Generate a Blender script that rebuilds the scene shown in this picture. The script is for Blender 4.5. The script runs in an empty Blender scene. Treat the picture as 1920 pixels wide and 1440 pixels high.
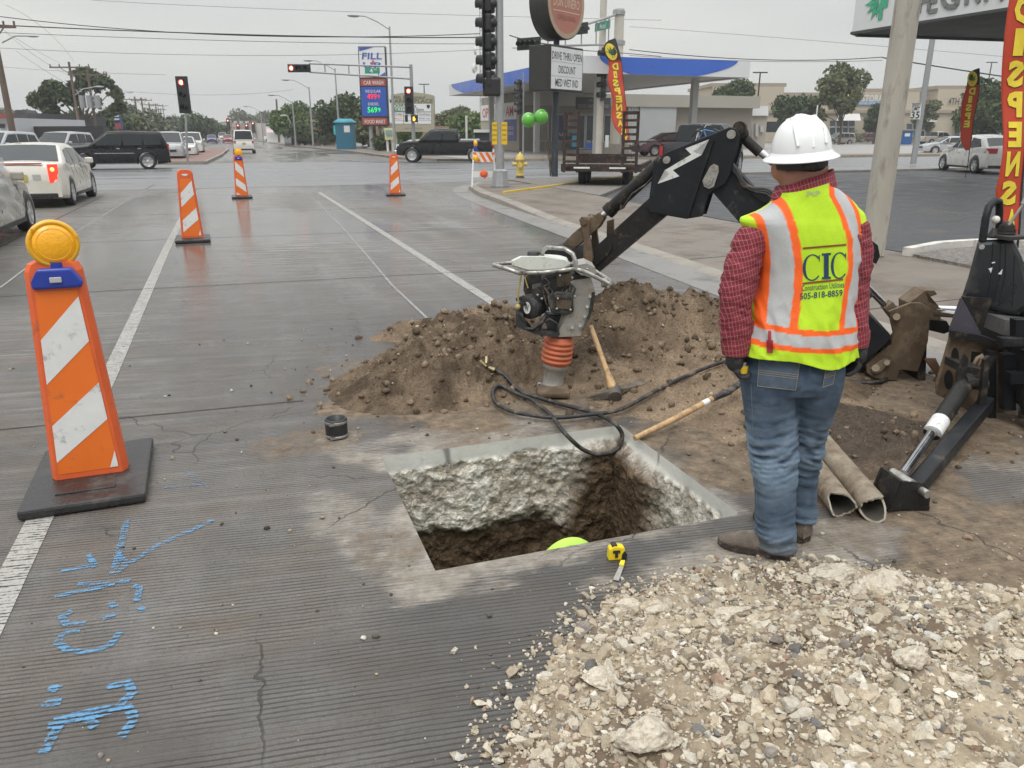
import bpy, bmesh, math, random
import numpy as np
from mathutils import Vector, Matrix
random.seed(7); RNG=np.random.default_rng(7)
S=bpy.context.scene; C=S.collection; PI=math.pi; R=math.radians
# ---------------- camera, sky, sun, exposure ----------------
FPX=1442.; PIT=math.atan(470/FPX); AZ=math.atan(535/math.hypot(FPX,470)); H=1.7
cd=bpy.data.cameras.new('camera'); cam=bpy.data.objects.new('camera',cd); C.objects.link(cam); S.camera=cam
cd.sensor_fit='HORIZONTAL'; cd.sensor_width=36; cd.lens=36*FPX/1920; cd.clip_end=3000; cd.clip_start=.05
cam.location=(0,0,H); cam.rotation_euler=(PI/2-PIT,0,-AZ)
S.view_settings.view_transform='Standard'; S.view_settings.look='None'; S.view_settings.exposure=0.17; S.view_settings.gamma=1
SUN_EL,SUN_AZ=R(58),R(215)
w=bpy.data.worlds.new('World'); S.world=w; w.use_nodes=True; nt=w.node_tree; nt.nodes.clear()
def nd(nt,t,**k):
    n=nt.nodes.new(t)
    for a,b in k.items():
        if a[0]=='i' and a[1:].isdigit(): n.inputs[int(a[1:])].default_value=b
        else: setattr(n,a,b)
    return n
def lk(nt,a,b): nt.links.new(a,b)
def ramp(nt,src,stops,interp='LINEAR'):
    r=nd(nt,'ShaderNodeValToRGB'); r.color_ramp.interpolation=interp; e=r.color_ramp.elements
    while len(e)<len(stops): e.new(.5)
    for q,(p,c) in zip(e,stops):
        q.position=p; q.color=(c,c,c,1) if not hasattr(c,'__len__') else (*c[:3],1)
    lk(nt,src,r.inputs[0]); return r.outputs[0]
sky=nd(nt,'ShaderNodeTexSky'); sky.sky_type='NISHITA'; sky.sun_disc=False; sky.sun_elevation=SUN_EL; sky.sun_rotation=SUN_AZ
sky.air_density=1; sky.dust_density=4
hs=nd(nt,'ShaderNodeHueSaturation'); hs.inputs['Saturation'].default_value=.15; hs.inputs['Value'].default_value=.10; lk(nt,sky.outputs[0],hs.inputs['Color'])
tc=nd(nt,'ShaderNodeTexCoord'); sp=nd(nt,'ShaderNodeSeparateXYZ'); lk(nt,tc.outputs['Generated'],sp.inputs[0])
grad=ramp(nt,sp.outputs[2],[(0,(.655,.665,.64)),(.12,(.665,.675,.66)),(.38,(.62,.64,.645)),(.62,(1.35,1.38,1.42)),(1,(2.1,2.15,2.2))])
mp=nd(nt,'ShaderNodeMapping'); mp.inputs['Scale'].default_value=(1.2,1.2,4.5); lk(nt,tc.outputs['Generated'],mp.inputs[0])
nz=nd(nt,'ShaderNodeTexNoise'); nz.inputs['Scale'].default_value=1.6; nz.inputs['Detail'].default_value=6; nz.inputs['Roughness'].default_value=.55; lk(nt,mp.outputs[0],nz.inputs['Vector'])
cl=ramp(nt,nz.outputs[0],[(.3,(.885,.90,.925)),(.5,(1,1,1)),(.72,(1.13,1.115,1.07))])
m1=nd(nt,'ShaderNodeMix',data_type='RGBA',blend_type='MULTIPLY'); m1.inputs[0].default_value=1; lk(nt,grad,m1.inputs[6]); lk(nt,cl,m1.inputs[7])
m2=nd(nt,'ShaderNodeMix',data_type='RGBA'); m2.inputs[0].default_value=.88; lk(nt,hs.outputs[0],m2.inputs[6]); lk(nt,m1.outputs[2],m2.inputs[7])
bg=nd(nt,'ShaderNodeBackground'); bg.inputs[1].default_value=1.0; lk(nt,m2.outputs[2],bg.inputs[0])
wo=nd(nt,'ShaderNodeOutputWorld'); lk(nt,bg.outputs[0],wo.inputs[0])
sd=bpy.data.lights.new('sun','SUN'); sd.energy=1.0; sd.angle=R(28); sd.color=(1,.97,.92)
so=bpy.data.objects.new('sun',sd); C.objects.link(so); so.location=(0,0,60)
so.rotation_euler=(PI/2-SUN_EL,0,PI-SUN_AZ)
try: S.cycles.use_denoising=True
except Exception: pass
# ---------------- photo measurement helpers (ray through a measured point meets a real plane) ----------------
ca,sa,cp,sn=math.cos(AZ),math.sin(AZ),math.cos(PIT),math.sin(PIT)
def ray(px,py):
    x=(px-960)/FPX; y=(720-py)/FPX
    return Vector((ca*x+sn*sa*y+cp*sa,-sa*x+sn*ca*y+cp*ca,cp*y-sn))
O=Vector((0,0,H))
def G(px,py,z=0): r=ray(px,py); return O+r*((z-H)/r.z)
def hit(px,py,P0,n): r=ray(px,py); return O+r*((Vector(P0)-O).dot(n)/r.dot(n))
def DV(px,py,D):
    r=ray(px,py); f=r.x*sa+r.y*ca; return O+r*(D/f)      # forward horizontal distance D
def gd(px,py):
    p=G(px,py); return p.x*sa+p.y*ca
CR=Vector((ca,-sa,0)); CF=Vector((sa,ca,0)); UZ=Vector((0,0,1))
# ---------------- noise ----------------
_T=RNG.random(65536)
def _h(i,j,k=0): return _T[((i*73856093)^(j*19349663)^(k*83492791))&65535]
def vn2(x,y):
    i=np.floor(x).astype(np.int64); j=np.floor(y).astype(np.int64); u=x-i; v=y-j; u=u*u*(3-2*u); v=v*v*(3-2*v)
    return (_h(i,j)*(1-u)+_h(i+1,j)*u)*(1-v)+(_h(i,j+1)*(1-u)+_h(i+1,j+1)*u)*v
def vn3(x,y,z):
    i=np.floor(x).astype(np.int64); j=np.floor(y).astype(np.int64); k=np.floor(z).astype(np.int64); u=x-i; v=y-j; t=z-k
    u=u*u*(3-2*u); v=v*v*(3-2*v); t=t*t*(3-2*t)
    def L(k): return (_h(i,j,k)*(1-u)+_h(i+1,j,k)*u)*(1-v)+(_h(i,j+1,k)*(1-u)+_h(i+1,j+1,k)*u)*v
    return L(k)*(1-t)+L(k+1)*t
def fbm(x,y,s,o=4,g=.5):
    a=1;t=0;n=0
    for q in range(o): t=t+a*vn2(x*s+q*17.3,y*s+q*9.1); n+=a; a*=g; s*=2.07
    return t/n
def fbm3(p,s,o=4,g=.5):
    a=1;t=0;n=0
    for q in range(o): t=t+a*vn3(p[:,0]*s+q*7.3,p[:,1]*s+q*5.1,p[:,2]*s+q*3.7); n+=a; a*=g; s*=2.07
    return t/n
def sstep(a,b,x): t=np.clip((x-a)/(b-a),0,1); return t*t*(3-2*t)
# ---------------- materials ----------------
MC={}
def mat(name,col,rough=.5,metal=0,var=.12,sc=6,bump=0,bsc=40,dirt=None,coat=0,emit=None,alpha=1,spec=.5,attr=None,trans=0,stretch=None,rv=.12):
    if name in MC: return MC[name]
    m=bpy.data.materials.new(name); m.use_nodes=True; nt=m.node_tree; b=nt.nodes['Principled BSDF']
    tc=nd(nt,'ShaderNodeTexCoord'); vec=tc.outputs['Object']
    if stretch:
        q=nd(nt,'ShaderNodeMapping'); q.inputs['Scale'].default_value=stretch; lk(nt,vec,q.inputs[0]); vec=q.outputs[0]
    n=nd(nt,'ShaderNodeTexNoise'); n.inputs['Scale'].default_value=sc; n.inputs['Detail'].default_value=5; n.inputs['Roughness'].default_value=.6; lk(nt,vec,n.inputs['Vector'])
    if attr:
        a=nd(nt,'ShaderNodeAttribute',attribute_name=attr); r=ramp(nt,n.outputs[0],[(.25,1-var),(.75,1+var)])
        x=nd(nt,'ShaderNodeMix',data_type='RGBA',blend_type='MULTIPLY'); x.inputs[0].default_value=1; lk(nt,a.outputs[0],x.inputs[6]); lk(nt,r,x.inputs[7]); c=x.outputs[2]
    else: c=ramp(nt,n.outputs[0],[(.25,[v*(1-var) for v in col]),(.75,[min(1,v*(1+var)) for v in col])])
    ro=ramp(nt,n.outputs[0],[(.3,max(0,rough-rv)),(.7,min(1,rough+rv))])
    if dirt:
        dc,amt,ds=dirt
        n2=nd(nt,'ShaderNodeTexNoise'); n2.inputs['Scale'].default_value=ds; n2.inputs['Detail'].default_value=8; n2.inputs['Roughness'].default_value=.7; lk(nt,vec,n2.inputs['Vector'])
        f=ramp(nt,n2.outputs[0],[(max(0,.62-amt*.4),0),(min(1,.78-amt*.3),1)])
        x=nd(nt,'ShaderNodeMix',data_type='RGBA'); lk(nt,f,x.inputs[0]); lk(nt,c,x.inputs[6]); x.inputs[7].default_value=(*dc,1); c=x.outputs[2]
        y=nd(nt,'ShaderNodeMix'); lk(nt,f,y.inputs[0]); lk(nt,ro,y.inputs[2]); y.inputs[3].default_value=.9; ro=y.outputs[0]
        if metal:
            z=nd(nt,'ShaderNodeMix'); lk(nt,f,z.inputs[0]); z.inputs[2].default_value=metal; z.inputs[3].default_value=0; lk(nt,z.outputs[0],b.inputs['Metallic'])
    lk(nt,c,b.inputs['Base Color']); lk(nt,ro,b.inputs['Roughness'])
    if not(dirt and metal): b.inputs['Metallic'].default_value=metal
    b.inputs['Coat Weight'].default_value=coat; b.inputs['Coat Roughness'].default_value=.08; b.inputs['Specular IOR Level'].default_value=spec
    b.inputs['Alpha'].default_value=alpha; b.inputs['Transmission Weight'].default_value=trans
    if emit: b.inputs['Emission Color'].default_value=(*emit[:3],1); b.inputs['Emission Strength'].default_value=emit[3]
    if bump:
        n3=nd(nt,'ShaderNodeTexNoise'); n3.inputs['Scale'].default_value=bsc; n3.inputs['Detail'].default_value=6; lk(nt,vec,n3.inputs['Vector'])
        bp=nd(nt,'ShaderNodeBump'); bp.inputs['Strength'].default_value=bump; bp.inputs['Distance'].default_value=.01; lk(nt,n3.outputs[0],bp.inputs['Height']); lk(nt,bp.outputs[0],b.inputs['Normal'])
    MC[name]=m; return m
# ---------------- mesh builder ----------------
class MB:
    def __init__(s): s.v=[]; s.f=[]; s.mi=[]; s.m=0; s.T=Matrix(); s.sm=[]; s.smooth=False; s.col=None; s.vc=[]
    def add(s,vs,fs,smooth=None):
        o=len(s.v); s.v+=[tuple(s.T@Vector(p)) for p in vs]; s.f+=[tuple(i+o for i in f) for f in fs]
        s.mi+=[s.m]*len(fs); s.sm+=[s.smooth if smooth is None else smooth]*len(fs)
        s.vc+=[s.col or (1,1,1)]*len(vs); return s
    def quad(s,*p): return s.add(p,[tuple(range(len(p)))])
    def box(s,c,d,rot=None,bev=0):
        x,y,z=[q/2 for q in d]; b=min(bev,x*.9,y*.9,z*.9)
        M=Matrix.Translation(c)@(rot.to_4x4() if rot else Matrix())
        if b<=0:
            vs=[(i*x,j*y,k*z) for i in(-1,1) for j in(-1,1) for k in(-1,1)]
            fs=[(0,1,3,2),(4,6,7,5),(0,4,5,1),(2,3,7,6),(0,2,6,4),(1,5,7,3)]
        else:
            bm=bmesh.new(); bmesh.ops.create_cube(bm,size=1); bmesh.ops.scale(bm,vec=(2*x,2*y,2*z),verts=bm.verts)
            bmesh.ops.bevel(bm,geom=list(bm.edges),offset=b,segments=2,affect='EDGES',profile=.5); bm.verts.index_update()
            vs=[v.co.copy() for v in bm.verts]; fs=[[v.index for v in f.verts] for f in bm.faces]; bm.free()
        return s.add([M@Vector(v) for v in vs],fs)
    def bar(s,a,b,w,h,up=UZ,bev=0):
        a=Vector(a);b=Vector(b);d=b-a;L=d.length
        if L<1e-6: return s
        d.normalize(); x=d.cross(up)
        if x.length<1e-3: x=d.cross(Vector((1,0,0)))
        x.normalize(); z=x.cross(d)
        return s.box((a+b)/2,(w,L,h),Matrix((x,d,z)).transposed(),bev)
    def tube(s,pts,r,n=8,caps=True,smooth=True):
        pts=[Vector(p) for p in pts]; m=len(pts); rs=r if hasattr(r,'__len__') else [r]*m; vs=[];fs=[]
        t0=(pts[1]-pts[0]).normalized(); u=t0.orthogonal().normalized()
        for i,p in enumerate(pts):
            t=(pts[min(i+1,m-1)]-pts[max(i-1,0)]); t=t.normalized() if t.length>1e-9 else t0
            u=(u-t*u.dot(t)); u=u.normalized() if u.length>1e-6 else t.orthogonal().normalized(); v=t.cross(u)
            for k in range(n): a=2*PI*k/n; vs.append(p+(u*math.cos(a)+v*math.sin(a))*rs[i])
        for i in range(m-1):
            for k in range(n): fs.append((i*n+k,i*n+(k+1)%n,(i+1)*n+(k+1)%n,(i+1)*n+k))
        s.add(vs,fs,smooth)
        if caps: s.add(vs[:n],[tuple(range(n))[::-1]],False); s.add(vs[-n:],[tuple(range(n))],False)
        return s
    def cyl(s,a,b,r,r2=None,n=16,caps=True): return s.tube([a,b],[r,r if r2 is None else r2],n,caps)
    def rings(s,rings,caps=True,smooth=True,closed=True):
        n=len(rings[0]); vs=[p for r in rings for p in r]; fs=[]
        for i in range(len(rings)-1):
            for k in range(n if closed else n-1): fs.append((i*n+k,i*n+(k+1)%n,(i+1)*n+(k+1)%n,(i+1)*n+k))
        s.add(vs,fs,smooth)
        if caps and closed: s.add(rings[0],[tuple(range(n))[::-1]],False); s.add(rings[-1],[tuple(range(n))],False)
        return s
    def lathe(s,prof,c=(0,0,0),axis=UZ,n=24,smooth=True,caps=True):
        ax=Vector(axis).normalized(); u=ax.orthogonal().normalized(); v=ax.cross(u); c=Vector(c)
        return s.rings([[c+ax*z+(u*math.cos(2*PI*k/n)+v*math.sin(2*PI*k/n))*r for k in range(n)] for r,z in prof],caps,smooth)
    def prism(s,poly,d,smooth=False):
        "poly: list of 3d points (planar), d: thickness vector"
        d=Vector(d); a=[Vector(p) for p in poly]; n=len(a); b=[p+d for p in a]
        nn=Vector((0,0,0))
        for i in range(n): nn+=a[i].cross(a[(i+1)%n])
        if nn.dot(d)<0: a.reverse(); b.reverse()
        bm=bmesh.new(); va=[bm.verts.new(p) for p in a]; f=bm.faces.new(va); bm.verts.index_update()
        r=bmesh.ops.triangulate(bm,faces=[f]); tr=[[v.index for v in q.verts] for q in bm.faces]; bm.free()
        s.add(a+b,[t[::-1] for t in tr]+[tuple(i+n for i in t) for t in tr]+[(i,(i+1)%n,n+(i+1)%n,n+i) for i in range(n)],smooth); return s
    def ell(s,c,r,n=16,m=10,noise=0,ns=5):
        c=Vector(c); r=(r,r,r) if not hasattr(r,'__len__') else r; R_=[]
        for i in range(m+1):
            t=-PI/2+PI*i/m; R_.append([c+Vector((r[0]*math.cos(t)*math.cos(2*PI*k/n),r[1]*math.cos(t)*math.sin(2*PI*k/n),r[2]*math.sin(t))) for k in range(n)])
        return s.rings(R_,False,True)
    def build(s,name,m,parent=None,world=True,smooth=None,cols=False):
        me=bpy.data.meshes.new(name); vs=s.v
        if parent is not None and world:
            I=parent_matrix(parent).inverted(); vs=[tuple(I@Vector(p)) for p in vs]
        me.from_pydata(vs,[],s.f)
        ms=m if isinstance(m,(list,tuple)) else [m]
        for q in ms: me.materials.append(q)
        if len(ms)>1: me.polygons.foreach_set('material_index',s.mi)
        me.polygons.foreach_set('use_smooth',[bool(x) for x in (s.sm if smooth is None else [smooth]*len(s.f))])
        if cols:
            a=me.color_attributes.new('Col','FLOAT_COLOR','POINT'); a.data.foreach_set('color',np.array([(*c,1) for c in s.vc],dtype=np.float32).ravel())
        me.update(); o=bpy.data.objects.new(name,me); C.objects.link(o)
        if parent is not None: o.parent=parent
        return o
def parent_matrix(p):
    M=Matrix.LocRotScale(p.location,p.rotation_euler,p.scale)
    return parent_matrix(p.parent)@M if p.parent else M
def npmesh(name,v,f,m,parent=None,smooth=True,cols=None,attrs=None):
    me=bpy.data.meshes.new(name); v=np.asarray(v,dtype=np.float32); f=np.asarray(f,dtype=np.int32); k=f.shape[1]
    me.vertices.add(len(v)); me.vertices.foreach_set('co',v.ravel()); me.loops.add(f.size); me.loops.foreach_set('vertex_index',f.ravel())
    me.polygons.add(len(f)); me.polygons.foreach_set('loop_start',np.arange(0,f.size,k,dtype=np.int32)); me.polygons.foreach_set('loop_total',np.full(len(f),k,dtype=np.int32))
    me.polygons.foreach_set('use_smooth',np.full(len(f),smooth)); me.update(calc_edges=True)
    for nm,a in (attrs or {}).items():
        q=me.color_attributes.new(nm,'FLOAT_COLOR','POINT'); q.data.foreach_set('color',np.c_[a,np.ones(len(a))].astype(np.float32).ravel())
    for q in (m if isinstance(m,(list,tuple)) else [m]): me.materials.append(q)
    me.validate(); o=bpy.data.objects.new(name,me); C.objects.link(o)
    if parent is not None: o.parent=parent
    return o
def gridf(nx,ny):
    i=np.arange(nx-1)[None,:]; j=np.arange(ny-1)[:,None]; a=j*nx+i
    return np.stack([a,a+1,a+1+nx,a+nx],-1).reshape(-1,4)
def tag(o,label,cat,group=None,kind=None):
    if label: o['label']=label
    if cat: o['category']=cat
    if group: o['group']=group
    if kind: o['kind']=kind
    return o
def struct(o): o['kind']='structure'; return o
def thing(name,label,cat,loc=(0,0,0),rz=0,group=None):
    o=bpy.data.objects.new(name,None); C.objects.link(o); o.location=loc; o.rotation_euler=(0,0,rz); o.empty_display_size=.1
    return tag(o,label,cat,group)
def dup(o,loc,rz=None,label=None,parent=None):
    c=o.copy(); C.objects.link(c)
    if parent is None:
        c.location=loc
        if rz is not None: c.rotation_euler=(0,0,rz)
        if label: c['label']=label
    else: c.parent=parent
    for ch in list(o.children): dup(ch,None,None,None,c)
    return c
def text_mesh(s,bold=0,res=2):
    cu=bpy.data.curves.new('t','FONT'); cu.body=s; cu.size=1; cu.resolution_u=res; cu.offset=bold; cu.align_x='LEFT'
    ob=bpy.data.objects.new('t',cu); C.objects.link(ob); me=bpy.data.meshes.new_from_object(ob)
    v=[q.co.copy() for q in me.vertices]; f=[tuple(p.vertices) for p in me.polygons]
    bpy.data.objects.remove(ob); bpy.data.meshes.remove(me); return v,f
def letter(mb,s,o,r,u,h,wd=None,bold=.02,center=True,slant=0,cap=None):
    "flat lettering: o centre (or left) of baseline-mid, r right vec, u up vec, h cap height"
    v,f=text_mesh(s,bold*.35)
    if not v: return mb
    x0=min(p.x for p in v); x1=max(p.x for p in v); y0=0 if cap else min(p.y for p in v); y1=cap or max(p.y for p in v)
    k=h/(y1-y0); kx=k if wd is None else wd/(x1-x0); o=Vector(o); r=Vector(r).normalized(); u=Vector(u).normalized(); cx=(x0+x1)/2 if center else x0
    return mb.add([o+r*((p.x-cx)*kx+slant*(p.y-y0)*k)+u*((p.y-(y0+y1)/2)*k) for p in v],f)
# ================= GROUND =================
HX0,HX1,HY0,HY1=.62,2.09,2.70,3.93
def lines(segs):
    out=[segs[0][0]]
    for a,b,st in segs:
        n=max(1,int(round((b-a)/st))); out+=list(a+(b-a)*(np.arange(n)+1)/n)
    return np.array(out)
gx=lines([(-1500,-300,400),(-300,-40,60),(-40,-6,4),(-6,-2,.2),(-2,HX0,.035),(HX0,HX1,.035),(HX1,5,.035),(5,8,.12),(8,40,4),(40,300,60),(300,1500,400)])
gy=lines([(-600,-20,200),(-20,0,2),(0,.8,.2),(.8,HY0,.035),(HY0,HY1,.035),(HY1,9,.05),(9,20,.2),(20,100,4),(100,400,50),(400,2500,400)])
X,Y=np.meshgrid(gx,gy); V=np.c_[X.ravel(),Y.ravel(),np.zeros(X.size)]
F=gridf(len(gx),len(gy)); cx=V[F].mean(1); keep=~((cx[:,0]>HX0)&(cx[:,0]<HX1)&(cx[:,1]>HY0)&(cx[:,1]<HY1))
def box_d(x,y,x0,x1,y0,y1):
    dx=np.maximum(np.maximum(x0-x,x-x1),0); dy=np.maximum(np.maximum(y0-y,y-y1),0); return np.hypot(dx,dy)
def gmask(x,y):
    n=fbm(x,y,1.7,5); n2=fbm(x+9,y+3,5.,4); d=box_d(x,y,HX0,HX1,HY0,HY1)
    soil=np.zeros_like(x)
    for (a,b,rx,ry,h) in [(2.2,5.3,2.1,1.15,1.),(3.4,3.9,1.9,1.3,1.),(2.9,3.2,.9,.9,.95),(3.2,1.8,1.7,.6,.85),(1.6,1.3,.9,.5,.6),(.25,4.3,.35,.25,.5),(.45,2.95,.2,.25,.4),(2.4,2.4,.5,.3,.45)]:
        q=np.sqrt(((x-a)/rx)**2+((y-b)/ry)**2); soil=np.maximum(soil,h*sstep(1.25,.55,q+(n-.5)*1.1))
    dust=sstep(.34,.0,d+(n-.5)*.6+(n2-.5)*.3)*.75
    for (a,b,rx,ry,h) in [(.43,4.28,.16,.12,1.),(3.9,2.75,.6,.5,.6),(.35,3.2,.25,.5,.6),(2.0,2.35,1.0,.3,.8),(1.4,4.15,1.4,.2,.7),(-.95,3.3,.35,.3,.25),(2.6,1.95,.7,.25,.5)]:
        q=np.sqrt(((x-a)/rx)**2+((y-b)/ry)**2); dust=np.maximum(dust,h*sstep(1.3,.4,q+(n2-.5)*1.0+(n-.5)*.6))
    wet=fbm(x+31,y*.35+7,.55,4)
    for (a,b,rx,ry,h) in [(.55,1.9,.9,.7,.62),(-.6,1.7,1.2,.6,.4),(2.3,6.9,1.6,.8,.3),(1.0,2.45,.5,.25,.5)]: q=np.sqrt(((x-a)/rx)**2+((y-b)/ry)**2); wet=wet+h*sstep(1.4,.3,q+(n-.5)*1.3)*.6
    return np.clip(np.c_[soil,dust,wet],0,1)
gm=bpy.data.materials.new('tined_concrete'); gm.use_nodes=True; nt=gm.node_tree; b=nt.nodes['Principled BSDF']
def N(nt,sc,det,ro,vec,dist=0):
    n=nd(nt,'ShaderNodeTexNoise'); n.inputs['Scale'].default_value=sc; n.inputs['Detail'].default_value=det; n.inputs['Roughness'].default_value=ro; n.inputs['Distortion'].default_value=dist; lk(nt,vec,n.inputs['Vector']); return n.outputs[0]
def MA(nt,op,a,b_=None,cl=False):
    n=nd(nt,'ShaderNodeMath',operation=op); n.use_clamp=cl
    for i,q in enumerate((a,b_)):
        if q is None: continue
        if hasattr(q,'links'): lk(nt,q,n.inputs[i])
        else: n.inputs[i].default_value=q
    return n.outputs[0]
def MX(nt,f,a,b_,mode='MIX'):
    n=nd(nt,'ShaderNodeMix',data_type='RGBA',blend_type=mode)
    for i,q in ((0,f),(6,a),(7,b_)):
        if hasattr(q,'links'): lk(nt,q,n.inputs[i])
        else: n.inputs[i].default_value=q if i==0 else (*q,1)
    return n.outputs[2]
def MR(nt,v,a,b_,c=0,d=1):
    n=nd(nt,'ShaderNodeMapRange'); lk(nt,v,n.inputs[0])
    for i,q in enumerate((a,b_,c,d)): n.inputs[i+1].default_value=q
    return n.outputs[0]
tc=nd(nt,'ShaderNodeTexCoord'); vec=tc.outputs['Object']
ga,gb=G(700,1400),G(800,1384); gang=math.atan2(gb.y-ga.y,gb.x-ga.x)
mp=nd(nt,'ShaderNodeMapping'); mp.inputs['Rotation'].default_value=(0,0,-gang); lk(nt,vec,mp.inputs[0])
ms=nd(nt,'ShaderNodeMapping'); ms.inputs['Scale'].default_value=(.7,9,1); lk(nt,mp.outputs[0],ms.inputs[0])
sx=nd(nt,'ShaderNodeSeparateXYZ'); lk(nt,mp.outputs[0],sx.inputs[0]); wx=nd(nt,'ShaderNodeSeparateXYZ'); lk(nt,vec,wx.inputs[0])
big=N(nt,.45,6,.6,vec); mid=N(nt,2.6,8,.65,vec); fine=N(nt,55,6,.75,vec); streak=N(nt,1.3,7,.7,ms.outputs[0])
wob=N(nt,3.5,3,.5,vec)
ph=MA(nt,'ADD',MA(nt,'MULTIPLY',sx.outputs[1],2*PI/.0225),MA(nt,'MULTIPLY',wob,5.0))
gr=MA(nt,'SINE',ph); gr=MR(nt,gr,-.95,-.1)                    # 0 in the groove, 1 on the land
fade=MR(nt,wx.outputs[1],5,13,1,.0); wear=MR(nt,N(nt,1.1,6,.65,ms.outputs[0]),.32,.5); wear2=MR(nt,N(nt,5,5,.6,vec),.3,.55,.30,1)
gs=MA(nt,'MULTIPLY',MA(nt,'MULTIPLY',fade,wear),wear2)
at=nd(nt,'ShaderNodeAttribute',attribute_name='mask'); am=nd(nt,'ShaderNodeSeparateColor'); lk(nt,at.outputs[0],am.inputs[0]); soil,dust,wet=am.outputs
c=MX(nt,MR(nt,big,.35,.65),(.082,.077,.070),(.155,.148,.138))
lt_=nd(nt,'ShaderNodeMapping'); lt_.inputs['Scale'].default_value=(1.1,.10,1); lk(nt,vec,lt_.inputs[0]); trk=N(nt,1.6,6,.65,lt_.outputs[0]); c=MX(nt,MR(nt,trk,.50,.70,0,.55),c,(.235,.23,.222)); c=MX(nt,MR(nt,trk,.45,.30,0,.5),c,(.065,.06,.056))
c=MX(nt,MR(nt,mid,.38,.66,0,.8),c,(.135,.108,.082))
c=MX(nt,MA(nt,'MULTIPLY',MR(nt,streak,.50,.72,0,.75),MR(nt,wx.outputs[1],2.5,8,.35,1)),c,(.26,.25,.235))
sp2=N(nt,190,3,.6,vec); c=MX(nt,MR(nt,sp2,.62,.70,0,.75),c,(.33,.31,.28)); c=MX(nt,MR(nt,sp2,.40,.30,0,.7),c,(.035,.032,.029))
c=MX(nt,MR(nt,fine,.30,.48,.85,0),c,(.05,.046,.042))
c=MX(nt,MR(nt,fine,.66,.76,0,.7),c,(.38,.36,.33))
tire=MR(nt,N(nt,.9,4,.5,vec),.52,.7,0,.45); c=MX(nt,tire,c,(.09,.088,.088))
c=MX(nt,MA(nt,'MULTIPLY',MA(nt,'MULTIPLY',MA(nt,'SUBTRACT',1.0,gr),gs),.80),c,(.030,.026,.023))
# damp patches darken the concrete, then dust, soil
c=MX(nt,MR(nt,MA(nt,'ADD',wet,MA(nt,'MULTIPLY',MA(nt,'SUBTRACT',mid,.5),.5)),.50,.80,0,.55),c,(.035,.032,.029))
dn=MA(nt,'ADD',dust,MA(nt,'MULTIPLY',MA(nt,'SUBTRACT',N(nt,9,10,.8,ms.outputs[0]),.5),1.6)); df=MR(nt,dn,.44,.74,0,.60)
dustc=MX(nt,MR(nt,N(nt,14,6,.7,vec),.35,.65),(.24,.195,.14),(.47,.43,.37)); c=MX(nt,df,c,dustc)
sn_=MA(nt,'ADD',soil,MA(nt,'MULTIPLY',MA(nt,'SUBTRACT',N(nt,6,10,.78,vec),.5),1.3)); sf=MR(nt,sn_,.30,.62,0,.96)
soilc=MX(nt,MR(nt,N(nt,11,8,.75,vec),.35,.65),(.075,.053,.034),(.25,.185,.12)); c=MX(nt,sf,c,soilc)
# rusty spots near the pit
rs=MR(nt,N(nt,3.1,6,.7,vec,.4),.68,.75,0,.45); rs=MA(nt,'MULTIPLY',rs,MR(nt,wx.outputs[1],7,4)); c=MX(nt,rs,c,(.26,.13,.06))
# cracks
vo=nd(nt,'ShaderNodeTexVoronoi',feature='DISTANCE_TO_EDGE'); vo.inputs['Scale'].default_value=1.15
dv=nd(nt,'ShaderNodeMix',data_type='VECTOR'); dv.inputs[0].default_value=.12; lk(nt,vec,dv.inputs[4]); nn=nd(nt,'ShaderNodeTexNoise'); nn.inputs['Scale'].default_value=6; nn.inputs['Detail'].default_value=5; lk(nt,vec,nn.inputs['Vector']); lk(nt,nn.outputs[1],dv.inputs[5]); lk(nt,dv.outputs[1],vo.inputs['Vector'])
cr=MA(nt,'MULTIPLY',MR(nt,vo.outputs[0],.0015,.005,1,0),MR(nt,N(nt,.8,3,.5,vec),.5,.56)); c=MX(nt,MA(nt,'MULTIPLY',cr,.8),c,(.03,.028,.026))
lk(nt,c,b.inputs['Base Color'])
wr=MR(nt,MA(nt,'ADD',wet,MA(nt,'MULTIPLY',MA(nt,'SUBTRACT',streak,.5),.7)),.34,.60,.62,.16)
wn=MX(nt,sf,wr,(.85,.85,.85)); wn=MX(nt,df,wn,(.9,.9,.9))
wf=MX(nt,MR(nt,wx.outputs[1],2.5,9,.5,0),wn,(.8,.8,.8)); lk(nt,wf,b.inputs['Roughness']); b.inputs['Specular IOR Level'].default_value=.5
hgt=MA(nt,'ADD',MA(nt,'MULTIPLY',MA(nt,'MULTIPLY',gr,gs),.55),MA(nt,'ADD',MA(nt,'MULTIPLY',fine,.5),MA(nt,'MULTIPLY',mid,.4)))
hgt=MA(nt,'SUBTRACT',hgt,MA(nt,'MULTIPLY',cr,.6)); hgt=MA(nt,'ADD',hgt,MA(nt,'MULTIPLY',sf,MA(nt,'MULTIPLY',N(nt,22,8,.7,vec),1.8)))
bp=nd(nt,'ShaderNodeBump'); bp.inputs['Distance'].default_value=.008; lk(nt,MR(nt,wx.outputs[1],4,14,.75,.10),bp.inputs['Strength']); lk(nt,hgt,bp.inputs['Height']); lk(nt,bp.outputs[0],b.inputs['Normal'])
gnd=npmesh('road',V,F[keep],gm,attrs={'mask':gmask(V[:,0],V[:,1])}); struct(gnd)

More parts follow.
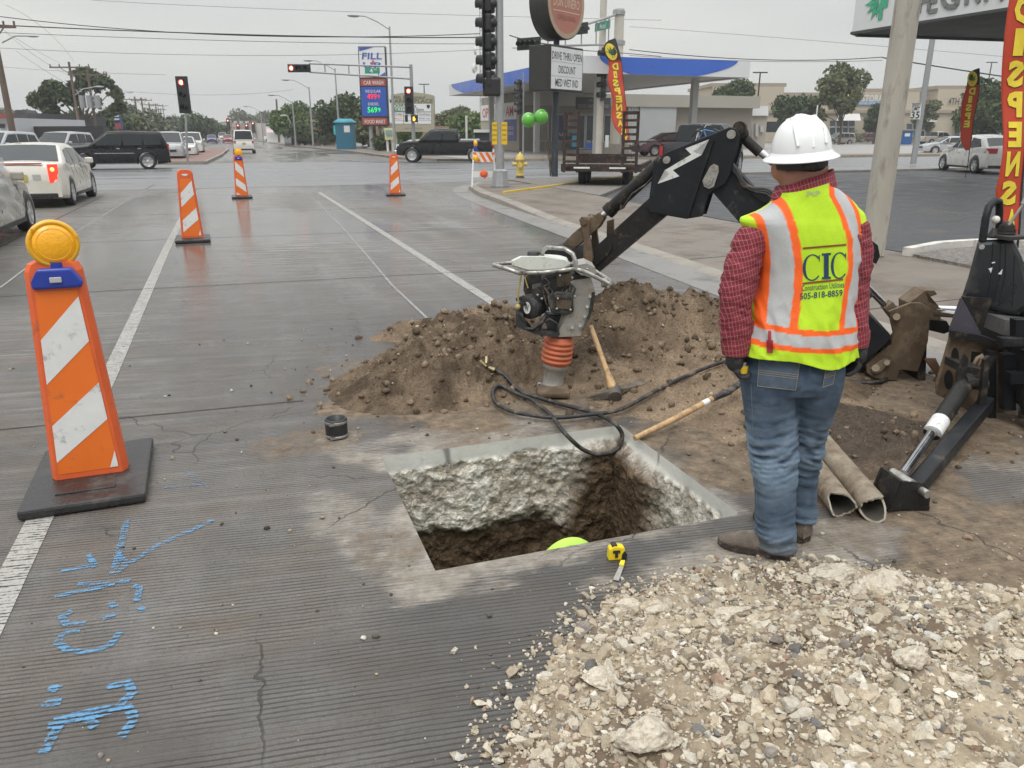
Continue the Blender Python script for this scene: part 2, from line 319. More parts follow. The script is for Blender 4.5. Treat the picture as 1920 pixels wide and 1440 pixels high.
# ---- generic flat ground sheets ----
asph=mat('lot_asphalt',(.040,.040,.042),.5,0,.35,1.3,.5,60,dirt=((.11,.095,.078),.12,.5),rv=.2)
conc=mat('sidewalk_concrete',(.165,.138,.110),.5,0,.2,1.1,.3,50,dirt=((.105,.083,.064),.35,.8),rv=.2)
gut=mat('gutter_concrete',(.20,.192,.178),.5,0,.15,2,.3,50,dirt=((.13,.12,.11),.25,1.2),rv=.2)
crossm=mat('cross_street_concrete',(.17,.17,.17),.38,0,.25,.35,.2,30,rv=.22,stretch=(.5,2.5,1))
brickred=mat('median_brick',(.20,.11,.085),.6,0,.2,3,.3,30)
dirtm=mat('bare_dirt',(.22,.165,.11),.9,0,.25,2,.4,40)
kerbm=mat('kerb_concrete',(.26,.235,.20),.7,0,.15,3,.2,40,dirt=((.16,.14,.12),.25,2))
whitep=mat('kerb_white',(.62,.60,.55),.7,0,.1,5,.2,40,dirt=((.3,.27,.22),.3,4))
yelp=mat('kerb_yellow',(.62,.43,.05),.6,0,.12,5,.2,40,dirt=((.2,.16,.1),.25,3))
def slab(name,pts,z,h,m):
    b=MB(); P=[Vector((p[0],p[1],z)) for p in pts]; b.prism(P,(0,0,-h)); return struct(b.build(name,m))
gpt=lambda l:[(G(*p).x,G(*p).y) for p in l]
# edge line of the gutter on the right
EL=[(4.62,2.2),(4.72,4.5),(4.9,7.12),(5.05,9),(5.24,11.3),(5.45,14.5),(5.75,18.7),(6.0,21.5),(6.5,24.2),(7.4,26.2),(9.2,27.4),(12,28.2),(19,28.9),(40,29.6)]
EL=[Vector((*p,0)) for p in EL]
def offs(L,d):
    o=[]
    for i,p in enumerate(L):
        t=(L[min(i+1,len(L)-1)]-L[max(i-1,0)]).normalized(); o.append(p+Vector((t.y,-t.x,0))*d)
    return o
def kh(y,x): return .025+.115*float(sstep(15.,19.5,np.float64(y)))
b=MB(); g0=EL; g1=offs(EL,.55); b.smooth=False
for i in range(len(EL)-1):
    z=.004; b.quad(Vector((g0[i].x,g0[i].y,z)),Vector((g1[i].x,g1[i].y,z+.004)),Vector((g1[i+1].x,g1[i+1].y,z+.004)),Vector((g0[i+1].x,g0[i+1].y,z)))
struct(b.build('gutter',gut))
b=MB(); g2=offs(EL,.60); g3=offs(EL,.80)
prof=[]
for i,p in enumerate(EL):
    h=kh(p.y,p.x); q1,q2,q3=g1[i],g2[i],g3[i]
    prof.append([Vector((q1.x,q1.y,-.02)),Vector((q1.x+.01,q1.y,h-.02)),Vector((q2.x,q2.y,h)),Vector((q3.x,q3.y,h+.005)),Vector((q3.x,q3.y,-.02))])
b.rings(prof,False,False); struct(b.build('kerb',kerbm))
# driveway apron and corner pavement: rises gently from the kerb to the lot
b=MB(); g4=offs(EL[:9],.80); rows=[]
for i,p in enumerate(g4):
    h=kh(p.y,p.x)+.003; xr=8.9+.02*(p.y-10); rows.append([Vector((p.x+(xr-p.x)*t,p.y+(0 if i<8 else -.0)*t,h+(max(.09,h)-h)*t)) for t in (0,.2,.5,1)])
for i in range(len(rows)-1):
    for k in range(3): b.quad(rows[i][k],rows[i][k+1],rows[i+1][k+1],rows[i+1][k])
struct(b.build('sidewalk',conc))
slab('corner_sidewalk',[(rows[-1][0].x,rows[-1][0].y),(9.08,24.2),(9.0,26.3),(8.2,26.0),(7.75,25.2)],.148,.15,conc)
slab('parking_lot',[(8.9,2),(60,2),(60,27.8),(14,27.4),(13.6,25.0),(9.2,18.8),(9.1,16),(8.9,10)],.094,.06,asph)
gravm=mat('landscape_gravel',(.20,.18,.16),.9,0,.75,28,1.,30,dirt=((.05,.045,.04),.35,22))
slab('gravel_bed',[(9.08,18.8),(13.6,25.0),(13.9,27.5),(10.5,27.0),(9.2,26.4)],.152,.13,gravm)
# joints in apron
b=MB(); jm=mat('joint_tar',(.06,.05,.045),.9,0,.2,5)

for y in (5.9,9.3,12.5,15.8):
    i=min(range(len(EL)-1),key=lambda k:abs(EL[k].y-y)); xl=float(np.interp(y,[p.y for p in EL[:9]],[p.x for p in EL[:9]]))+.82; h=kh(y,0)+.007; xr=8.9+.02*(y-10); ts=(0,.2,.5,.98)
    for k in range(3):
        a_,c_=[(xl+(xr-xl)*t,h+(max(.09,h)-h)*t) for t in (ts[k],ts[k+1])]; b.quad((a_[0],y-.012,a_[1]),(c_[0],y-.012,c_[1]),(c_[0],y+.012,c_[1]),(a_[0],y+.012,a_[1]))
struct(b.build('sidewalk_joint',jm))
# yellow kerb by trailer
b=MB(); P=[G(*q,.09) for q in [(945,366),(1065,349),(1160,337),(1230,330)]]
for i in range(3): b.bar(P[i]+UZ*.05,P[i+1]+UZ*.05,.09,.10)
struct(b.build('kerb_yellow_strip',yelp))
# white kerb + gravel patch right of the worker
wk=[G(*q,.1) for q in [(1700,478),(1760,466),(1830,461),(1920,462)]]; b=MB()
for i in range(3): b.bar(wk[i]+UZ*.04,wk[i+1]+UZ*.04,.13,.12)
struct(b.build('kerb_white_strip',whitep))
gb_=[G(*q,.1) for q in [(1712,480),(1765,470),(1830,465),(1990,465),(1990,520),(1830,503)]]; slab('gravel_patch',[(p.x,p.y) for p in gb_],.125,.05,gravm)
slab('near_sidewalk',[(5.42,1.2),(8.9,1.2),(8.9,2.3),(5.42,2.3)],.085,.07,conc)
# cross street surface, far kerbs, station forecourt
slab('cross_street',[(-70,27.6),(6.3,27.6),(8,28.2),(12,29),(19,29.6),(90,30.4),(90,47.5),(18,47.5),(9.5,50.5),(-2,51),(-70,51)],.004,.002,crossm)
slab('station_forecourt',[(11.5,52.5),(13,50.2),(16,48.6),(90,48.6),(90,110),(17,110),(12,62)],.13,.14,mat('forecourt',(.28,.27,.25),.55,0,.15,.5,.2,30))
b=MB(); kp=[(11,75),(11.2,54),(12.7,50.2),(16,48.3),(90,48.3)]
for i in range(4): b.bar((*kp[i],.07),(*kp[i+1],.07),.2,.16)
struct(b.build('far_kerb',kerbm))
slab('verge',[(16.5,48.7),(60,48.7),(60,51.5),(15,51.5)],.145,.02,dirtm)
slab('far_sidewalk_right',[(11.1,54),(14.5,50.4),(14.5,75),(10,112),(8.2,112),(10.6,76)],.14,.15,conc)
slab('far_sidewalk',[(8.2,112),(10,112),(8,230),(5.5,230)],.12,.13,conc)
# median
md=[(-1.35,49.5),(-4.2,49.9),(-5.5,58),(-3,75),(-1.4,95),(-.3,95),(-.03,89),(-.6,66)]
slab('median',md,.16,.17,brickred)
b=MB()
for i in range(len(md)): b.bar((*md[i],.085),(*md[(i+1)%len(md)],.085),.18,.175)
struct(b.build('median_kerb',kerbm))
# ---- painted markings ----
def paint(name,col,worn,sc=9,stretch=None):
    m=bpy.data.materials.new(name); m.use_nodes=True; m.blend_method='HASHED' if hasattr(m,'blend_method') else None; nt=m.node_tree; b=nt.nodes['Principled BSDF']
    tc=nd(nt,'ShaderNodeTexCoord'); q=nd(nt,'ShaderNodeMapping'); q.inputs['Rotation'].default_value=(0,0,-gang); lk(nt,tc.outputs['Object'],q.inputs[0]); s=nd(nt,'ShaderNodeMapping'); s.inputs['Scale'].default_value=stretch or (1,4,1); lk(nt,q.outputs[0],s.inputs[0])
    a=N(nt,sc,8,.75,s.outputs[0]); a2=N(nt,60,4,.7,tc.outputs['Object'])
    sxx=nd(nt,'ShaderNodeSeparateXYZ'); lk(nt,q.outputs[0],sxx.inputs[0]); wob=N(nt,3.5,3,.5,tc.outputs['Object'])
    g=MR(nt,MA(nt,'SINE',MA(nt,'ADD',MA(nt,'MULTIPLY',sxx.outputs[1],2*PI/.0225),MA(nt,'MULTIPLY',wob,5.0))),-.9,.3,0,.14)
    at=nd(nt,'ShaderNodeAttribute',attribute_name='Col'); se=nd(nt,'ShaderNodeSeparateColor'); lk(nt,at.outputs[0],se.inputs[0])
    f=MA(nt,'ADD',MA(nt,'ADD',a,MA(nt,'MULTIPLY',a2,.35)),g); f=MA(nt,'ADD',f,MA(nt,'MULTIPLY',se.outputs[0],.5))
    lk(nt,MR(nt,f,worn,worn+.14,0,.93),b.inputs['Alpha'])
    lk(nt,MX(nt,MR(nt,a2,.3,.7),[v*.72 for v in col],col),b.inputs['Base Color']); b.inputs['Roughness'].default_value=.65
    return m
wpm=paint('white_road_paint',(.43,.415,.38),1.10); wpf=paint('faded_road_paint',(.42,.42,.40),1.22)
def strip(b,p,q,wd,z=.004,n=24):
    p=Vector((*p,z));q=Vector((*q,z)); t=(q-p).normalized(); s=Vector((t.y,-t.x,0))*wd/2
    for i in range(n):
        a=p.lerp(q,i/n); c=p.lerp(q,(i+1)/n); b.quad(a-s,a+s,c+s,c-s)
b=MB(); b.col=(1,1,1); strip(b,(-1.0,-1),(-1.0,6),.115); strip(b,(-1.0,6),(-1.06,13),.115); strip(b,(-1.06,13),(-1.08,26.1),.12); struct(b.build('lane_line',wpm,cols=True))
b=MB(); b.col=(1,1,1); strip(b,(2.47,6.4),(2.45,24.4),.12); struct(b.build('lane_line',wpm,cols=True))
b=MB(); b.col=(.8,.8,.8); strip(b,(-12,25.9),(6.4,24.1),.16); struct(b.build('stop_line',wpm,cols=True))
b=MB(); b.col=(.5,.5,.5)
for x in (-10.5,-7.6,-4.7,-2.0,.6,3.4,5.9): strip(b,(x,27.5-.08*x),(x,30.2-.08*x),.75)
struct(b.build('crosswalk_bars',wpf,cols=True))
b=MB(); b.col=(.6,.6,.6); strip(b,(-14,31.2),(7.5,29.8),.3); strip(b,(-30,36),(40,37.5),.12); strip(b,(12,33),(80,34.5),.12); strip(b,(14,40.5),(80,41),.12); strip(b,(2.0,55),(1.6,110),.12); struct(b.build('faded_line',wpf,cols=True))
slm=paint('joint_line_paint',(.36,.36,.35),1.02)
b=MB(); b.col=(.8,.8,.8); P=[G(*q) for q in [(806,602),(735,535),(680,470),(640,425),(600,385),(575,362)]]
for i in range(5): strip(b,P[i].xy,P[i+1].xy,.03,n=4)
P=[G(*q) for q in [(0,540),(120,450),(240,375),(290,345)]]
for i in range(3): strip(b,P[i].xy,P[i+1].xy,.03,n=4)
struct(b.build('joint_line',slm,cols=True))
tar=paint('tar_joint',(.035,.033,.031),.95)
b=MB(); b.col=(.9,.9,.9)
for y,x0,x1 in ((5.05,-6,.3),(9.6,-6,4.9),(14.2,-8,5.3),(18.8,-8,5.7)):
    strip(b,(x0,y+.035*x0*-1),(x1,y-.035*x1),.014 if y<8 else .02,n=30)
strip(b,(-3.6,2),(-3.5,25),.03)
struct(b.build('slab_joint',tar,cols=True))
# blue locate-spray marks on the concrete
blm=paint('blue_spray_paint',(.12,.30,.50),.96,14)
def spray(name,label,strokes,w=.035,col=1.):
    c0=G(*strokes[0][0]); t=thing(name,label,'spray paint',(c0.x,c0.y,0))
    for si,st in enumerate(strokes):
        b=MB(); P=[G(*q,.0035+.0004*si) for q in st]; pts=[]
        for i in range(len(P)-1):
            n=max(2,int((P[i+1]-P[i]).length/.03))
            for k in range(n): pts.append(P[i].lerp(P[i+1],k/n))
        pts.append(P[-1]); m=len(pts)
        def off(i,o): 
            t=(pts[min(i+1,m-1)]-pts[max(i-1,0)]).normalized(); s=Vector((t.y,-t.x,0)); return pts[i]+s*o
        for j,(o0,o1,c0,c1) in enumerate([(-1,-.5,-.6,.55),(-.5,.5,.55,.55),(.5,1,.55,-.6)]):
            for i in range(m-1):
                k=len(b.v); b.v+=[tuple(off(i,o0*w)),tuple(off(i,o1*w)),tuple(off(i+1,o1*w)),tuple(off(i+1,o0*w))]; b.f.append((k,k+1,k+2,k+3)); b.mi.append(0); b.sm.append(False); b.vc+=[(c*col,)*3 for c in (c0,c1,c1,c0)]
        b.build('paint_stroke',blm,t,cols=True)
    return t
spray('spray_mark','blue spray-painted curl, hook and dot, lowest of the letters nearest the photo corner',[[(92,1288),(110,1292)],[(78,1322),(115,1314)],[(200,1290),(240,1278),(248,1300),(225,1320),(165,1335),(100,1350)],[(90,1360),(240,1325),(252,1350),(225,1382)],[(112,1355),(90,1395),(80,1412)],[(160,1345),(180,1362)]],.028)
spray('spray_mark','large blue spray-painted letter C between the arrow and the bottom curl',[[(150,1182),(118,1188),(108,1205),(130,1220),(170,1222),(205,1210),(225,1185)],[(135,1145),(115,1155),(125,1170),(160,1168)],[(205,1130),(218,1138)],[(190,1160),(215,1150)]],.024)
spray('spray_mark','blue spray-painted bars like a letter F just under the arrow head',[[(115,1070),(180,1058)],[(165,1040),(180,1062)],[(145,1095),(245,1088)],[(102,1118),(215,1095)],[(250,1098),(262,1100),(256,1128)],[(262,1138),(270,1145)]],.022)
spray('spray_mark','long blue spray-painted arrow pointing at the cone base',[[(238,975),(222,1040),(212,1075)],[(212,1078),(235,1060),(300,1020),(400,975)],[(222,1040),(240,1058)]],.024,.9)
spray('spray_mark','faint blue spray-painted chevron right of the cone base',[[(345,882),(392,915)],[(305,913),(390,908)],[(232,822),(278,815),(270,842)]],.018,.6)
spray('spray_mark','small faint blue check mark beside the second panel',[[(322,480),(332,492),(318,500)],[(318,500),(345,496)]],.04,.5)
yp=paint('yellow_spray_paint',(.55,.60,.25),1.1,14); blm=yp
spray('spray_mark','pale yellow-green locate mark on the road in front of the driveway',[[(1195,520),(1260,548)],[(1215,515),(1240,545)],[(1205,540),(1270,528)]],.05,.7)
spray('spray_mark','pale yellow-green tick beside the arm tip',[[(1120,500),(1150,486)],[(1135,480),(1140,498)]],.05,.5)
# ---------------- the pit ----------------
pm=bpy.data.materials.new('pit_wall'); pm.use_nodes=True; nt=pm.node_tree; b=nt.nodes['Principled BSDF']; tc=nd(nt,'ShaderNodeTexCoord'); vec=tc.outputs['Object']
at=nd(nt,'ShaderNodeAttribute',attribute_name='Col'); ar=nd(nt,'ShaderNodeAttribute',attribute_name='rough'); ars=nd(nt,'ShaderNodeSeparateColor'); lk(nt,ar.outputs[0],ars.inputs[0])
v1=nd(nt,'ShaderNodeTexVoronoi'); v1.inputs['Scale'].default_value=42; mq=nd(nt,'ShaderNodeMix',data_type='VECTOR'); mq.inputs[0].default_value=.09; lk(nt,vec,mq.inputs[4]); nq=nd(nt,'ShaderNodeTexNoise'); nq.inputs['Scale'].default_value=14; nq.inputs['Detail'].default_value=6; lk(nt,vec,nq.inputs['Vector']); lk(nt,nq.outputs[1],mq.inputs[5]); lk(nt,mq.outputs[1],v1.inputs['Vector'])
vs=nd(nt,'ShaderNodeSeparateColor'); lk(nt,v1.outputs[1],vs.inputs[0]); f1=MR(nt,vs.outputs[0],0,1,.8,1.25); f2=MR(nt,N(nt,70,8,.8,vec),.3,.7,.8,1.25); f3=MR(nt,v1.outputs[0],.0,.55,1.15,.85)
mul=MA(nt,'MULTIPLY',MA(nt,'MULTIPLY',f1,f2),f3); k_=MA(nt,'ADD',MA(nt,'MULTIPLY',MA(nt,'SUBTRACT',mul,1.0),ars.outputs[0]),1.0); cc_=nd(nt,'ShaderNodeVectorMath',operation='SCALE'); lk(nt,at.outputs[0],cc_.inputs[0]); lk(nt,k_,cc_.inputs[3]); lk(nt,cc_.outputs[0],b.inputs['Base Color']); b.inputs['Roughness'].default_value=1.; b.inputs['Specular IOR Level'].default_value=.1
bp=nd(nt,'ShaderNodeBump'); bp.inputs['Distance'].default_value=.018; lk(nt,MA(nt,'MULTIPLY',ars.outputs[0],.9),bp.inputs['Strength']); lk(nt,MA(nt,'ADD',MA(nt,'MULTIPLY',v1.outputs[0],-1.0),MA(nt,'ADD',MA(nt,'MULTIPLY',vs.outputs[0],.8),N(nt,70,8,.8,vec))),bp.inputs['Height']); lk(nt,bp.outputs[0],b.inputs['Normal'])
def wall(p0,p1,nrm,nz=120):
    L=(Vector(p1)-Vector(p0)).length; nx=int(L/.010)+1; s=np.linspace(0,1,nx); z=-np.linspace(0,1.15,nz); Sx,Z=np.meshgrid(s,z)
    x=(p0[0]+(p1[0]-p0[0])*Sx).ravel(); y=(p0[1]+(p1[1]-p0[1])*Sx).ravel(); z=Z.ravel(); P=np.c_[x,y,z]
    n1=fbm3(P,7,5,.6); n2=fbm3(P+5,26,4,.6); n3=fbm3(P+11,2.3,3)
    rough=sstep(-.075,-.105,z+(n3-.5)*.05+(n1-.5)*.05); lay=z+(n3-.5)*.35+(n1-.5)*.1; soil=sstep(-.47,-.57,lay)
    corner=sstep(1.70,1.86,x+(n3-.5)*.5+(n1-.5)*.25)*sstep(3.2,3.5,y+(n1-.5)*.3)*sstep(-.05,-.16,z)*(1 if nrm[1]<-.5 or nrm[0]<-.5 else 0)
    soil=np.maximum(soil,corner)
    n4=1-np.abs(fbm3(P+3,15,4,.6)*2-1); d=rough*((n1-.5)*.06+(n2-.5)*.03+(n4-.7)*.04)-soil*(1-corner)*.05+corner*.09
    edge=np.minimum(Sx.ravel(),1-Sx.ravel())*L; d=d*sstep(0,.04,edge)
    P[:,0]+=nrm[0]*d; P[:,1]+=nrm[1]*d
    ridg=1-np.abs(n2*2-1)
    a=np.array([.60,.595,.555]); bb=np.array([.62,.55,.45]); b2=np.array([.90,.86,.77]); sc=np.array([.22,.155,.098]); sc2=np.array([.10,.068,.043])
    t=sstep(.3,.7,n1)[:,None]; col=a*(.85+.3*n1[:,None]); rc=bb*(1-t)+b2*t; rc=rc*(.72+.5*sstep(.35,.62,n2)[:,None]); so_=sc2*(1-t)+sc*t
    col=col*(1-rough[:,None])+rc*rough[:,None]; col=col*(1-soil[:,None])+so_*soil[:,None]
    stain=sstep(.66,.72,fbm3(np.c_[x*6,y*6,z*1.2],1.3,3))*(1-rough); col=col*(1-.6*stain[:,None])
    return P,gridf(nx,nz),col,np.repeat((.12+.88*rough)[:,None],3,1)
Ps=[];Fs=[];Cs=[];Rs=[];o=0
for p0,p1,nr in [((HX0,HY1),(HX1,HY1),(0,-1)),((HX1,HY1),(HX1,HY0),(-1,0)),((HX0,HY0),(HX0,HY1),(1,0)),((HX1,HY0),(HX0,HY0),(0,1))]:
    P,f,c_,r_=wall((*p0,0),(*p1,0),nr); Rs.append(r_); Ps.append(P);Fs.append(f+o);Cs.append(c_);o+=len(P)
sx_=np.linspace(HX0-.05,HX1+.05,60); sy_=np.linspace(HY0-.05,HY1+.05,50); X,Y=np.meshgrid(sx_,sy_); x=X.ravel();y=Y.ravel(); P=np.c_[x,y,-1.08+.12*(fbm(x,y,5,4)-.5)+.25*np.exp(-((x-2)**2+(y-3.8)**2)/.08)]
Ps.append(P);Fs.append(gridf(60,50)+o);Cs.append(np.tile([.09,.065,.045],(len(P),1))); Rs.append(np.ones((len(P),3)))
struct(npmesh('pit_wall',np.vstack(Ps),np.vstack(Fs),pm,smooth=True,attrs={'Col':np.vstack(Cs),'rough':np.vstack(Rs)}))
# ---------------- soil heap ----------------
def ico(sub):
    bm=bmesh.new(); bmesh.ops.create_icosphere(bm,subdivisions=sub,radius=1); v=np.array([q.co for q in bm.verts]); f=np.array([[q.index for q in p.verts] for p in bm.faces]); bm.free(); return v,f
IC={1:ico(1),2:ico(2),3:ico(3),5:ico(5)}
def stones(pos,size,col,sub=1,flat=.7,rough=.35,cut=0):
    v,f=IC[sub]; n=len(pos); k=len(v)
    jit=1+rough*(RNG.random((n,k))-.5)*2*(1 if sub==1 else .35)
    if sub>1:
        base=v[None]*1.3+RNG.random((n,1,3))*50; q=base.reshape(-1,3); jit=jit*(.45+1.15*fbm3(q,1.5,4,.6).reshape(n,k))
    P=v[None]*jit[...,None]
    for _ in range(cut):
        dd=RNG.normal(size=(n,1,3)); dd/=np.linalg.norm(dd,axis=2,keepdims=True); e_=(P*dd).sum(2)-(.35+.35*RNG.random((n,1))); P=P-dd*np.maximum(e_,0)[...,None]
    s=np.stack([.8+.6*RNG.random(n),.75+.45*RNG.random(n),flat*(.7+.5*RNG.random(n))],-1); P=P*s[:,None,:]
    th=RNG.random(n)*2*PI; tl=(RNG.random(n)-.5)*1.1; c,s_=np.cos(tl),np.sin(tl); y=P[...,1]*c[:,None]-P[...,2]*s_[:,None]; z=P[...,1]*s_[:,None]+P[...,2]*c[:,None]
    c,s_=np.cos(th),np.sin(th); x2=P[...,0]*c[:,None]-y*s_[:,None]; y2=P[...,0]*s_[:,None]+y*c[:,None]
    P=np.stack([x2,y2,z],-1)*size[:,None,None]+pos[:,None,:]
    return P.reshape(-1,3),(f[None]+(np.arange(n)*k)[:,None,None]).reshape(-1,3),np.repeat(col,k,axis=0)
HG=[(1.50,5.30,.52,.42,.33),(1.05,5.05,.38,.34,.16),(1.95,5.55,.45,.35,.24),(3.12,5.62,.60,.46,.43),(2.75,5.35,.35,.35,.20),(3.75,5.25,.5,.5,.20),(1.35,6.5,.28,.14,.12),(3.25,3.3,.55,.42,.10),(3.0,4.3,.8,.5,.06),(4.0,4.7,.6,.5,.07),(3.6,4.4,.5,.4,.05),(2.4,5.05,.6,.3,.08)]
def hz(x,y):
    h=np.zeros_like(x); n=fbm(x+3,y+8,2.2,4)
    for a,b_,sx,sy,hh in HG: h+=hh*np.exp(-((x-a)/sx)**2-((y-b_)/sy)**2)
    h=h*(.72+.6*n)-.024
    h-=.13*np.exp(-((x-1.95)/.28)**2-((y-4.62)/.22)**2)*sstep(.0,.1,h)
    pos=sstep(-.02,.05,h); r=np.abs(fbm(x,y,9,5,.62)-.5)*2; big=fbm(x+40,y,4.2,4,.6)-.5
    return h+pos*((.5-r)*.075+big*.26*np.clip(h*4,0,1)+(.5-np.abs(fbm(x+9,y+1,19,4,.65)-.5)*2)*.045+(fbm(x+4,y+6,48,3,.6)-.5)*.022)
gxx=np.arange(-.1,5.2,.0115); gyy=np.arange(2.6,7.4,.0125); X,Y=np.meshgrid(gxx,gyy); x=X.ravel();y=Y.ravel(); z=hz(x,y); z=np.where(box_d(x,y,HX0,HX1,HY0-.0,HY1)<.04,-.1,z)
F=gridf(len(gxx),len(gyy)); kp=(z[F].max(1)>-.004)&(box_d(x[F].mean(1),y[F].mean(1),HX0,HX1,HY0,HY1)>.02); cn=fbm(x,y,6,5,.6); cf=fbm(x+5,y+2,1.3,3)
tone=(.45*sstep(.3,.7,cn)+.55*sstep(.35,.65,cf))[:,None]; Cc=np.array([.068,.049,.033])*(1-tone)+np.array([.25,.185,.125])*tone
mudm=sstep(1.5,.6,((x-3.25)/.6)**2+((y-3.3)/.45)**2+(cn-.5)*1.2)[:,None]; Cc=Cc*(1-mudm)+mudm*(np.array([.075,.058,.044])*(.8+.4*cn[:,None]))
mud=mat('loose_soil',(1,1,1),.95,0,.45,70,1.,75,attr='Col',spec=.15)
u,inv=np.unique(F[kp],return_inverse=True)
hv=np.c_[x,y,z][u]; hf=inv.reshape(-1,4)
n=11000; px_=RNG.normal(0,1,n*3); py_=RNG.normal(0,1,n*3); ch=RNG.choice(len(HG),n*3,p=np.array([g[4]*g[2]*g[3]+.01 for g in HG])/sum(g[4]*g[2]*g[3]+.01 for g in HG)); H_=np.array(HG)[ch]
sxp=H_[:,0]+px_*H_[:,2]*.85; syp=H_[:,1]+py_*H_[:,3]*.85; ok=(box_d(sxp,syp,HX0,HX1,HY0,HY1)>.05)&(syp>2.7)&(np.hypot(sxp-1.95,syp-4.62)>.12); sxp=sxp[ok][:n]; syp=syp[ok][:n]; n=len(sxp)
sz=.003+.032*RNG.random(n)**18; szz=np.maximum(hz(sxp,syp),0)+sz*.25; tn=RNG.random(n)[:,None]; cc=np.array([.085,.062,.042])*(1-tn)+np.array([.26,.195,.135])*tn
pale=RNG.random(n)<.035; cc[pale]=np.array([.5,.45,.36]); sz[pale]*=.5
P,f,c_=stones(np.c_[sxp,syp,szz],sz,cc,1,.95,.35,cut=2)
soilh=npmesh('soil_heap',hv,hf,mud,attrs={'Col':Cc[u]},smooth=True); tag(soilh,'brown excavated soil heap with two peaks behind the pit','soil heap',kind='stuff')
o2=npmesh('soil_clods',P,f,mud,attrs={'Col':c_},smooth=True); tag(o2,'loose brown clods scattered over the soil heap','soil clods',kind='stuff')
# dark clods off the back left of the heap
# ---------------- rubble heap ----------------
def hr(x,y):
    h=.17*np.exp(-((x-2.25)/1.0)**4-((y-1.25)/.62)**4)+.05*np.exp(-((x-1.25)/.45)**2-((y-1.5)/.45)**2)
    return h*(.8+.5*fbm(x+2,y+5,3,4))
def inpoly(x,y,pl):
    r=np.zeros(len(x),bool); n=len(pl)
    for i in range(n):
        x1,y1=pl[i]; x2,y2=pl[(i+1)%n]
        c=((y1>y)!=(y2>y)); r^=c&(x<(x2-x1)*(y-y1)/(y2-y1+1e-12)+x1)
    return r
RP=gpt([(1050,1215),(1150,1118),(1290,1075),(1500,1052),(1700,1078),(1800,1150),(1930,1200),(2150,1260)])+[(3.3,.7),(.75,.75)]+gpt([(935,1500),(955,1375),(1010,1290)])
gxx=np.arange(.4,3.7,.016); gyy=np.arange(.6,2.5,.016); X,Y=np.meshgrid(gxx,gyy); x=X.ravel();y=Y.ravel()
jx=x+(fbm(x,y,6,3)-.5)*.12; jy=y+(fbm(x+7,y,6,3)-.5)*.12; ins=inpoly(jx,jy,RP); 
z=hr(x,y)+(fbm(x,y,16,4,.65)-.5)*.03+.006; F=gridf(len(gxx),len(gyy)); kp=ins[F].all(1); u,inv=np.unique(F[kp],return_inverse=True)
t=(.5*fbm(x,y,7,4)+.5*fbm(x+3,y+3,2,3))[:,None]; t=sstep(.36,.60,t); Cg=np.array([.14,.10,.065])*(1-t)+np.array([.36,.295,.205])*t
grm=mat('rubble',(1,1,1),.88,0,.22,60,.7,120,attr='Col')
rb=npmesh('rubble_bed',np.c_[x,y,z][u],inv.reshape(-1,4),grm,attrs={'Col':Cg[u]}); tag(rb,'beige sandy fines under the broken concrete rubble in the foreground','rubble',kind='stuff')
PAL=np.array([[.50,.44,.34],[.55,.50,.41],[.43,.365,.27],[.36,.30,.215],[.24,.21,.18],[.29,.20,.14],[.60,.57,.50],[.40,.33,.24],[.15,.14,.13]]); PW=np.array([.24,.16,.2,.14,.05,.03,.03,.12,.03])
def scat(n,smin,smax,pw,sub,z=0.):
    x=RNG.uniform(.4,3.5,n*2); y=RNG.uniform(.8,2.4,n*2); jx=x+(fbm(x,y,6,3)-.5)*.16; k=inpoly(jx,y,RP)|(inpoly(2.1+(x-2.1)/1.09+(fbm(x,y,9,2)-.5)*.12,1.45+(y-1.45)/1.10,RP)&(RNG.random(len(x))<.30))|((RNG.random(len(x))<.02)&(y<2.2)&(x>.5)); x=x[k][:n];y=y[k][:n]; m=len(x)
    s=smin+(smax-smin)*RNG.random(m)**pw; inb=inpoly(x,y,RP); zz=np.where(inb,hr(x,y)+.004,0)+s*.35; col=PAL[RNG.choice(9,m,p=PW/PW.sum())]*(.8+.4*RNG.random((m,1)))
    return stones(np.c_[x,y,zz],s*(1.15 if sub>1 else 1.),col,sub,.85,.5 if sub==1 else .3,cut=7 if sub>1 else 2)
parts=[scat(17000,.0026,.008,1.5,1),scat(2600,.006,.014,1.6,1),scat(3000,.007,.017,1.8,2),scat(650,.013,.028,1.7,2)]
o=0;Pv=[];Pf=[];Pc=[]
for P,f,c_ in parts: Pv.append(P);Pf.append(f+o);Pc.append(c_);o+=len(P)
tag(npmesh('rubble_stones',np.vstack(Pv),np.vstack(Pf),grm,attrs={'Col':np.vstack(Pc)},smooth=False),'pale pebbles and broken concrete chips of the foreground rubble heap','rubble',kind='stuff')
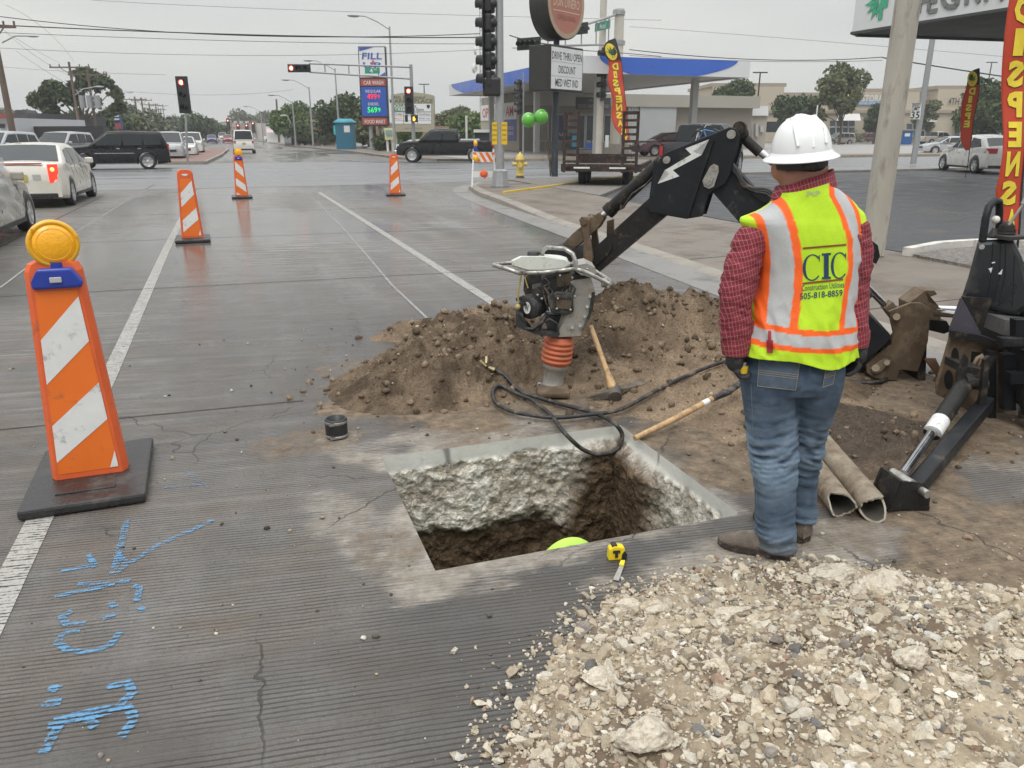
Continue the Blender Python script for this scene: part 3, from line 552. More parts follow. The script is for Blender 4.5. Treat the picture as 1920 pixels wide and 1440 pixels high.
# big chunks, each its own thing
chm=mat('chunk_concrete',(.56,.50,.40),.9,0,.25,40,1.,70,dirt=((.26,.20,.14),.30,22))
CK=[((1655,1112),.085,.45,'largest flat pale chunk lying at the far right edge of the rubble'),((1560,1092),.075,.4,'flat pale chunk just left of the largest chunk'),((1375,1165),.050,.7,'craggy pale chunk in the upper middle of the rubble'),((1180,1145),.032,.7,'pale chunk near the left top corner of the rubble'),((1697,1262),.040,.9,'round knobbly pale chunk at the right of the rubble'),((1215,1395),.062,.75,'large whitish chunk low in the rubble near the photo bottom'),((1130,1285),.045,.6,'tan sandy chunk at the left side of the rubble'),((1418,1235),.036,.6,'grey blocky chunk in the middle of the rubble'),((1350,1320),.022,.8,'small grey-white chunk below the middle of the rubble'),((1340,1262),.026,.8,'pale rounded chunk left of the grey blocky chunk'),((972,1398),.024,.7,'white chunk lying apart on the road at the rubble left edge'),((1230,1150),.030,.6,'greyish chunk beside the top left chunk'),((1125,1200),.022,.6,'pale chunk at the upper left edge of the rubble'),((1485,1185),.03,1.2,'upright pale chunk right of the rubble middle'),((1800,1300),.028,.6,'tan chunk toward the right photo edge'),((1565,1320),.03,.6,'pale chunk low right of the rubble middle')]
for q,s,fl,l in CK:
    p=G(*q); z=float(hr(np.array([p.x]),np.array([p.y]))[0]) if q[0]>1000 else 0
    s*=1.28; p=G(*q,z*.8); v,f=IC[5]; v=v.copy()
    for _ in range(11):
        dd=RNG.normal(size=3); dd/=np.linalg.norm(dd); e_=v@dd-(.45+.35*RNG.random()); v=v-np.maximum(e_,0)[:,None]*dd
    P=v*np.array([1.35,.9,fl*1.1]); nn_=fbm3(v*1.0+RNG.random(3)*30,1.5,4,.6); rid=np.abs(fbm3(v+RNG.random(3)*30,4.,3,.6)-.5); hf_=fbm3(v*9+RNG.random(3)*30,1.,4,.65); P=P*(.75+.55*nn_-.45*rid+.22*(hf_-.5))[:,None]*s; a=random.uniform(-.5,.5); c_,s_=math.cos(a),math.sin(a); P=np.c_[P[:,0]*c_-P[:,1]*s_,P[:,0]*s_+P[:,1]*c_,P[:,2]]
    o_=npmesh('concrete_chunk',P,f,chm,smooth=False if s<.03 else True); o_.location=(p.x,p.y,z+s*fl*.45); tag(o_,l,'concrete chunk','large chunks in the rubble')
# loose pebbles + crumbs on the road
n=3200; x=RNG.uniform(-2,4.8,n); y=1.1+RNG.random(n)**1.5*6; k=(box_d(x,y,HX0,HX1,HY0,HY1)>.02)&~inpoly(x,y,RP); d=box_d(x,y,.6,4.,2.,5.5); k&=RNG.random(n)<np.exp(-d/1.1)+.12; x=x[k];y=y[k]; s=.002+.011*RNG.random(len(x))**7
P,f,c_=stones(np.c_[x,y,s*.4],s,PAL[RNG.choice(9,len(x),p=PW/PW.sum())]*.9,1,.8,.3); dk=RNG.random(len(x))<.45; c_[np.repeat(dk,42 if len(IC[1][0])==42 else len(IC[1][0]))]*=.22
tag(npmesh('loose_pebbles',P,f,grm,attrs={'Col':c_},smooth=True),'scattered pebbles and dirt crumbs on the concrete road around the pit','pebbles',kind='stuff')
# ================= TRAFFIC PANELS =================
orp=mat('panel_orange_plastic',(.72,.125,.035),.45,0,.10,7,.15,30,dirt=((.30,.09,.04),.14,9))
ors=mat('reflective_orange',(.80,.17,.02),.38,0,.07,5,dirt=((.35,.12,.04),.12,12)); whs=mat('reflective_white',(.72,.72,.70),.35,0,.06,14,dirt=((.25,.24,.22),.12,11))
rub=mat('black_rubber_base',(.028,.027,.027),.33,0,.3,5,.3,60,dirt=((.11,.10,.09),.22,4)); lens=mat('amber_lens',(.85,.40,.01),.18,0,.08,30,.35,90,coat=.6,emit=(.9,.38,.0,.12))
lens2=mat('amber_lens_rim',(.80,.42,.02),.3,0,.08,10,coat=.3); bluep=mat('blue_case',(.02,.045,.32),.35,0,.1,8,coat=.2); greyp=mat('light_grey_plastic',(.45,.45,.45),.4)
def panel(label,loc,rz,up=True,light=False,S_=1.,group='orange and white panels along the closed lane',first=True,lens_rz=0):
    t=thing('traffic_channelizer',label,'traffic panel',(*loc,0),rz,group)
    b=MB(); b.box((0,.04,.03),(.54*S_,.78*S_,.05),bev=.014); b.box((0,-.20,.058),(.26,.05,.008),bev=.004); b.box((0,.30,.058),(.20,.03,.008),bev=.004); b.build('base',rub,t,False)
    z0,z1=.056,1.14; W=lambda z:.172-.056*(z-z0)/(z1-z0); D=lambda z:.065-.02*(z-z0)/(z1-z0)
    b=MB(); R_=[]
    for z,k in [(z0,1),(.3,1),(.6,1),(.9,1),(1.09,1),(1.125,.88),(1.14,.6)]:
        w_,d=W(z)*k,D(z); R_.append([Vector(p) for p in [(-w_,d,z),(-w_-.0,0,z),(-w_+.022,-d*.55,z),(-w_+.032,-d*.55,z),(w_-.032,-d*.55,z),(w_-.022,-d*.55,z),(w_,0,z),(w_,d,z)]])
    b.rings(R_,True,False); b.build('board',orp,t,False)
    def sh(fx,fz):   # sheet coords: fx -1..1, fz 0 top..1 bottom
        zz=1.0-fz*.915; ww=W(zz)-.036; return Vector((fx*ww,-D(zz)*.55-.002,zz))
    b=MB(); b.quad(sh(-1,0),sh(-1,1),sh(1,1),sh(1,0)); b.build('orange_sheeting',ors,t,False)
    b=MB()
    for a,c in ([(.25,.49),(.72,.93)] if up else [(.03,.275),(.50,.71)]):
        q=[(-1,a),(-1,c),(1,c-.215),(1,a-.215)] if up else [(-1,a-.0),(-1,c-.0),(1,c+.215),(1,a+.215)]
        b.quad(*[sh(x,z)-Vector((0,.002,0)) for x,z in q])
    for q in ([[(1,.90),(.72,.995),(1,.995)]] if up else [[(-1,.93),(-1,.995),(-.1,.995)]]): b.quad(*[sh(x,z)-Vector((0,.002,0)) for x,z in q])
    b.build('white_stripe',whs,t,False)
    b=MB(); 
    b.prism([Vector((.05*math.cos(a),-D(1.07)*.55-.004,1.075+.03*math.sin(a))) for a in [PI+PI*i/8 for i in range(9)]],(0,.003,0)); b.build('grip_slot',whs,t,False)
    if light:
        b=MB(); M=Matrix.Translation((.012,-.055,1.055))@Matrix.Diagonal((.82,1,.95,1)); b.T=M
        b.prism([Vector(p) for p in [(-.125,0,-.045),(.125,0,-.045),(.13,0,-.01),(.085,0,.055),(-.085,0,.055),(-.13,0,-.01)]],(0,.07,0)); cz=b.build('battery_case',bluep,t,False)
        bv=cz.modifiers.new('b','BEVEL'); bv.width=.012; bv.segments=3
        b=MB(); b.box((.012,-.060,1.055),(.05,.008,.026),bev=.004); b.build('case_badge',greyp,cz,False)
        M=Matrix.Translation((.022,-.01,1.215))@Matrix.Rotation(lens_rz,4,'Z')@Matrix.Scale(.80,4)
        b=MB(); b.T=M; b.lathe([(.135,.03),(.137,0),(.132,-.012),(.118,-.018),(.110,-.010)],axis=(0,1,0),n=40); b.lathe([(.118,.04),(.125,.03)],axis=(0,1,0),n=40)
        for a in (.3,2.4,4.7): b.box((.128*math.cos(a),-.02,.128*math.sin(a)),(.014,.012,.014))
        b.build('lens_rim',lens2,t,False)
        b=MB(); b.T=M; b.lathe([(.110,-.010),(.100,-.024),(.06,-.036),(.03,-.041),(.001,-.043)],axis=(0,1,0),n=40)
        for rr in (.035,.06,.085): b.lathe([(rr,-.043+rr*.18),(rr+.004,-.046+rr*.18),(rr+.008,-.043+rr*.2)],axis=(0,1,0),n=36,caps=False)
        b.build('lens',lens,t,False); b=MB(); b.T=M; b.lathe([(.125,.03),(.11,.055),(.06,.075),(.001,.08)],axis=(0,1,0),n=32); b.build('rear_lens',lens2,t,False)
        b=MB(); b.cyl((.02,-.01,1.09),(.02,-.01,1.13),.03,n=12); b.build('lens_neck',bluep,t,False)
    return t
panel('nearest orange panel with an amber warning light on a blue case, on a black base',(-.83,4.09),R(2),True,True,lens_rz=R(12))
panel('second orange panel without any light, standing on the white lane line',(-.71,13.95),R(2),True,group='orange and white panels along the closed lane')
panel('distant orange panel topped by an amber light, its white stripes sloping down to the right',(.22,23.1),R(0),False,True)
panel('distant orange panel without light standing in front of the black pickup truck',(4.41,22.6),R(-8),True)
# ---- A-frame barricade on the corner ----
wpl=mat('white_plastic',(.70,.70,.68),.45,0,.06,8,dirt=((.3,.28,.24),.15,9))
bp_=G(885,349,.15); t=thing('barricade','white folding barricade with orange striped board and small amber light on the corner pavement','barricade',(bp_.x+.35,bp_.y-.1,.15),R(-16))
for i,(x,y) in enumerate([(-.36,-.25),(.36,-.25),(-.36,.28),(.36,.28)]):
    b=MB(); b.bar((x,y,0),(x*.83,y*.1,1.1 if y<0 else 1.0),.045,.03); b.build('leg',wpl,t,False)
b=MB(); b.box((0,-.06,.86),(.68,.03,.30)); bo=b.build('board',whs,t,False)
b=MB()
for k in range(4):
    x=-.34+k*.19; P=[(x,1.0),(x+.10,1.0),(x+.10+.17,.72),(x+.17,.72)]; P=[(max(-.34,min(.34,a)),c) for a,c in P]; b.quad(*[Vector((a,-.077,c)) for a,c in P])
b.build('orange_stripe',ors,t,False)
b=MB(); b.box((0,-.17,.36),(.66,.03,.17)); b.build('lower_board',wpl,t,False)
b=MB(); b.ell((0.0,-.22,.38),(.12,.05,.11),12,8); b.box((.03,-.22,.28),(.07,.03,.08)); b.build('orange_flag',mat('orange_cloth',(.75,.13,.04),.8,0,.2,12),t,False)
b=MB(); b.lathe([(.001,-.05),(.08,-.04),(.09,0),(.08,.04),(.001,.05)],(-.24,-.06,1.26),(1,.25,0),n=20); b.build('lens',lens,t,False); b=MB(); b.box((-.24,-.06,1.10),(.13,.07,.13),bev=.02); b.build('battery_case',bluep,t,False)
b=MB(); b.lathe([(.001,-.012),(.10,-.01),(.10,.01),(.001,.012)],(-.24,-.10,.83),(0,1,0),n=20); b.build('reflector',lens,t,False)
# ================= WORKER =================
from mathutils.bvhtree import BVHTree
def remesh(mb,vox,sm=2,name='tmp'):
    me=bpy.data.meshes.new(name); me.from_pydata(mb.v,[],mb.f); o=bpy.data.objects.new(name,me); C.objects.link(o)
    r=o.modifiers.new('r','REMESH'); r.mode='VOXEL'; r.voxel_size=vox
    s=o.modifiers.new('s','SMOOTH'); s.iterations=sm; s.factor=.5
    dg=bpy.context.evaluated_depsgraph_get(); dg.update(); e=o.evaluated_get(dg).to_mesh(); n=len(e.vertices); v=np.zeros(n*3,np.float32); e.vertices.foreach_get('co',v); nn=np.zeros(n*3,np.float32); e.vertex_normals.foreach_get('vector',nn)
    f=[tuple(p.vertices) for p in e.polygons]; o.evaluated_get(dg).to_mesh_clear(); bpy.data.objects.remove(o); bpy.data.meshes.remove(me)
    f=np.array([q if len(q)==4 else (*q,q[-1]) for q in f]); return v.reshape(-1,3).astype(float),f,nn.reshape(-1,3).astype(float)
def quads(f):
    return f
def mk(name,v,f,m,parent,cols=None,smooth=True):
    me=bpy.data.meshes.new(name); fl=[tuple(dict.fromkeys(q)) for q in f.tolist()]
    me.from_pydata([tuple(p) for p in v],[],fl); me.polygons.foreach_set('use_smooth',[smooth]*len(fl)); me.materials.append(m)
    if cols is not None: q=me.color_attributes.new('Col','FLOAT_COLOR','POINT'); q.data.foreach_set('color',np.c_[cols,np.ones(len(cols))].astype(np.float32).ravel())
    me.update(); o=bpy.data.objects.new(name,me); C.objects.link(o)
    if parent is not None: o.parent=parent
    return o
D0=2.92
def WP(u,z,d=0): return CR*u+CF*(D0+d)+UZ*z
def ering(u,z,d,hu,hd,n=28,p=2.3,ang=0,tu=0,td=0):
    o=[]; 
    for k in range(n):
        a=2*PI*k/n; c=math.cos(a); s=math.sin(a); x=hu*abs(c)**(2/p)*(1 if c>=0 else -1); y=hd*abs(s)**(2/p)*(1 if s>=0 else -1)
        xr=x*math.cos(ang)-y*math.sin(ang); yr=x*math.sin(ang)+y*math.cos(ang); o.append(WP(u+xr,z+tu*xr+td*yr,d+yr))
    return o
def limb(b,pts,n=16):  # pts: (u,z,d,r)
    b.tube([WP(u,z,d) for u,z,d,r in pts],[q[3] for q in pts],n)
def ball(b,u,z,d,r): b.ell(WP(u,z,d),r,16,10)
skin=mat('skin',(.42,.20,.13),.5,0,.12,12,.15,120); skin.node_tree.nodes['Principled BSDF'].inputs['Subsurface Weight'].default_value=.05
fl=G(1425,1040); fr=G(1508,1012)
dl=(fl.x*sa+fl.y*ca)-D0; dr=(fr.x*sa+fr.y*ca)-D0+.04
# body
b=MB()
b.rings([ering(1.115,z,dd,a,c) for z,dd,a,c in [(.80,0,.15,.10),(.95,0,.15,.10),(1.15,0,.15,.10),(1.33,0,.16,.09),(1.42,.01,.12,.075),(1.46,.02,.07,.06)]])
limb(b,[(1.095,1.42,.02,.070),(1.082,1.50,.03,.080),(1.074,1.57,.035,.080)])
b.ell(WP(1.072,1.625,.045),(.078,.098,.105),20,14); 
for s in (-1,1): b.ell(WP(1.068+s*.080,1.575,.045),(.022,.034,.042),12,10)
b.ell(WP(1.062,1.60,.148),(.014,.018,.022),8,6); b.ell(WP(1.064,1.54,.12),(.03,.02,.03),8,6)
limb(b,[(.93,1.36,0,.05),(.87,1.15,-.02,.04),(.875,.95,-.03,.03)]); limb(b,[(1.28,1.37,0,.05),(1.325,1.15,.0,.04),(1.33,.95,-.01,.03)])
limb(b,[(1.02,.82,0,.08),(1.07,.45,dl*.5,.055),(1.115,.07,dl,.035)]); limb(b,[(1.20,.82,0,.08),(1.225,.45,dr*.6,.055),(1.27,.07,dr,.035)])
v,f,nn=remesh(b,.011,2); person=mk('person',v,f,skin,None)
tag(person,'worker in white hard hat, lime vest, plaid red shirt and jeans beside the pit','person')
# jeans
dn=mat('denim',(1,1,1),.85,0,.10,160,.35,400,attr='Col')
b=MB()
b.rings([ering(*q) for q in [(1.115,.93,.0,.165,.10),(1.112,.88,.0,.188,.118),(1.108,.82,-.005,.205,.138),(1.108,.77,-.005,.200,.14),(1.11,.73,-.0,.19,.13)]])
b.rings([ering(*q) for q in [(1.015,.83,0,.10,.12),(1.02,.76,0,.105,.125),(1.035,.68,0,.103,.115),(1.05,.58,dl*.2,.098,.100),(1.065,.49,dl*.45,.090,.085),(1.073,.43,dl*.6,.086,.080),(1.08,.36,dl*.75,.084,.080),(1.09,.26,dl*.9,.080,.080),(1.10,.16,dl,.077,.078),(1.112,.08,dl,.078,.082),(1.118,.04,dl,.076,.082)]])
b.rings([ering(*q) for q in [(1.205,.83,0,.10,.12),(1.208,.76,0,.098,.125),(1.213,.68,.01,.090,.115),(1.22,.58,dr*.3,.080,.095),(1.226,.49,dr*.5,.074,.085),(1.232,.43,dr*.6,.070,.080),(1.24,.36,dr*.8,.068,.08),(1.248,.26,dr,.070,.080),(1.256,.16,dr,.070,.080),(1.262,.09,dr,.070,.080)]])
v,f,nn=remesh(b,.0075,3)
kn=np.exp(-((v[:,2]-.44)/.12)**2)+.7*np.exp(-((v[:,2]-.10)/.07)**2)+.13
uu=v[:,0]*ca-v[:,1]*sa; q=np.c_[uu*7,v[:,1]*3,(v[:,2]+.25*np.abs(uu-1.14))*34]; rg=1-np.abs(fbm3(q,1.,3,.5)*2-1)
lowf=fbm3(v,7,3)-.5; rg2=1-np.abs(fbm3(q*1.9+9,1.,3,.5)*2-1); d=(rg-.62)*.030*kn+(rg2-.6)*.012*kn+lowf*.013
seam=np.abs(uu-1.118)<.006; d=d-.004*(seam&(v[:,2]>.74)); v2=v+nn*d[:,None]
lt=.5*kn*sstep(.55,.85,rg)+.35*np.exp(-((v[:,2]-.5)/.2)**2)*sstep(.4,.7,fbm3(v,9,4)); lt=np.clip(lt+.25*fbm3(v,40,3),0,1)[:,None]
lt=np.clip(lt*1.25-.10,0,1); col=np.array([.030,.053,.088])*(1-lt)+np.array([.20,.275,.36])*lt; low=sstep(.13,.03,v[:,2])[:,None]*.5; col=col*(1-low)+np.array([.17,.16,.13])*low
jeans=mk('jeans',v2,f,dn,person,col)
def bvh(v,f): return BVHTree.FromPolygons([Vector(p) for p in v],[tuple(dict.fromkeys(q)) for q in f.tolist()])
Bj=bvh(v2,f)
def proj(B,px,py,off=.002,D=D0):
    r=ray(px,py).normalized(); h=B.ray_cast(O,r)
    return (h[0]-r*off) if h[0] is not None else DV(px,py,D)-r*.1
thr=mat('gold_thread',(.42,.34,.22),.8)
def pline(b,B,pts,r,off=.002,n=6,sub=8):
    P=[]
    for i in range(len(pts)-1):
        for k in range(sub): t=k/sub; P.append(proj(B,pts[i][0]*(1-t)+pts[i+1][0]*t,pts[i][1]*(1-t)+pts[i+1][1]*t,off))
    P.append(proj(B,*pts[-1],off)); b.tube(P,r,n)
def ppatch(b,B,quad,n=10,m=10,off=.004):
    (x0,y0),(x1,y1),(x2,y2),(x3,y3)=quad; o=len(b.v); P=[]
    for j in range(m+1):
        for i in range(n+1):
            s,t=i/n,j/m; P.append(proj(B,(x0*(1-s)+x1*s)*(1-t)+(x3*(1-s)+x2*s)*t,(y0*(1-s)+y1*s)*(1-t)+(y3*(1-s)+y2*s)*t,off))
    b.add(P,[(j*(n+1)+i,j*(n+1)+i+1,(j+1)*(n+1)+i+1,(j+1)*(n+1)+i) for j in range(m) for i in range(n)],True)
dpk=mat('denim_pocket',(.075,.105,.145),.85,0,.25,50,.35,400)
for L_,qd in (('pocket',[(1424,668),(1500,678),(1492,732),(1420,724)]),('pocket',[(1550,682),(1571,677),(1562,720),(1542,727)])):
    b=MB(); ppatch(b,Bj,qd,off=.005); pk=b.build(L_,dpk,jeans)
    b=MB(); (xa,ya),(xb,yb),(xc,yc),(xd,yd)=qd
    for t in (.03,.46,.53,.60): pline(b,Bj,[(xa*(1-t)+xd*t,ya*(1-t)+yd*t),(xb*(1-t)+xc*t,yb*(1-t)+yc*t)],.0008,.007,4)
    pline(b,Bj,[(xa,ya),(xd,yd)],.0007,.007,4); pline(b,Bj,[(xb,yb),(xc,yc),(xd,yd)],.0007,.007,4); b.build('stitching',thr,pk)
b=MB(); pline(b,Bj,[(1408,720),(1412,800),(1410,850),(1418,900),(1420,980),(1412,1008)],.0012,.0015,4); b.build('side_seam',mat('seam',(.16,.20,.25),.9),jeans)
# shirt
def plaid():
    m=bpy.data.materials.new('plaid_red_shirt'); m.use_nodes=True; nt=m.node_tree; b=nt.nodes['Principled BSDF']; tc=nd(nt,'ShaderNodeTexCoord')
    mp=nd(nt,'ShaderNodeMapping'); mp.inputs['Rotation'].default_value=(0,0,AZ); lk(nt,tc.outputs['Object'],mp.inputs[0]); dd=nd(nt,'ShaderNodeMix',data_type='VECTOR'); dd.inputs[0].default_value=.02
    nn=nd(nt,'ShaderNodeTexNoise'); nn.inputs['Scale'].default_value=9; lk(nt,tc.outputs['Object'],nn.inputs['Vector']); lk(nt,mp.outputs[0],dd.inputs[4]); lk(nt,nn.outputs[1],dd.inputs[5])
    s=nd(nt,'ShaderNodeSeparateXYZ'); lk(nt,dd.outputs[1],s.inputs[0])
    def ln(v,per,wd,off=0.): return MR(nt,MA(nt,'ABSOLUTE',MA(nt,'SUBTRACT',MA(nt,'FRACT',MA(nt,'ADD',MA(nt,'MULTIPLY',v,1/per),off)),.5)),wd,wd*.4,0,1)
    diag=MA(nt,'ADD',s.outputs[0],MA(nt,'MULTIPLY',s.outputs[2],.22))
    g=MA(nt,'MAXIMUM',ln(diag,.0115,.10),MA(nt,'MULTIPLY',ln(MA(nt,'SUBTRACT',s.outputs[2],MA(nt,'MULTIPLY',s.outputs[0],.3)),.019,.09),.8))
    base=MX(nt,MR(nt,N(nt,30,4,.6,tc.outputs['Object']),.3,.7),(.14,.010,.018),(.23,.022,.034)); c=MX(nt,MA(nt,'MULTIPLY',g,.62),base,(.42,.20,.21)); lk(nt,c,b.inputs['Base Color']); b.inputs['Roughness'].default_value=.85
    return m
pl=plaid(); b=MB()
b.rings([ering(*q) for q in [(1.115,.90,0,.185,.115),(1.125,1.0,0,.175,.115),(1.135,1.12,0,.165,.11),(1.13,1.25,0,.175,.11),(1.11,1.34,0,.20,.105),(1.10,1.40,.005,.17,.09),(1.095,1.45,.015,.105,.08),(1.085,1.49,.022,.078,.075)]])
limb(b,[(.945,1.365,0,.062),(.898,1.31,-.01,.064),(.868,1.22,-.03,.064),(.852,1.12,-.045,.063),(.852,1.05,-.05,.059),(.858,.98,-.05,.056),(.862,.93,-.055,.050),(.864,.905,-.06,.046)],20)
limb(b,[(1.26,1.375,0,.065),(1.285,1.30,0,.062),(1.302,1.20,.0,.060),(1.308,1.10,.0,.059),(1.312,1.03,-.01,.055),(1.325,.97,-.02,.052),(1.328,.935,-.03,.048)],20)
v,f,nn=remesh(b,.0075,3); q=np.c_[v[:,0]*12,v[:,1]*12,v[:,2]*26]; q[:,2]+=q[:,0]*.7; rg=1-np.abs(fbm3(q,1.,3,.5)*2-1); v=v+nn*((rg-.6)*.022+(fbm3(v,8,3)-.5)*.018)[:,None]
shirt=mk('shirt',v,f,pl,person)
b=MB(); R_=[]
for z,ex,t_ in [(1.445,.02,0),(1.475,.016,0),(1.51,.012,0),(1.548,.012,0),(1.553,.018,0),(1.51,.030,0),(1.45,.045,0)]:
    R_.append([WP(1.088+(.082+ex)*math.cos(a)-(z-1.45)*.05,z+.024*math.cos(a)-.02*max(0,-math.cos(a)-.2)-.02*max(0,math.sin(a)),.03+(.078+ex)*math.sin(a)) for a in [2*PI*k/40 for k in range(40)]])
b.rings(R_,False); b.build('collar',pl,shirt)
for u_,z_,d_,r_ in ((.863,.925,-.058,.054),(1.328,.95,-.028,.055)):
    b=MB(); b.tube([WP(u_,z_+.03,d_),WP(u_,z_-.0,d_),WP(u_+.002,z_-.035,d_)],[r_-.002,r_+.001,r_-.002],20); b.build('cuff',pl,shirt)
# vest
VR=[(.835,.893,1.348,.158),(.88,.896,1.342,.156),(.96,.918,1.332,.146),(1.03,.935,1.325,.130),(1.10,.950,1.325,.128),(1.18,.950,1.330,.126),(1.26,.925,1.338,.124),(1.32,.893,1.342,.120),(1.37,.862,1.338,.112),(1.395,.865,1.325,.104),(1.425,.905,1.285,.098),(1.455,.955,1.235,.094),(1.49,.995,1.188,.090),(1.508,1.002,1.18,.086)]
KZ=.956; VR=[(H-(H-q[0])*KZ,q[1]-.006,q[2]-.020,q[3]) for q in VR]; nz_,na=190,220; vz=np.linspace(0,1,nz_); zk=np.linspace(0,1,len(VR)); tab=np.array(VR); tb=np.array([np.interp(vz,zk,tab[:,k]) for k in range(4)]).T
for _ in range(10): tb[1:-1]=(tb[:-2]+tb[2:]+2*tb[1:-1])/4
a=np.linspace(0,2*PI,na,endpoint=False); cc,ss=np.cos(a),np.sin(a); X=np.sign(cc)*np.abs(cc)**(2/2.35); Yv=np.sign(ss)*np.abs(ss)**(2/2.35)
cu=(tb[:,1]+tb[:,2])/2; hu=(tb[:,2]-tb[:,1])/2; U=cu[:,None]+hu[:,None]*X[None]; Dp=tb[:,3][:,None]*Yv[None]*np.ones((nz_,1)); Z=tb[:,0][:,None]+0*U
Z=Z+.014*sstep(.93,.88,Z)-.034*np.exp(-((U-1.20)/.09)**2)*sstep(.94,.88,Z)+.26*(U-1.09)*sstep(1.38,1.5,Z)
fl_=fbm3(np.c_[U.ravel()*5,Dp.ravel()*5,Z.ravel()*3],1.,3)-.5; fo=1-np.abs(fbm3(np.c_[U.ravel()*16+Z.ravel()*5,Dp.ravel()*4,Z.ravel()*6],1.,3)*2-1)
dsp=(fl_*.035+(fo-.6)*.022*(sstep(1.15,1.0,Z.ravel())+sstep(1.2,1.34,U.ravel())*.9+.35)).reshape(Z.shape)
U2=U+X[None]*dsp; D2=Dp+Yv[None]*dsp+.004
Pw=(U2[...,None]*np.array(CR)+ (D2[...,None]+D0)*np.array(CF)+Z[...,None]*np.array([0,0,1.])).reshape(-1,3)
f=np.array([(j*na+i,j*na+(i+1)%na,(j+1)*na+(i+1)%na,(j+1)*na+i) for j in range(nz_-1) for i in range(na)])
# stripe pattern of the vest in garment coordinates
def pix(px,py): r=ray(px,py); k=(D0-.115)/(r.x*sa+r.y*ca); p=O+r*k; return (p.x*ca-p.y*sa,p.z)
Lc=np.array([pix(*q) for q in [(1448,372),(1455,400),(1466,450),(1472,500),(1470,550),(1462,600),(1455,640)]])[::-1]; Rc=np.array([pix(*q) for q in [(1586,368),(1601,400),(1613,450),(1612,500),(1601,550),(1592,600),(1585,640)]])[::-1]
lim=np.array([.52,.78,.02]); oc=np.array([1.0,.14,.015]); sc_=np.array([.50,.50,.52])
uf=U.ravel(); zf=Z.ravel(); fro=Yv[None].repeat(nz_,0).ravel()>.15; ufm=np.where(fro,2.23-uf,uf)
col=np.tile(lim,(len(uf),1)); col=col*(.94+.12*fbm3(Pw,25,3))[:,None]
for Tb,ho,hi in ((Lc,.066,.036),(Rc,.046,.024)):
    c_=np.interp(zf,Tb[:,1],Tb[:,0]); d_=np.abs(ufm-c_); k1=sstep(ho+.001,ho-.001,d_)[:,None]; k2=sstep(hi+.001,hi-.001,d_)[:,None]; on=(zf>H-(H-.965)*KZ)[:,None]
    col=np.where(on,col*(1-k1)+oc*k1,col); col=np.where(on,col*(1-k2)+sc_*k2,col)
zz=zf-.06*(uf-1.1)*0+.012*np.sin((uf-1.0)*9)
for lo,hi,cc_ in ((.962,.985,oc),(.915,.962,sc_),(.893,.915,oc)):
    lo,hi=H-(H-lo)*KZ,H-(H-hi)*KZ; k1=((zz>lo)&(zz<hi))[:,None]; col=np.where(k1,cc_,col)
vm=bpy.data.materials.new('safety_vest'); vm.use_nodes=True; nt=vm.node_tree; pb=nt.nodes['Principled BSDF']; at=nd(nt,'ShaderNodeAttribute',attribute_name='Col'); tc=nd(nt,'ShaderNodeTexCoord')
c=MX(nt,MR(nt,N(nt,300,2,.5,tc.outputs['Object']),.3,.7,.0,.22),at.outputs[0],(.30,.42,.02),'MULTIPLY'); lk(nt,c,pb.inputs['Base Color']); pb.inputs['Roughness'].default_value=.75
bp=nd(nt,'ShaderNodeBump'); bp.inputs['Strength'].default_value=.25; bp.inputs['Distance'].default_value=.002; lk(nt,N(nt,350,2,.5,tc.outputs['Object']),bp.inputs['Height']); lk(nt,bp.outputs[0],pb.inputs['Normal'])
vest=mk('safety_vest',Pw,f,vm,person,col); Bv=bvh(Pw,f)
so_=vest.modifiers.new('s','SOLIDIFY'); so_.thickness=.003; so_.offset=-1
def plett(b,B,tv,tf,off=.0025): b.add([proj(B,x,y,off) for x,y in tv],tf)
navy=mat('navy_print',(.015,.045,.10),.7); brn=mat('brown_print',(.22,.06,.02),.7)
def glyph_C(cx,cy,w,h,n=26):
    v=[];f=[]
    for k in range(n+1):
        a=R(42)+R(276)*k/n; th=.045+.20*abs(math.sin((a-R(90))/2*1.0+R(0)))**1.2*(1 if True else 0); th=.10+.26*max(0,-math.cos(a))**.9
        for r_ in (1,1-th): v.append((cx+w/2*r_*math.cos(a)*1.0+(0 if r_==1 else -w*.02),cy-h/2*(1 if r_==1 else 1-.06-th*.25)*math.sin(a)))
    f=[(2*k,2*k+2,2*k+3,2*k+1) for k in range(n)]
    o=len(v); v+=[(cx+w*.33,cy-h*.42),(cx+w*.39,cy-h*.47),(cx+w*.40,cy-h*.20),(cx+w*.36,cy-h*.22)]; f.append((o,o+1,o+2,o+3))
    return v,f
def sk(v): return [(x,y-(x-1545)*.075) for x,y in v]
b=MB()
for cx,w in ((1523,36),(1574,32)): v_,f_=glyph_C(cx,500,w,50); plett(b,Bv,sk(v_),f_)
v_=[];f_=[]
for x0,y0,x1,y1 in [(1545,478,1554,521),(1541,475,1558,479),(1541,519.5,1558,523.5)]:
    for j in range(7):
        for xx in (x0,x1): v_.append((xx,y0+(y1-y0)*j/6))
    o=len(v_)-14; f_+=[(o+2*j,o+2*j+1,o+2*j+3,o+2*j+2) for j in range(6)]
plett(b,Bv,sk(v_),f_); b.build('lettering',navy,vest)
for q in ([(1505,464),(1587,457)],[(1505,530),(1581,522)]):
    b=MB(); ppatch(b,Bv,[q[0],q[1],(q[1][0],q[1][1]+3.5),(q[0][0],q[0][1]+3.5)],24,1,.0025); b.build('printed_rule',brn,vest)
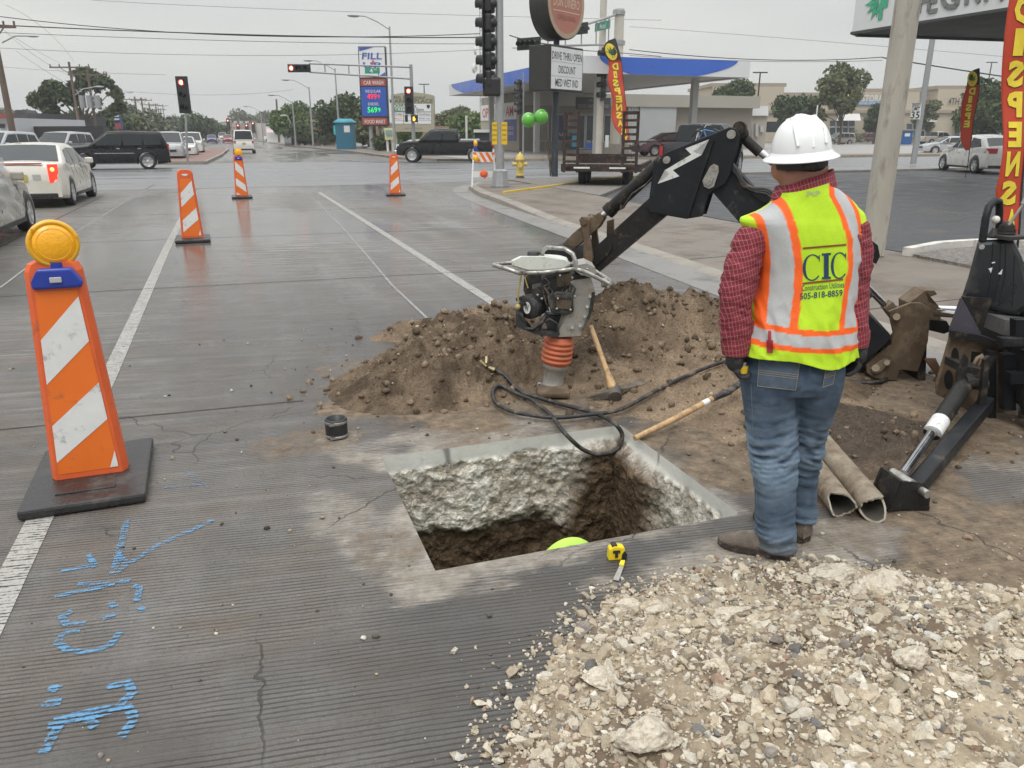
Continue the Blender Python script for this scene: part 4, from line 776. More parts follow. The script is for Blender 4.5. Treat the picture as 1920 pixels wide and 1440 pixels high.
def ptext(s,x0,x1,yb,h,bold,m,B=Bv,sl=-.09,nm='lettering',par=vest):
    v_,f_=text_mesh(s,bold); xa=min(p.x for p in v_);xb=max(p.x for p in v_);ya=min(p.y for p in v_);yb_=max(p.y for p in v_); b=MB()
    plett(b,B,[(x0+(p.x-xa)/(xb-xa)*(x1-x0),yb-(p.y-ya)/(yb_-ya)*h+((p.x-xa)/(xb-xa)*(x1-x0))*sl) for p in v_],f_); return b.build(nm,m,par)
ptext('Construction Utilities',1503,1583,546,11,.0,navy); ptext('505-818-8859',1500,1580,562,12,.01,navy); ptext('PIP',1513,1539,368,9,.03,mat('grey_print',(.42,.50,.20),.7),sl=-.05)
b=MB(); ppatch(b,Bv,[(1440,620),(1446,620),(1447,652),(1439,652)],2,6,.012); ppatch(b,Bv,[(1437,638),(1450,638),(1449,662),(1438,662)],3,5,.011); b.build('pen_clip',mat('red_pen',(.30,.02,.03),.4),vest)
# hat
hw=mat('hard_hat_white',(.80,.81,.80),.3,0,.02,4,coat=.25); blk=mat('black_strap',(.02,.02,.02),.6,0,.3,20)
hc=WP(1.062,1.628,.03); HM=Matrix.Translation(hc)@Matrix.Rotation(-AZ,4,'Z')@Matrix.Rotation(R(-6.5),4,'Y')@Matrix.Rotation(R(3),4,'X')
b=MB(); b.T=HM; R_=[]
for i in range(15):
    t=PI/2*i/14; rr=math.cos(t)**.8; z=.135*math.sin(t)
    R_.append([Vector((.104*rr*math.cos(a)*(1+.0*z),.125*rr*math.sin(a),z+.006*max(0,1-abs(math.cos(a)*rr)*4.5)*(1 if i<14 else 1))) for a in [2*PI*k/48 for k in range(48)]])
b.rings(R_,False); b.build('hard_hat',hw,person)
b=MB(); b.T=HM; br=[]
for e,z in ((0.0,.014),(.005,.004),(.014,-.004),(.027,-.012),(.029,-.016),(.024,-.017),(0,-.006)):
    br.append([Vector(((.104+e)*math.cos(a),(.125+e+(.012 if math.sin(a)>0 else 0)*e/.036)*math.sin(a),z)) for a in [2*PI*k/48 for k in range(48)]])
b.rings(br,False); b.build('hat_brim',hw,person)
b=MB(); b.T=HM
for s in (-1,1): b.tube([(s*.05,-.11,.04),(s*.052,-.085,.09),(s*.04,-.02,.128),(s*.035,.05,.12)],.006,6)
b.tube([(0,-.118,.03),(0,-.10,.085),(0,-.03,.132),(0,.05,.13),(0,.11,.07)],.009,6); b.build('hat_ridge',hw,person)
b=MB(); b.T=HM; b.rings([[Vector((.092*math.cos(a),.11*math.sin(a),z)) for a in [2*PI*k/32 for k in range(32)]] for z in (0,-.03-.0,-.045)],False); b.ell((0,-.108,-.03),(.03,.012,.018),12,8); b.build('hat_strap',blk,person)
b=MB(); b.ell(WP(1.068,1.60,.04),(.083,.103,.06),20,10); b.build('hair',mat('dark_hair',(.03,.022,.018),.8,0,.3,80,.5,200),person)
# gloves
glv=mat('black_glove',(.022,.022,.024),.55,0,.3,30,.5,120)
def hand(sgn,u,z,d,curl):
    b=MB(); b.ell(WP(u,z,d),(.032,.044,.05),14,10); limb(b,[(u,z+.07,d,.036),(u,z+.02,d,.038)])
    for k in range(4):
        y=-.036+.024*k; L=(.030,.035,.033,.026)[k]; q0=(u+sgn*.0,z-.035,d+y,.012); c1=curl*(1+.1*k)
        a0=R(10)+c1*.5; p1=(q0[0]+sgn*L*math.sin(a0),q0[1]-L*math.cos(a0)); a1=a0+c1; p2=(p1[0]+sgn*L*.8*math.sin(a1),p1[1]-L*.8*math.cos(a1)); a2=a1+c1; p3=(p2[0]+sgn*L*.6*math.sin(a2),p2[1]-L*.6*math.cos(a2))
        limb(b,[q0,(*p1,d+y,.0115),(*p2,d+y,.0105),(*p3,d+y,.009)],8)
    limb(b,[(u+sgn*.015,z+.01,d+.04,.013),(u+sgn*.035,z-.02,d+.055,.012),(u+sgn*.045,z-.045,d+.05,.010)],8)
    v,f,nn=remesh(b,.0045,1); return mk('glove',v,f,glv,person)
hand(1,.862,.868,-.06,R(48)); hand(-1,1.345,.885,-.03,R(30))
# what he holds
t=thing('spray_can','small yellow and silver can held in the worker\'s black left glove','can',WP(.893,.80,-.055)); chrome=mat('chrome',(.62,.62,.63),.15,1,.05)
b=MB(); b.tube([WP(.893,.80,-.055),WP(.891,.86,-.055)],.026,20); b.build('can_body',chrome,t); b=MB(); b.tube([WP(.8925,.815,-.055),WP(.8915,.845,-.055)],.0265,20); b.build('can_band',mat('yellow_label',(.75,.52,.03),.4),t)
b=MB(); b.tube([WP(.891,.86,-.055),WP(.8905,.868,-.055),WP(.890,.873,-.055)],[.024,.02,.01],16); b.build('can_lid',chrome,t)
# boots
bl=mat('worn_brown_boot',(.13,.105,.085),.8,0,.25,20,.5,90,dirt=((.25,.21,.16),.35,12)); sl=mat('boot_sole',(.035,.025,.02),.8,0,.3,20,.4,60,dirt=((.2,.17,.13),.3,15))
def boot(hp,tp):
    d=(tp-hp); L=d.length; d.normalize(); s=Vector((d.y,-d.x,0)); b=MB(); R_=[]
    for t,w_,h in [(0,.030,.095),(.06,.038,.135),(.2,.040,.145),(.36,.039,.12),(.5,.043,.095),(.66,.048,.08),(.8,.047,.066),(.92,.036,.052),(.98,.020,.038),(1,.006,.03)]:
        c=hp+d*(L*t); R_.append([c+s*(w_*math.cos(a)*abs(math.cos(a))**-.25 if abs(math.cos(a))>.01 else 0)+UZ*(.022+(h-.022)*max(0,math.sin(a))**.8) for a in [PI*k/14 for k in range(15)]]+[c+UZ*.022])
    b.rings(R_); up=b.build('boot',bl,person,smooth=True)
    b=MB(); pl=[]
    for t,w_ in [(0,.022),(.05,.037),(.2,.041),(.4,.039),(.55,.045),(.7,.05),(.85,.045),(.95,.028),(1.01,.008)]: pl.append((t,w_))
    P=[hp+d*(L*t)+s*w_ for t,w_ in pl]+[hp+d*(L*t)-s*w_ for t,w_ in reversed(pl)]; b.prism([p+UZ*.002 for p in P],(0,0,.024)); P=[hp+d*(L*t)+s*(w_+.001) for t,w_ in pl[:3]]+[hp+d*(L*t)-s*(w_+.001) for t,w_ in reversed(pl[:3])]
    b.build('sole',sl,up)
h1=G(1487,1050);t1=G(1350,1020); boot(Vector((h1.x,h1.y,.004)),h1+(t1-h1).normalized()*.31+UZ*.004)
hr_=G(1513,1018); boot(Vector((hr_.x,hr_.y,.004)),Vector((hr_.x-.06,hr_.y+.29,.004)))
# ================= MINI BACKHOE =================
bkp=mat('black_machine_paint',(.013,.0145,.017),.45,.0,.3,6,.12,60,coat=.0,spec=.28,dirt=((.10,.085,.07),.10,6)); bkd=mat('muddy_black_steel',(.020,.019,.018),.5,.1,.3,6,.3,60,dirt=((.12,.09,.06),.22,9),spec=.25)
brs=mat('muddy_brown_steel',(.11,.075,.045),.7,.1,.3,5,.4,40,dirt=((.20,.15,.10),.35,6)); rod=mat('chrome_rod',(.66,.66,.67),.16,1,.06,10); stl=mat('bare_steel',(.42,.41,.38),.4,.8,.2,20,.2,60,dirt=((.2,.17,.13),.3,14))
hose_m=mat('black_hose',(.02,.02,.021),.45,0,.3,12,.2,80,dirt=((.2,.16,.12),.3,14)); wht=mat('white_decal',(.66,.66,.64),.5,0,.08,20,dirt=((.08,.08,.08),.16,22))
A0=G(1660,715); B0=DV(1085,480,6.15); pd=(B0-A0); pd.z=0; pd.normalize(); PN=Vector((pd.y,-pd.x,0)); PN=PN if PN.dot(O-A0)>0 else -PN
def BP(px,py,o=0): return hit(px,py,A0,PN)+PN*o
bh=thing('backhoe','black compact backhoe with white bolt decal on its folded arm, reaching over the soil heap','backhoe',(A0.x+.2,A0.y,0))
def flat(b,pl,o,th): b.prism([BP(x,y,o) for x,y in pl],PN*th)
pl_=[(1219,387),(1242,298),(1251,286),(1372,238),(1384,241),(1391,254),(1388,275),(1374,322),(1362,345),(1342,356),(1334,362),(1321,403),(1292,408),(1223,396)]
b=MB(); flat(b,pl_,.09,.018); kn_=b.build('knuckle_plate',bkp,bh); kn_.modifiers.new('b','BEVEL').width=.006
b=MB(); flat(b,pl_,-.11,.018); b.prism([BP(*q,-.095) for q in [(1240,310),(1230,380),(1222,372),(1232,300)]],PN*.19); b.prism([BP(*q,-.095) for q in [(1300,402),(1318,400),(1318,394),(1300,396)]],PN*.19); b.build('knuckle_plate',bkp,bh)
b=MB(); b.bar(BP(1340,262,.118),BP(1293,406,.118),.028,.024); b.build('plate_rib',bkp,bh)
b=MB(); b.prism([BP(x,y,.110) for x,y in [(1334,261),(1290,278),(1301,289),(1252,318),(1261,325),(1239,343),(1279,329),(1267,318),(1320,290),(1305,283)]],PN*.002); b.build('bolt_decal',wht,bh)
def pin(b,px,py,r,o0,o1): b.cyl(BP(px,py)+PN*o0,BP(px,py)+PN*o1,r,n=20)
b=MB(); pin(b,1375,252,.030,.10,.128); pin(b,1256,299,.026,.10,.128); pin(b,1375,252,.013,.12,.134); pin(b,1256,299,.011,.12,.134); b.build('pivot_pin',stl,bh)
b=MB(); P=[BP(*q,.112) for q in [(1322,337),(1325,348),(1334,352),(1343,348),(1352,320),(1351,310),(1343,306),(1336,311)]]; b.prism(P,PN*.012); pin(b,1333,337,.030,.115,.14); pin(b,1333,337,.012,.13,.15); pin(b,1345,316,.014,.115,.138); b.build('pivot_link',stl,bh)
def beam(b,a,c,wp,th,o=-.065,ext=0):
    d=Vector((c[0]-a[0],c[1]-a[1])); n=Vector((-d.y,d.x)).normalized(); w0,w1=(wp if hasattr(wp,'__len__') else (wp,wp))
    b.prism([BP(a[0]+n.x*w0/2,a[1]+n.y*w0/2,o),BP(c[0]+n.x*w1/2,c[1]+n.y*w1/2,o),BP(c[0]-n.x*w1/2,c[1]-n.y*w1/2,o),BP(a[0]-n.x*w0/2,a[1]-n.y*w0/2,o)],PN*th)
b=MB(); beam(b,(1330,305),(1100,505),(50,38),.13); ds=b.build('dipper_arm',bkd,bh); ds.modifiers.new('b','BEVEL').width=.008
b=MB(); b.prism([BP(x,y,.066) for x,y in [(1118,478),(1150,452),(1153,462),(1143,478),(1119,498)]],PN*.012); b.build('gusset',bkd,ds)
b=MB(); beam(b,(1352,328),(1645,655),(62,70),.14,-.07); bo_=b.build('boom',bkp,bh); bo_.modifiers.new('b','BEVEL').width=.008
b=MB(); b.cyl(BP(1243,302),BP(1141,396),.052,n=20); b.cyl(BP(1148,389),BP(1139,398),.058,n=20); cy=b.build('cylinder_barrel',bkd,bh)
b=MB(); b.cyl(BP(1141,396),BP(1120,412),.024,n=14); b.build('cylinder_rod',rod,cy)
b=MB(); b.tube([BP(1236,322,.05),BP(1215,345,.06),BP(1190,362,.07),BP(1172,388,.06),BP(1166,392,.05),BP(1168,382,.05)],.009,6); b.build('hose',hose_m,cy)
b=MB()
for o_ in (-.12,.085):
    b.prism([BP(x,y,o_) for x,y in [(1094,410),(1098,404),(1108,405),(1112,411),(1113,440),(1119,480),(1117,490),(1108,493),(1101,488),(1103,440)]],PN*.03)
pin(b,1103,412,.028,-.13,.13); pin(b,1109,487,.026,-.13,.13); b.build('bucket_link',brs,bh)
b=MB(); b.prism([BP(x,y,-.05) for x,y in [(1125,398),(1135,408),(1125,425),(1085,460),(1062,468),(1060,455),(1078,436)]],PN*.10); b.build('link_arm',brs,bh)
b=MB(); b.prism([BP(x,y,-.17) for x,y in [(1129,418),(1141,414),(1142,450),(1128,462)]],PN*.03); b.build('bucket_link',brs,bh)
# bucket behind the rammer
b=MB(); R_=[]
for o_ in (-.24,-.08,.08,.24):
    R_.append([BP(x,y,o_) for x,y in [(1105,505),(1085,462),(1055,456),(1022,470),(1003,502),(1001,535),(1012,560),(1030,575),(1038,568),(1024,552),(1014,530),(1016,506),(1030,482),(1055,468),(1076,474),(1095,510)]])
b.rings(R_,False,False); 
for o_ in (-.24,.225): b.prism([BP(x,y,o_) for x,y in [(1105,505),(1085,462),(1055,456),(1022,470),(1003,502),(1001,535),(1012,560),(1030,575),(1060,550)]],PN*.015)
b.build('bucket',bkd,bh)
# long cylinder above the boom, hoses
b=MB(); b.cyl(BP(1398,262,.0),BP(1425,287,.0),.035,n=16); b.cyl(BP(1388,240,-.05),BP(1388,240,.07),.045,n=16); b.ell(BP(1388,252),(.06,.06,.06),10,8); cy2=b.build('cylinder_head',bkd,bh)
b=MB(); b.cyl(BP(1404,267),BP(1530,372),.027,n=14); b.build('cylinder_rod',rod,cy2)
b=MB(); b.cyl(BP(1530,372),BP(1625,560),.05,n=16); b.build('cylinder_barrel',bkd,cy2)
b=MB()
for k in range(3): b.tube([BP(1372,300+k*5,.08),BP(1385,318+k*4,.10),BP(1395,340+k*3,.10),BP(1412,352+k*2,.09),BP(1440,352+k*5,.09),BP(1475,380+k*5,.09)],.013,8)
b.build('hose',hose_m,bh)
b=MB(); b.prism([BP(x,y,.075) for x,y in [(1404,352),(1432,350),(1452,366),(1448,380),(1430,376)]],PN*.02); pin(b,1446,372,.018,.08,.11); b.build('hose_guard',bkp,bh)
# swing bracket
DB=gd(1665,715)
def MP(px,py,D): return DV(px,py,D)
def fl2(b,pl,D,th): b.prism([MP(x,y,D) for x,y in pl],CF*th)
sb=[(1667,584),(1676,624),(1671,648),(1647,664),(1625,685),(1627,700),(1640,709),(1681,714),(1687,693),(1721,697),(1740,640),(1742,600),(1745,579),(1729,568),(1708,568)]
b=MB(); fl2(b,sb,DB,.025); fl2(b,sb,DB+.26,.025); br_=b.build('swing_bracket',brs,bh); br_.modifiers.new('b','BEVEL').width=.006
b=MB(); fl2(b,[(1705,568),(1735,545),(1752,545),(1757,552),(1745,556),(1741,566),(1760,574),(1764,596),(1760,608),(1712,603),(1706,590)],DB+.05,.16); b.build('swing_casting',brs,br_)
b=MB(); fl2(b,[(1708,598),(1775,602),(1785,620),(1770,626),(1712,612)],DB+.03,.2); fl2(b,[(1722,690),(1738,640),(1735,720),(1722,722)],DB+.02,.24); b.build('swing_yoke',bkd,br_)
b=MB(); P=[MP(*q,DB-.014) for q in [(1633,692),(1637,700),(1645,701),(1666,684),(1670,676),(1662,672),(1650,678)]]; b.prism(P,CF*.012)
for q,r_ in (((1642,690),.026),((1663,680),.020),((1681,594),.024)): b.cyl(MP(*q,DB-.03),MP(*q,DB+.01),r_,n=16)
b.build('pivot_pin',mat('muddy_steel',(.28,.23,.16),.55,.5,.2,20,.2,60),br_)
b=MB(); b.cyl(MP(1600,512,DB+.13),MP(1665,578,DB+.13),.024,n=14); b.cyl(MP(1754,586,DB-.02),MP(1798,590,DB-.25),.026,n=14); b.cyl(MP(1754,578,DB+.1),MP(1798,580,DB),.022,n=14); b.build('swing_rod',rod,bh)
b=MB(); b.bar(MP(1662,570,DB+.13),MP(1682,596,DB+.13),.07,.07); b.build('rod_eye',brs,bh)
b=MB()
for k in range(6): b.tube([MP(1590+k*3,600,DB+.1),MP(1612+k*5,640+k*2,DB+.05),MP(1635+k*5,665-k*2,DB+.08),MP(1660+k*6,690-k*6,DB+.14)],.012,6)
b.ell(MP(1612,655,DB+.12),(.12,.12,.17),14,10); b.build('hose',hose_m,bh)
b=MB(); b.prism([MP(x,y,5.2) for x,y in [(1636,452),(1646,460),(1650,480),(1643,495),(1634,490)]],CF*.06); b.build('boom_foot',bkp,bh)
b=MB()
for k in range(5): b.tube([MP(1735+k*4,672,DB),MP(1748+k*3,690,DB-.03),MP(1758+k*2,705,DB),MP(1750+k*3,718,DB)],.012,6)
b.build('hose',mat('rusty_hose',(.14,.08,.045),.7,0,.3,12),bh)
# frame, console
DF=4.62
b=MB(); fl2(b,[(1783,632),(1890,650),(1890,760),(1872,800),(1850,790),(1820,740),(1758,742),(1757,722)],DF,.03); b.build('frame_plate',brs,bh).modifiers.new('b','BEVEL').width=.005
holm=mat('dark_opening',(.006,.006,.006),.9)
b=MB()
for cx_,cy_,rx_,ry_ in ((1791,668,7,16),(1779,712,8,18)): b.prism([MP(cx_+rx_*math.cos(a),cy_+ry_*math.sin(a),DF-.004) for a in [2*PI*k/18 for k in range(18)]],CF*.003)
b.prism([MP(x,y,DF-.004) for x,y in [(1822,659),(1850,663),(1852,670),(1848,688),(1820,684)]],CF*.003); b.build('frame_opening',holm,bh)
b=MB()
for k in range(2): b.tube([MP(1826+k*9,684,DF-.03),MP(1832+k*9,672,DF-.05),MP(1842+k*8,666,DF-.03)],.012,8)
b.build('hose',mat('tan_hose',(.25,.19,.12),.6),bh)
b=MB(); fl2(b,[(1805,560),(1784,618),(1783,634),(1888,652),(1895,648),(1841,628)],DF-.03,.03); b.build('corner_plate',mat('purplish_plate',(.055,.05,.065),.5,0,.2,8,dirt=((.3,.28,.25),.05,20)),bh)
b=MB(); fl2(b,[(1784,620),(1841,630),(1897,650),(1893,658),(1840,642),(1783,634)],DF-.05,.02); fl2(b,[(1840,628),(1860,560),(1805,556)],DF,.02); b.build('gusset',bkd,bh)
con=mat('console_plastic',(.018,.022,.024),.30,0,.25,4,.08,20,coat=.2,dirt=((.09,.075,.055),.25,3,))
b=MB(); R_=[]
outl=[(1834,450),(1900,447),(1916,480),(1930,540),(1928,580),(1912,592),(1880,588),(1850,580),(1806,578),(1800,566),(1815,520)]
for dd,k in ((0,.86),(-.03,.97),(.0,1.0),(.30,1.0)):
    cxm,cym=1868,520; R_.append([MP(cxm+(x-cxm)*k,cym+(y-cym)*k,DF+.12+dd-(.05 if k<.9 else 0)) for x,y in outl])
b.rings(R_,True,False); cs=b.build('console',con,bh); cs.modifiers.new('b','BEVEL').width=.012
b=MB()
for xs in ((1862,455,1858,520,1853,560),(1876,457,1874,520,1862,570),(1886,456,1884,515,1874,570),(1902,480,1900,540,1898,575)): b.tube([MP(xs[0],xs[1],DF+.03),MP(xs[2],xs[3],DF+.03),MP(xs[4],xs[5],DF+.03)],.003,4)
b.build('mud_run',holm,cs)
b=MB(); b.prism([MP(x,y,DF+.02) for x,y in [(1854,504),(1861,502),(1858,512)]],CF*.004); b.prism([MP(x,y,DF+.02) for x,y in [(1872,514),(1880,505),(1878,515)]],CF*.004); b.prism([MP(x,y,DF+.02) for x,y in [(1860,492),(1866,491),(1866,493),(1860,494)]],CF*.004); b.build('torn_sticker',wht,cs)
b=MB(); b.tube([MP(1842,452,DF+.1),MP(1848,410,DF+.1),MP(1854,388,DF+.12),MP(1864,377,DF+.15),MP(1873,378,DF+.2),MP(1874,395,DF+.22),MP(1871,440,DF+.22)],.022,12); b.build('grab_handle',bkp,cs)
b=MB(); b.box(MP(1884,443,DF+.12),(.17,.2,.02)); b.lathe([(.055,0),(.05,.015),(.055,.02),(.04,.035),(.045,.04),(.02,.07)],MP(1886,437,DF+.15),n=16); b.lathe([(.03,0),(.01,.05)],MP(1861,443,DF+.12),n=12); b.build('lever_boot',mat('rubber_boot',(.03,.028,.026),.6),cs)
b=MB(); b.cyl(MP(1860,442,DF+.12),MP(1866,415,DF+.12),.006,n=8); b.cyl(MP(1883,434,DF+.13),MP(1919,383,DF+.11),.009,n=8); b.cyl(MP(1919,383,DF+.11),MP(1926,371,DF+.11),.018,n=8); b.build('lever',stl,cs)
b=MB(); b.ell(MP(1867,412,DF+.12),.024,14,10); b.build('lever_knob',mat('white_knob',(.66,.66,.6),.3),cs)
b=MB(); b.cyl(MP(1841,463,DF+.01),MP(1841,463,DF+.04),.015,n=14); b.build('bolt_head',stl,cs)
# outrigger
DT,DL=4.32,gd(1688,945)
ot=MB(); ot.cyl(MP(1815,712,DT),MP(1748,812,DT-.42),.047,n=20); ob_=ot.build('outrigger_cylinder',bkd,bh)
b=MB(); b.cyl(MP(1764,788,DT-.34),MP(1748,812,DT-.42),.0485,n=20); b.build('white_collar',wht,ob_)
b=MB(); b.cyl(MP(1750,808,DT-.41),MP(1692,890,DL+.05),.025,n=16); b.build('outrigger_rod',rod,ob_)
b=MB(); a_,c_=MP(1850,755,DT+.0),MP(1706,925,DL+.03)
b.bar(a_,c_,.078,.085,bev=.01); b.build('outrigger_leg',bkp,bh)
b=MB(); up=UZ; fc=G(1690,945); FX=(CR*.96+CF*.2).normalized(); FY=UZ.cross(FX)
def fp(x,y,z): return fc+FX*x+FY*y+UZ*z
b.prism([fp(-.12,-.05,.0),fp(.08,-.09,.0),fp(.12,-.02,.0),fp(.10,.10,.0),fp(-.09,.12,.0)],(0,0,.022))
for y in (-.075,.07): b.prism([fp(-.12,y,.015),fp(.09,y,.015),fp(.085,y,.09),fp(.04,y,.14),fp(-.01,y,.15),fp(-.08,y,.16)],FY*.016)
b.prism([fp(-.125,-.075,.01),fp(-.11,.085,.01),fp(-.075,.085,.165),fp(-.085,-.07,.16)],FX*.015); b.build('outrigger_foot',bkd,bh)
b=MB(); b.cyl(fp(.03,-.12,.105),fp(.03,.11,.105),.020,n=14); b.cyl(fp(-.02,-.07,.13),fp(-.02,.07,.13),.03,n=14); b.build('foot_pin',stl,bh)
b=MB(); fl2(b,[(1795,700),(1810,665),(1816,672),(1803,760),(1796,755)],DT-.05,.02); fl2(b,[(1846,675),(1856,668),(1850,760),(1838,800),(1828,798),(1840,740)],DT-.12,.03); fl2(b,[(1806,686),(1850,694),(1848,706),(1804,700)],DT-.0,.2); b.cyl(MP(1808,716,DT-.06),MP(1848,722,DT-.06),.035,n=14); b.build('outrigger_mount',bkd,bh)
b=MB()
for x0,x1,y0,y1,dd in ((1855,1868,660,800,.0),(1872,1880,655,790,.1),(1884,1905,665,770,-.1),(1905,1945,600,650,-.15),(1895,1960,700,720,-.2),(1880,1925,635,650,-.2)): fl2(b,[(x0,y0),(x1,y0),(x1,y1),(x0,y1)],DF+dd-.1,.06)
b.build('frame_upright',bkp,bh)
b=MB(); fl2(b,[(1885,600),(1960,610),(1960,640),(1880,628)],DF-.1,.25); b.build('control_box',mat('grey_box_lid',(.16,.16,.16),.35,.3,.15,6,dirt=((.1,.08,.06),.3,8)),bh)
RZ_=Matrix.Rotation(-AZ,3,'Z'); bc_=MP(2015,640,DF+.35)
b=MB(); b.box(bc_,(.95,.9,.55),RZ_,.06); b.box(bc_+CR*.1+UZ*.38+CF*.1,(.7,.6,.25),RZ_,.08); b.box(bc_-UZ*.38,(.85,.6,.3),RZ_,.03); b.build('body',bkp,bh)
b=MB(); b.box(bc_+CR*.05+UZ*.56,(.45,.45,.10),RZ_,.04); b.box(bc_+CR*.30+UZ*.78,(.09,.42,.42),RZ_,.04); b.build('seat',con,bh)
b=MB()
for k in range(6): b.box(bc_-CF*.455-UZ*(.18-.06*k)+CR*.1,(.5,.02,.025),RZ_)
b.build('vent_slats',bkd,bh)
b=MB(); b.tube([bc_+CR*.45-CF*.35+UZ*.2,bc_+CR*.45-CF*.35+UZ*1.15,bc_+CR*.45+CF*.35+UZ*1.15,bc_+CR*.45+CF*.35+UZ*.2],.03,8); b.build('roll_bar',bkp,bh)
b=MB(); wc=MP(2010,775,DF-.45); wc.z=.33; b.lathe([(.20,-.11),(.31,-.11),(.33,-.07),(.33,.07),(.31,.11),(.20,.11)],wc,CR*.95+CF*.3,28)
for k in range(16):
    a=2*PI*k/16; ax=(CR*.95+CF*.3).normalized(); t_=UZ.cross(ax).normalized(); b.bar(wc+(t_*math.cos(a)+UZ*math.sin(a))*.335-ax*.09,wc+(t_*math.cos(a+.15)+UZ*math.sin(a+.15))*.335+ax*.09,.03,.02)
b.build('tyre',rub,bh); b=MB(); b.cyl(wc-(CR*.95+CF*.3)*.06,wc+(CR*.95+CF*.3)*.06,.2,n=20); b.build('rim',bkd,bh)
# ================= RAMMER =================
DR=gd(1035,733)
def RM(px,py,d=0): return DV(px,py,DR+d)
rm=thing('tamping_rammer','dirty jumping-jack tamping rammer with orange bellows and white fuel tank standing on the soil','tamping rammer',tuple(G(1035,733)))
gal=mat('grey_alloy',(.34,.33,.30),.5,.3,.2,12,.25,60,dirt=((.22,.17,.12),.3,12)); ebk=mat('engine_black',(.025,.026,.028),.45,0,.3,14,.3,80,dirt=((.16,.13,.10),.25,16)); tnk=mat('white_tank',(.62,.64,.58),.4,0,.06,8,dirt=((.25,.22,.17),.2,12)); ppm=mat('worn_tube',(.42,.41,.38),.35,.7,.2,20,dirt=((.06,.05,.04),.4,14)); bel=mat('orange_bellows',(.52,.13,.055),.55,0,.12,12,dirt=((.22,.12,.07),.25,12))
ax_=(RM(1048,655)-RM(1036,725)).normalized(); bt=RM(1035,728); bt.z=.0
b=MB(); h_=RM(1042,682); b.lathe([(.085,0),(.088,.03),(.072,.06),(.070,.10),(.082,(h_-bt).length-.03),(.088,(h_-bt).length-.025),(.088,(h_-bt).length)],bt,(h_-bt),24); lg=b.build('leg_tube',gal,rm)
b=MB(); b.tube([h_-ax_*.18-CR*.085-CF*.03+CR*.02*math.cos(a)+UZ*.05*math.sin(a) for a in [2*PI*k/12 for k in range(13)]],.006,6); b.build('hose_clip',stl,lg)
b=MB(); fb=Vector((bt.x,bt.y,.035)); b.box(fb-CF*.05,(.22,.3,.045),Matrix.Rotation(-AZ,3,'Z'),.015); b.build('shoe',brs,rm)
b=MB(); L_=(RM(1049,630)-h_).length; pr=[(.085,0)]
for k in range(5):
    z0_=.012+k*(L_-.03)/5; s_=(L_-.03)/5; pr+=[(.088,z0_),(.108-.002*abs(k-1.5),z0_+s_*.3),(.108-.002*abs(k-1.5),z0_+s_*.7),(.088,z0_+s_*.96)]
pr+=[(.085,L_)]; b.lathe(pr,h_,(RM(1049,630)-h_),28); b.build('bellows',bel,rm)
def RP_(b,pl,d0,th): b.prism([RM(x,y,d0) for x,y in pl],CF*th)
b=MB(); RP_(b,[(1040,633),(1088,630),(1098,600),(1114,560),(1116,546),(1108,520),(1070,528),(1066,560),(1060,600),(1048,612)],-.09,.18); ck=b.build('crankcase',gal,rm); ck.modifiers.new('b','BEVEL').width=.012
b=MB()
for q in ((1101,575),(1096,593),(1088,611),(1073,614),(1106,556)): b.cyl(RM(*q,-.115),RM(*q,-.085),.011,n=8)
b.build('bolt_head',stl,ck)
b=MB(); RP_(b,[(1110,548),(1116,548),(1112,580),(1100,612),(1090,622),(1104,588)],-.10,.2); b.build('cover_seal',ebk,ck)
ec=RM(997,574,-.05); ed=(-CF*.85-CR*.5).normalized()
b=MB(); b.lathe([(.06,-.14),(.075,-.10),(.082,0),(.080,.035),(.070,.05),(.04,.056),(.001,.056)],ec,ed,32); en=b.build('recoil_starter',ebk,rm)
b=MB(); t1_=ed.cross(UZ).normalized(); t2_=t1_.cross(ed)
for k in range(22):
    a=2*PI*k/22; dr_=t1_*math.cos(a)+t2_*math.sin(a); b.bar(ec+ed*.05+dr_*.045,ec+ed*.042+dr_*.075,.006,.008)
b.build('cooling_fin',mat('fin_grey',(.09,.09,.09),.4),en)
b=MB(); b.prism([ec+ed*.062+t1_*(.026*math.cos(a))+t2_*(.040*math.sin(a)) for a in [2*PI*k/16 for k in range(16)]],ed*.003); wb=b.build('badge',wht,en)
b=MB(); letter(b,'W',ec+ed*.067,-t1_ if t1_.dot(CR)<0 else t1_,t2_,.045,.03,.05); b.build('lettering',ebk,wb)
b=MB(); RP_(b,[(998,540),(1018,536),(1022,560),(1000,565)],-.08,.13); RP_(b,[(1030,552),(1044,547),(1074,548),(1076,585),(1062,592),(1034,588),(1028,570)],-.12,.12); RP_(b,[(1016,524),(1078,512),(1108,520),(1100,545),(1060,548),(1024,546)],-.06,.16); RP_(b,[(1022,590),(1062,590),(1066,615),(1040,630),(1026,620)],-.04,.1); ei=b.build('engine',ebk,rm); ei.modifiers.new('b','BEVEL').width=.008
b=MB(); RP_(b,[(1043,562),(1072,564),(1070,580),(1044,578)],-.13,.02); RP_(b,[(1040,553),(1052,553),(1052,558),(1040,558)],-.135,.02); RP_(b,[(1044,516),(1074,514),(1074,536),(1046,538)],-.08,.02); b.build('muffler_plate',mat('brown_metal',(.12,.09,.06),.6,.4,.3,20),ei)
b=MB()
for q in ((1044,579),(1070,581),(1046,560),(1078,556),(1096,514),(1101,505),(1050,517),(1073,521),(1016,560),(1008,553)): b.ell(RM(*q,-.135),.009,8,6)
b.build('bolt_head',stl,ei)
b=MB(); rr=random.Random(3)
for k in range(9): 
    x,y=rr.uniform(1018,1070),rr.uniform(520,545); b.tube([RM(x,y,-.1),RM(x+rr.uniform(-14,14),y+10,-.12),RM(x+rr.uniform(-20,20),y+rr.uniform(15,45),-.1)],.006,6)
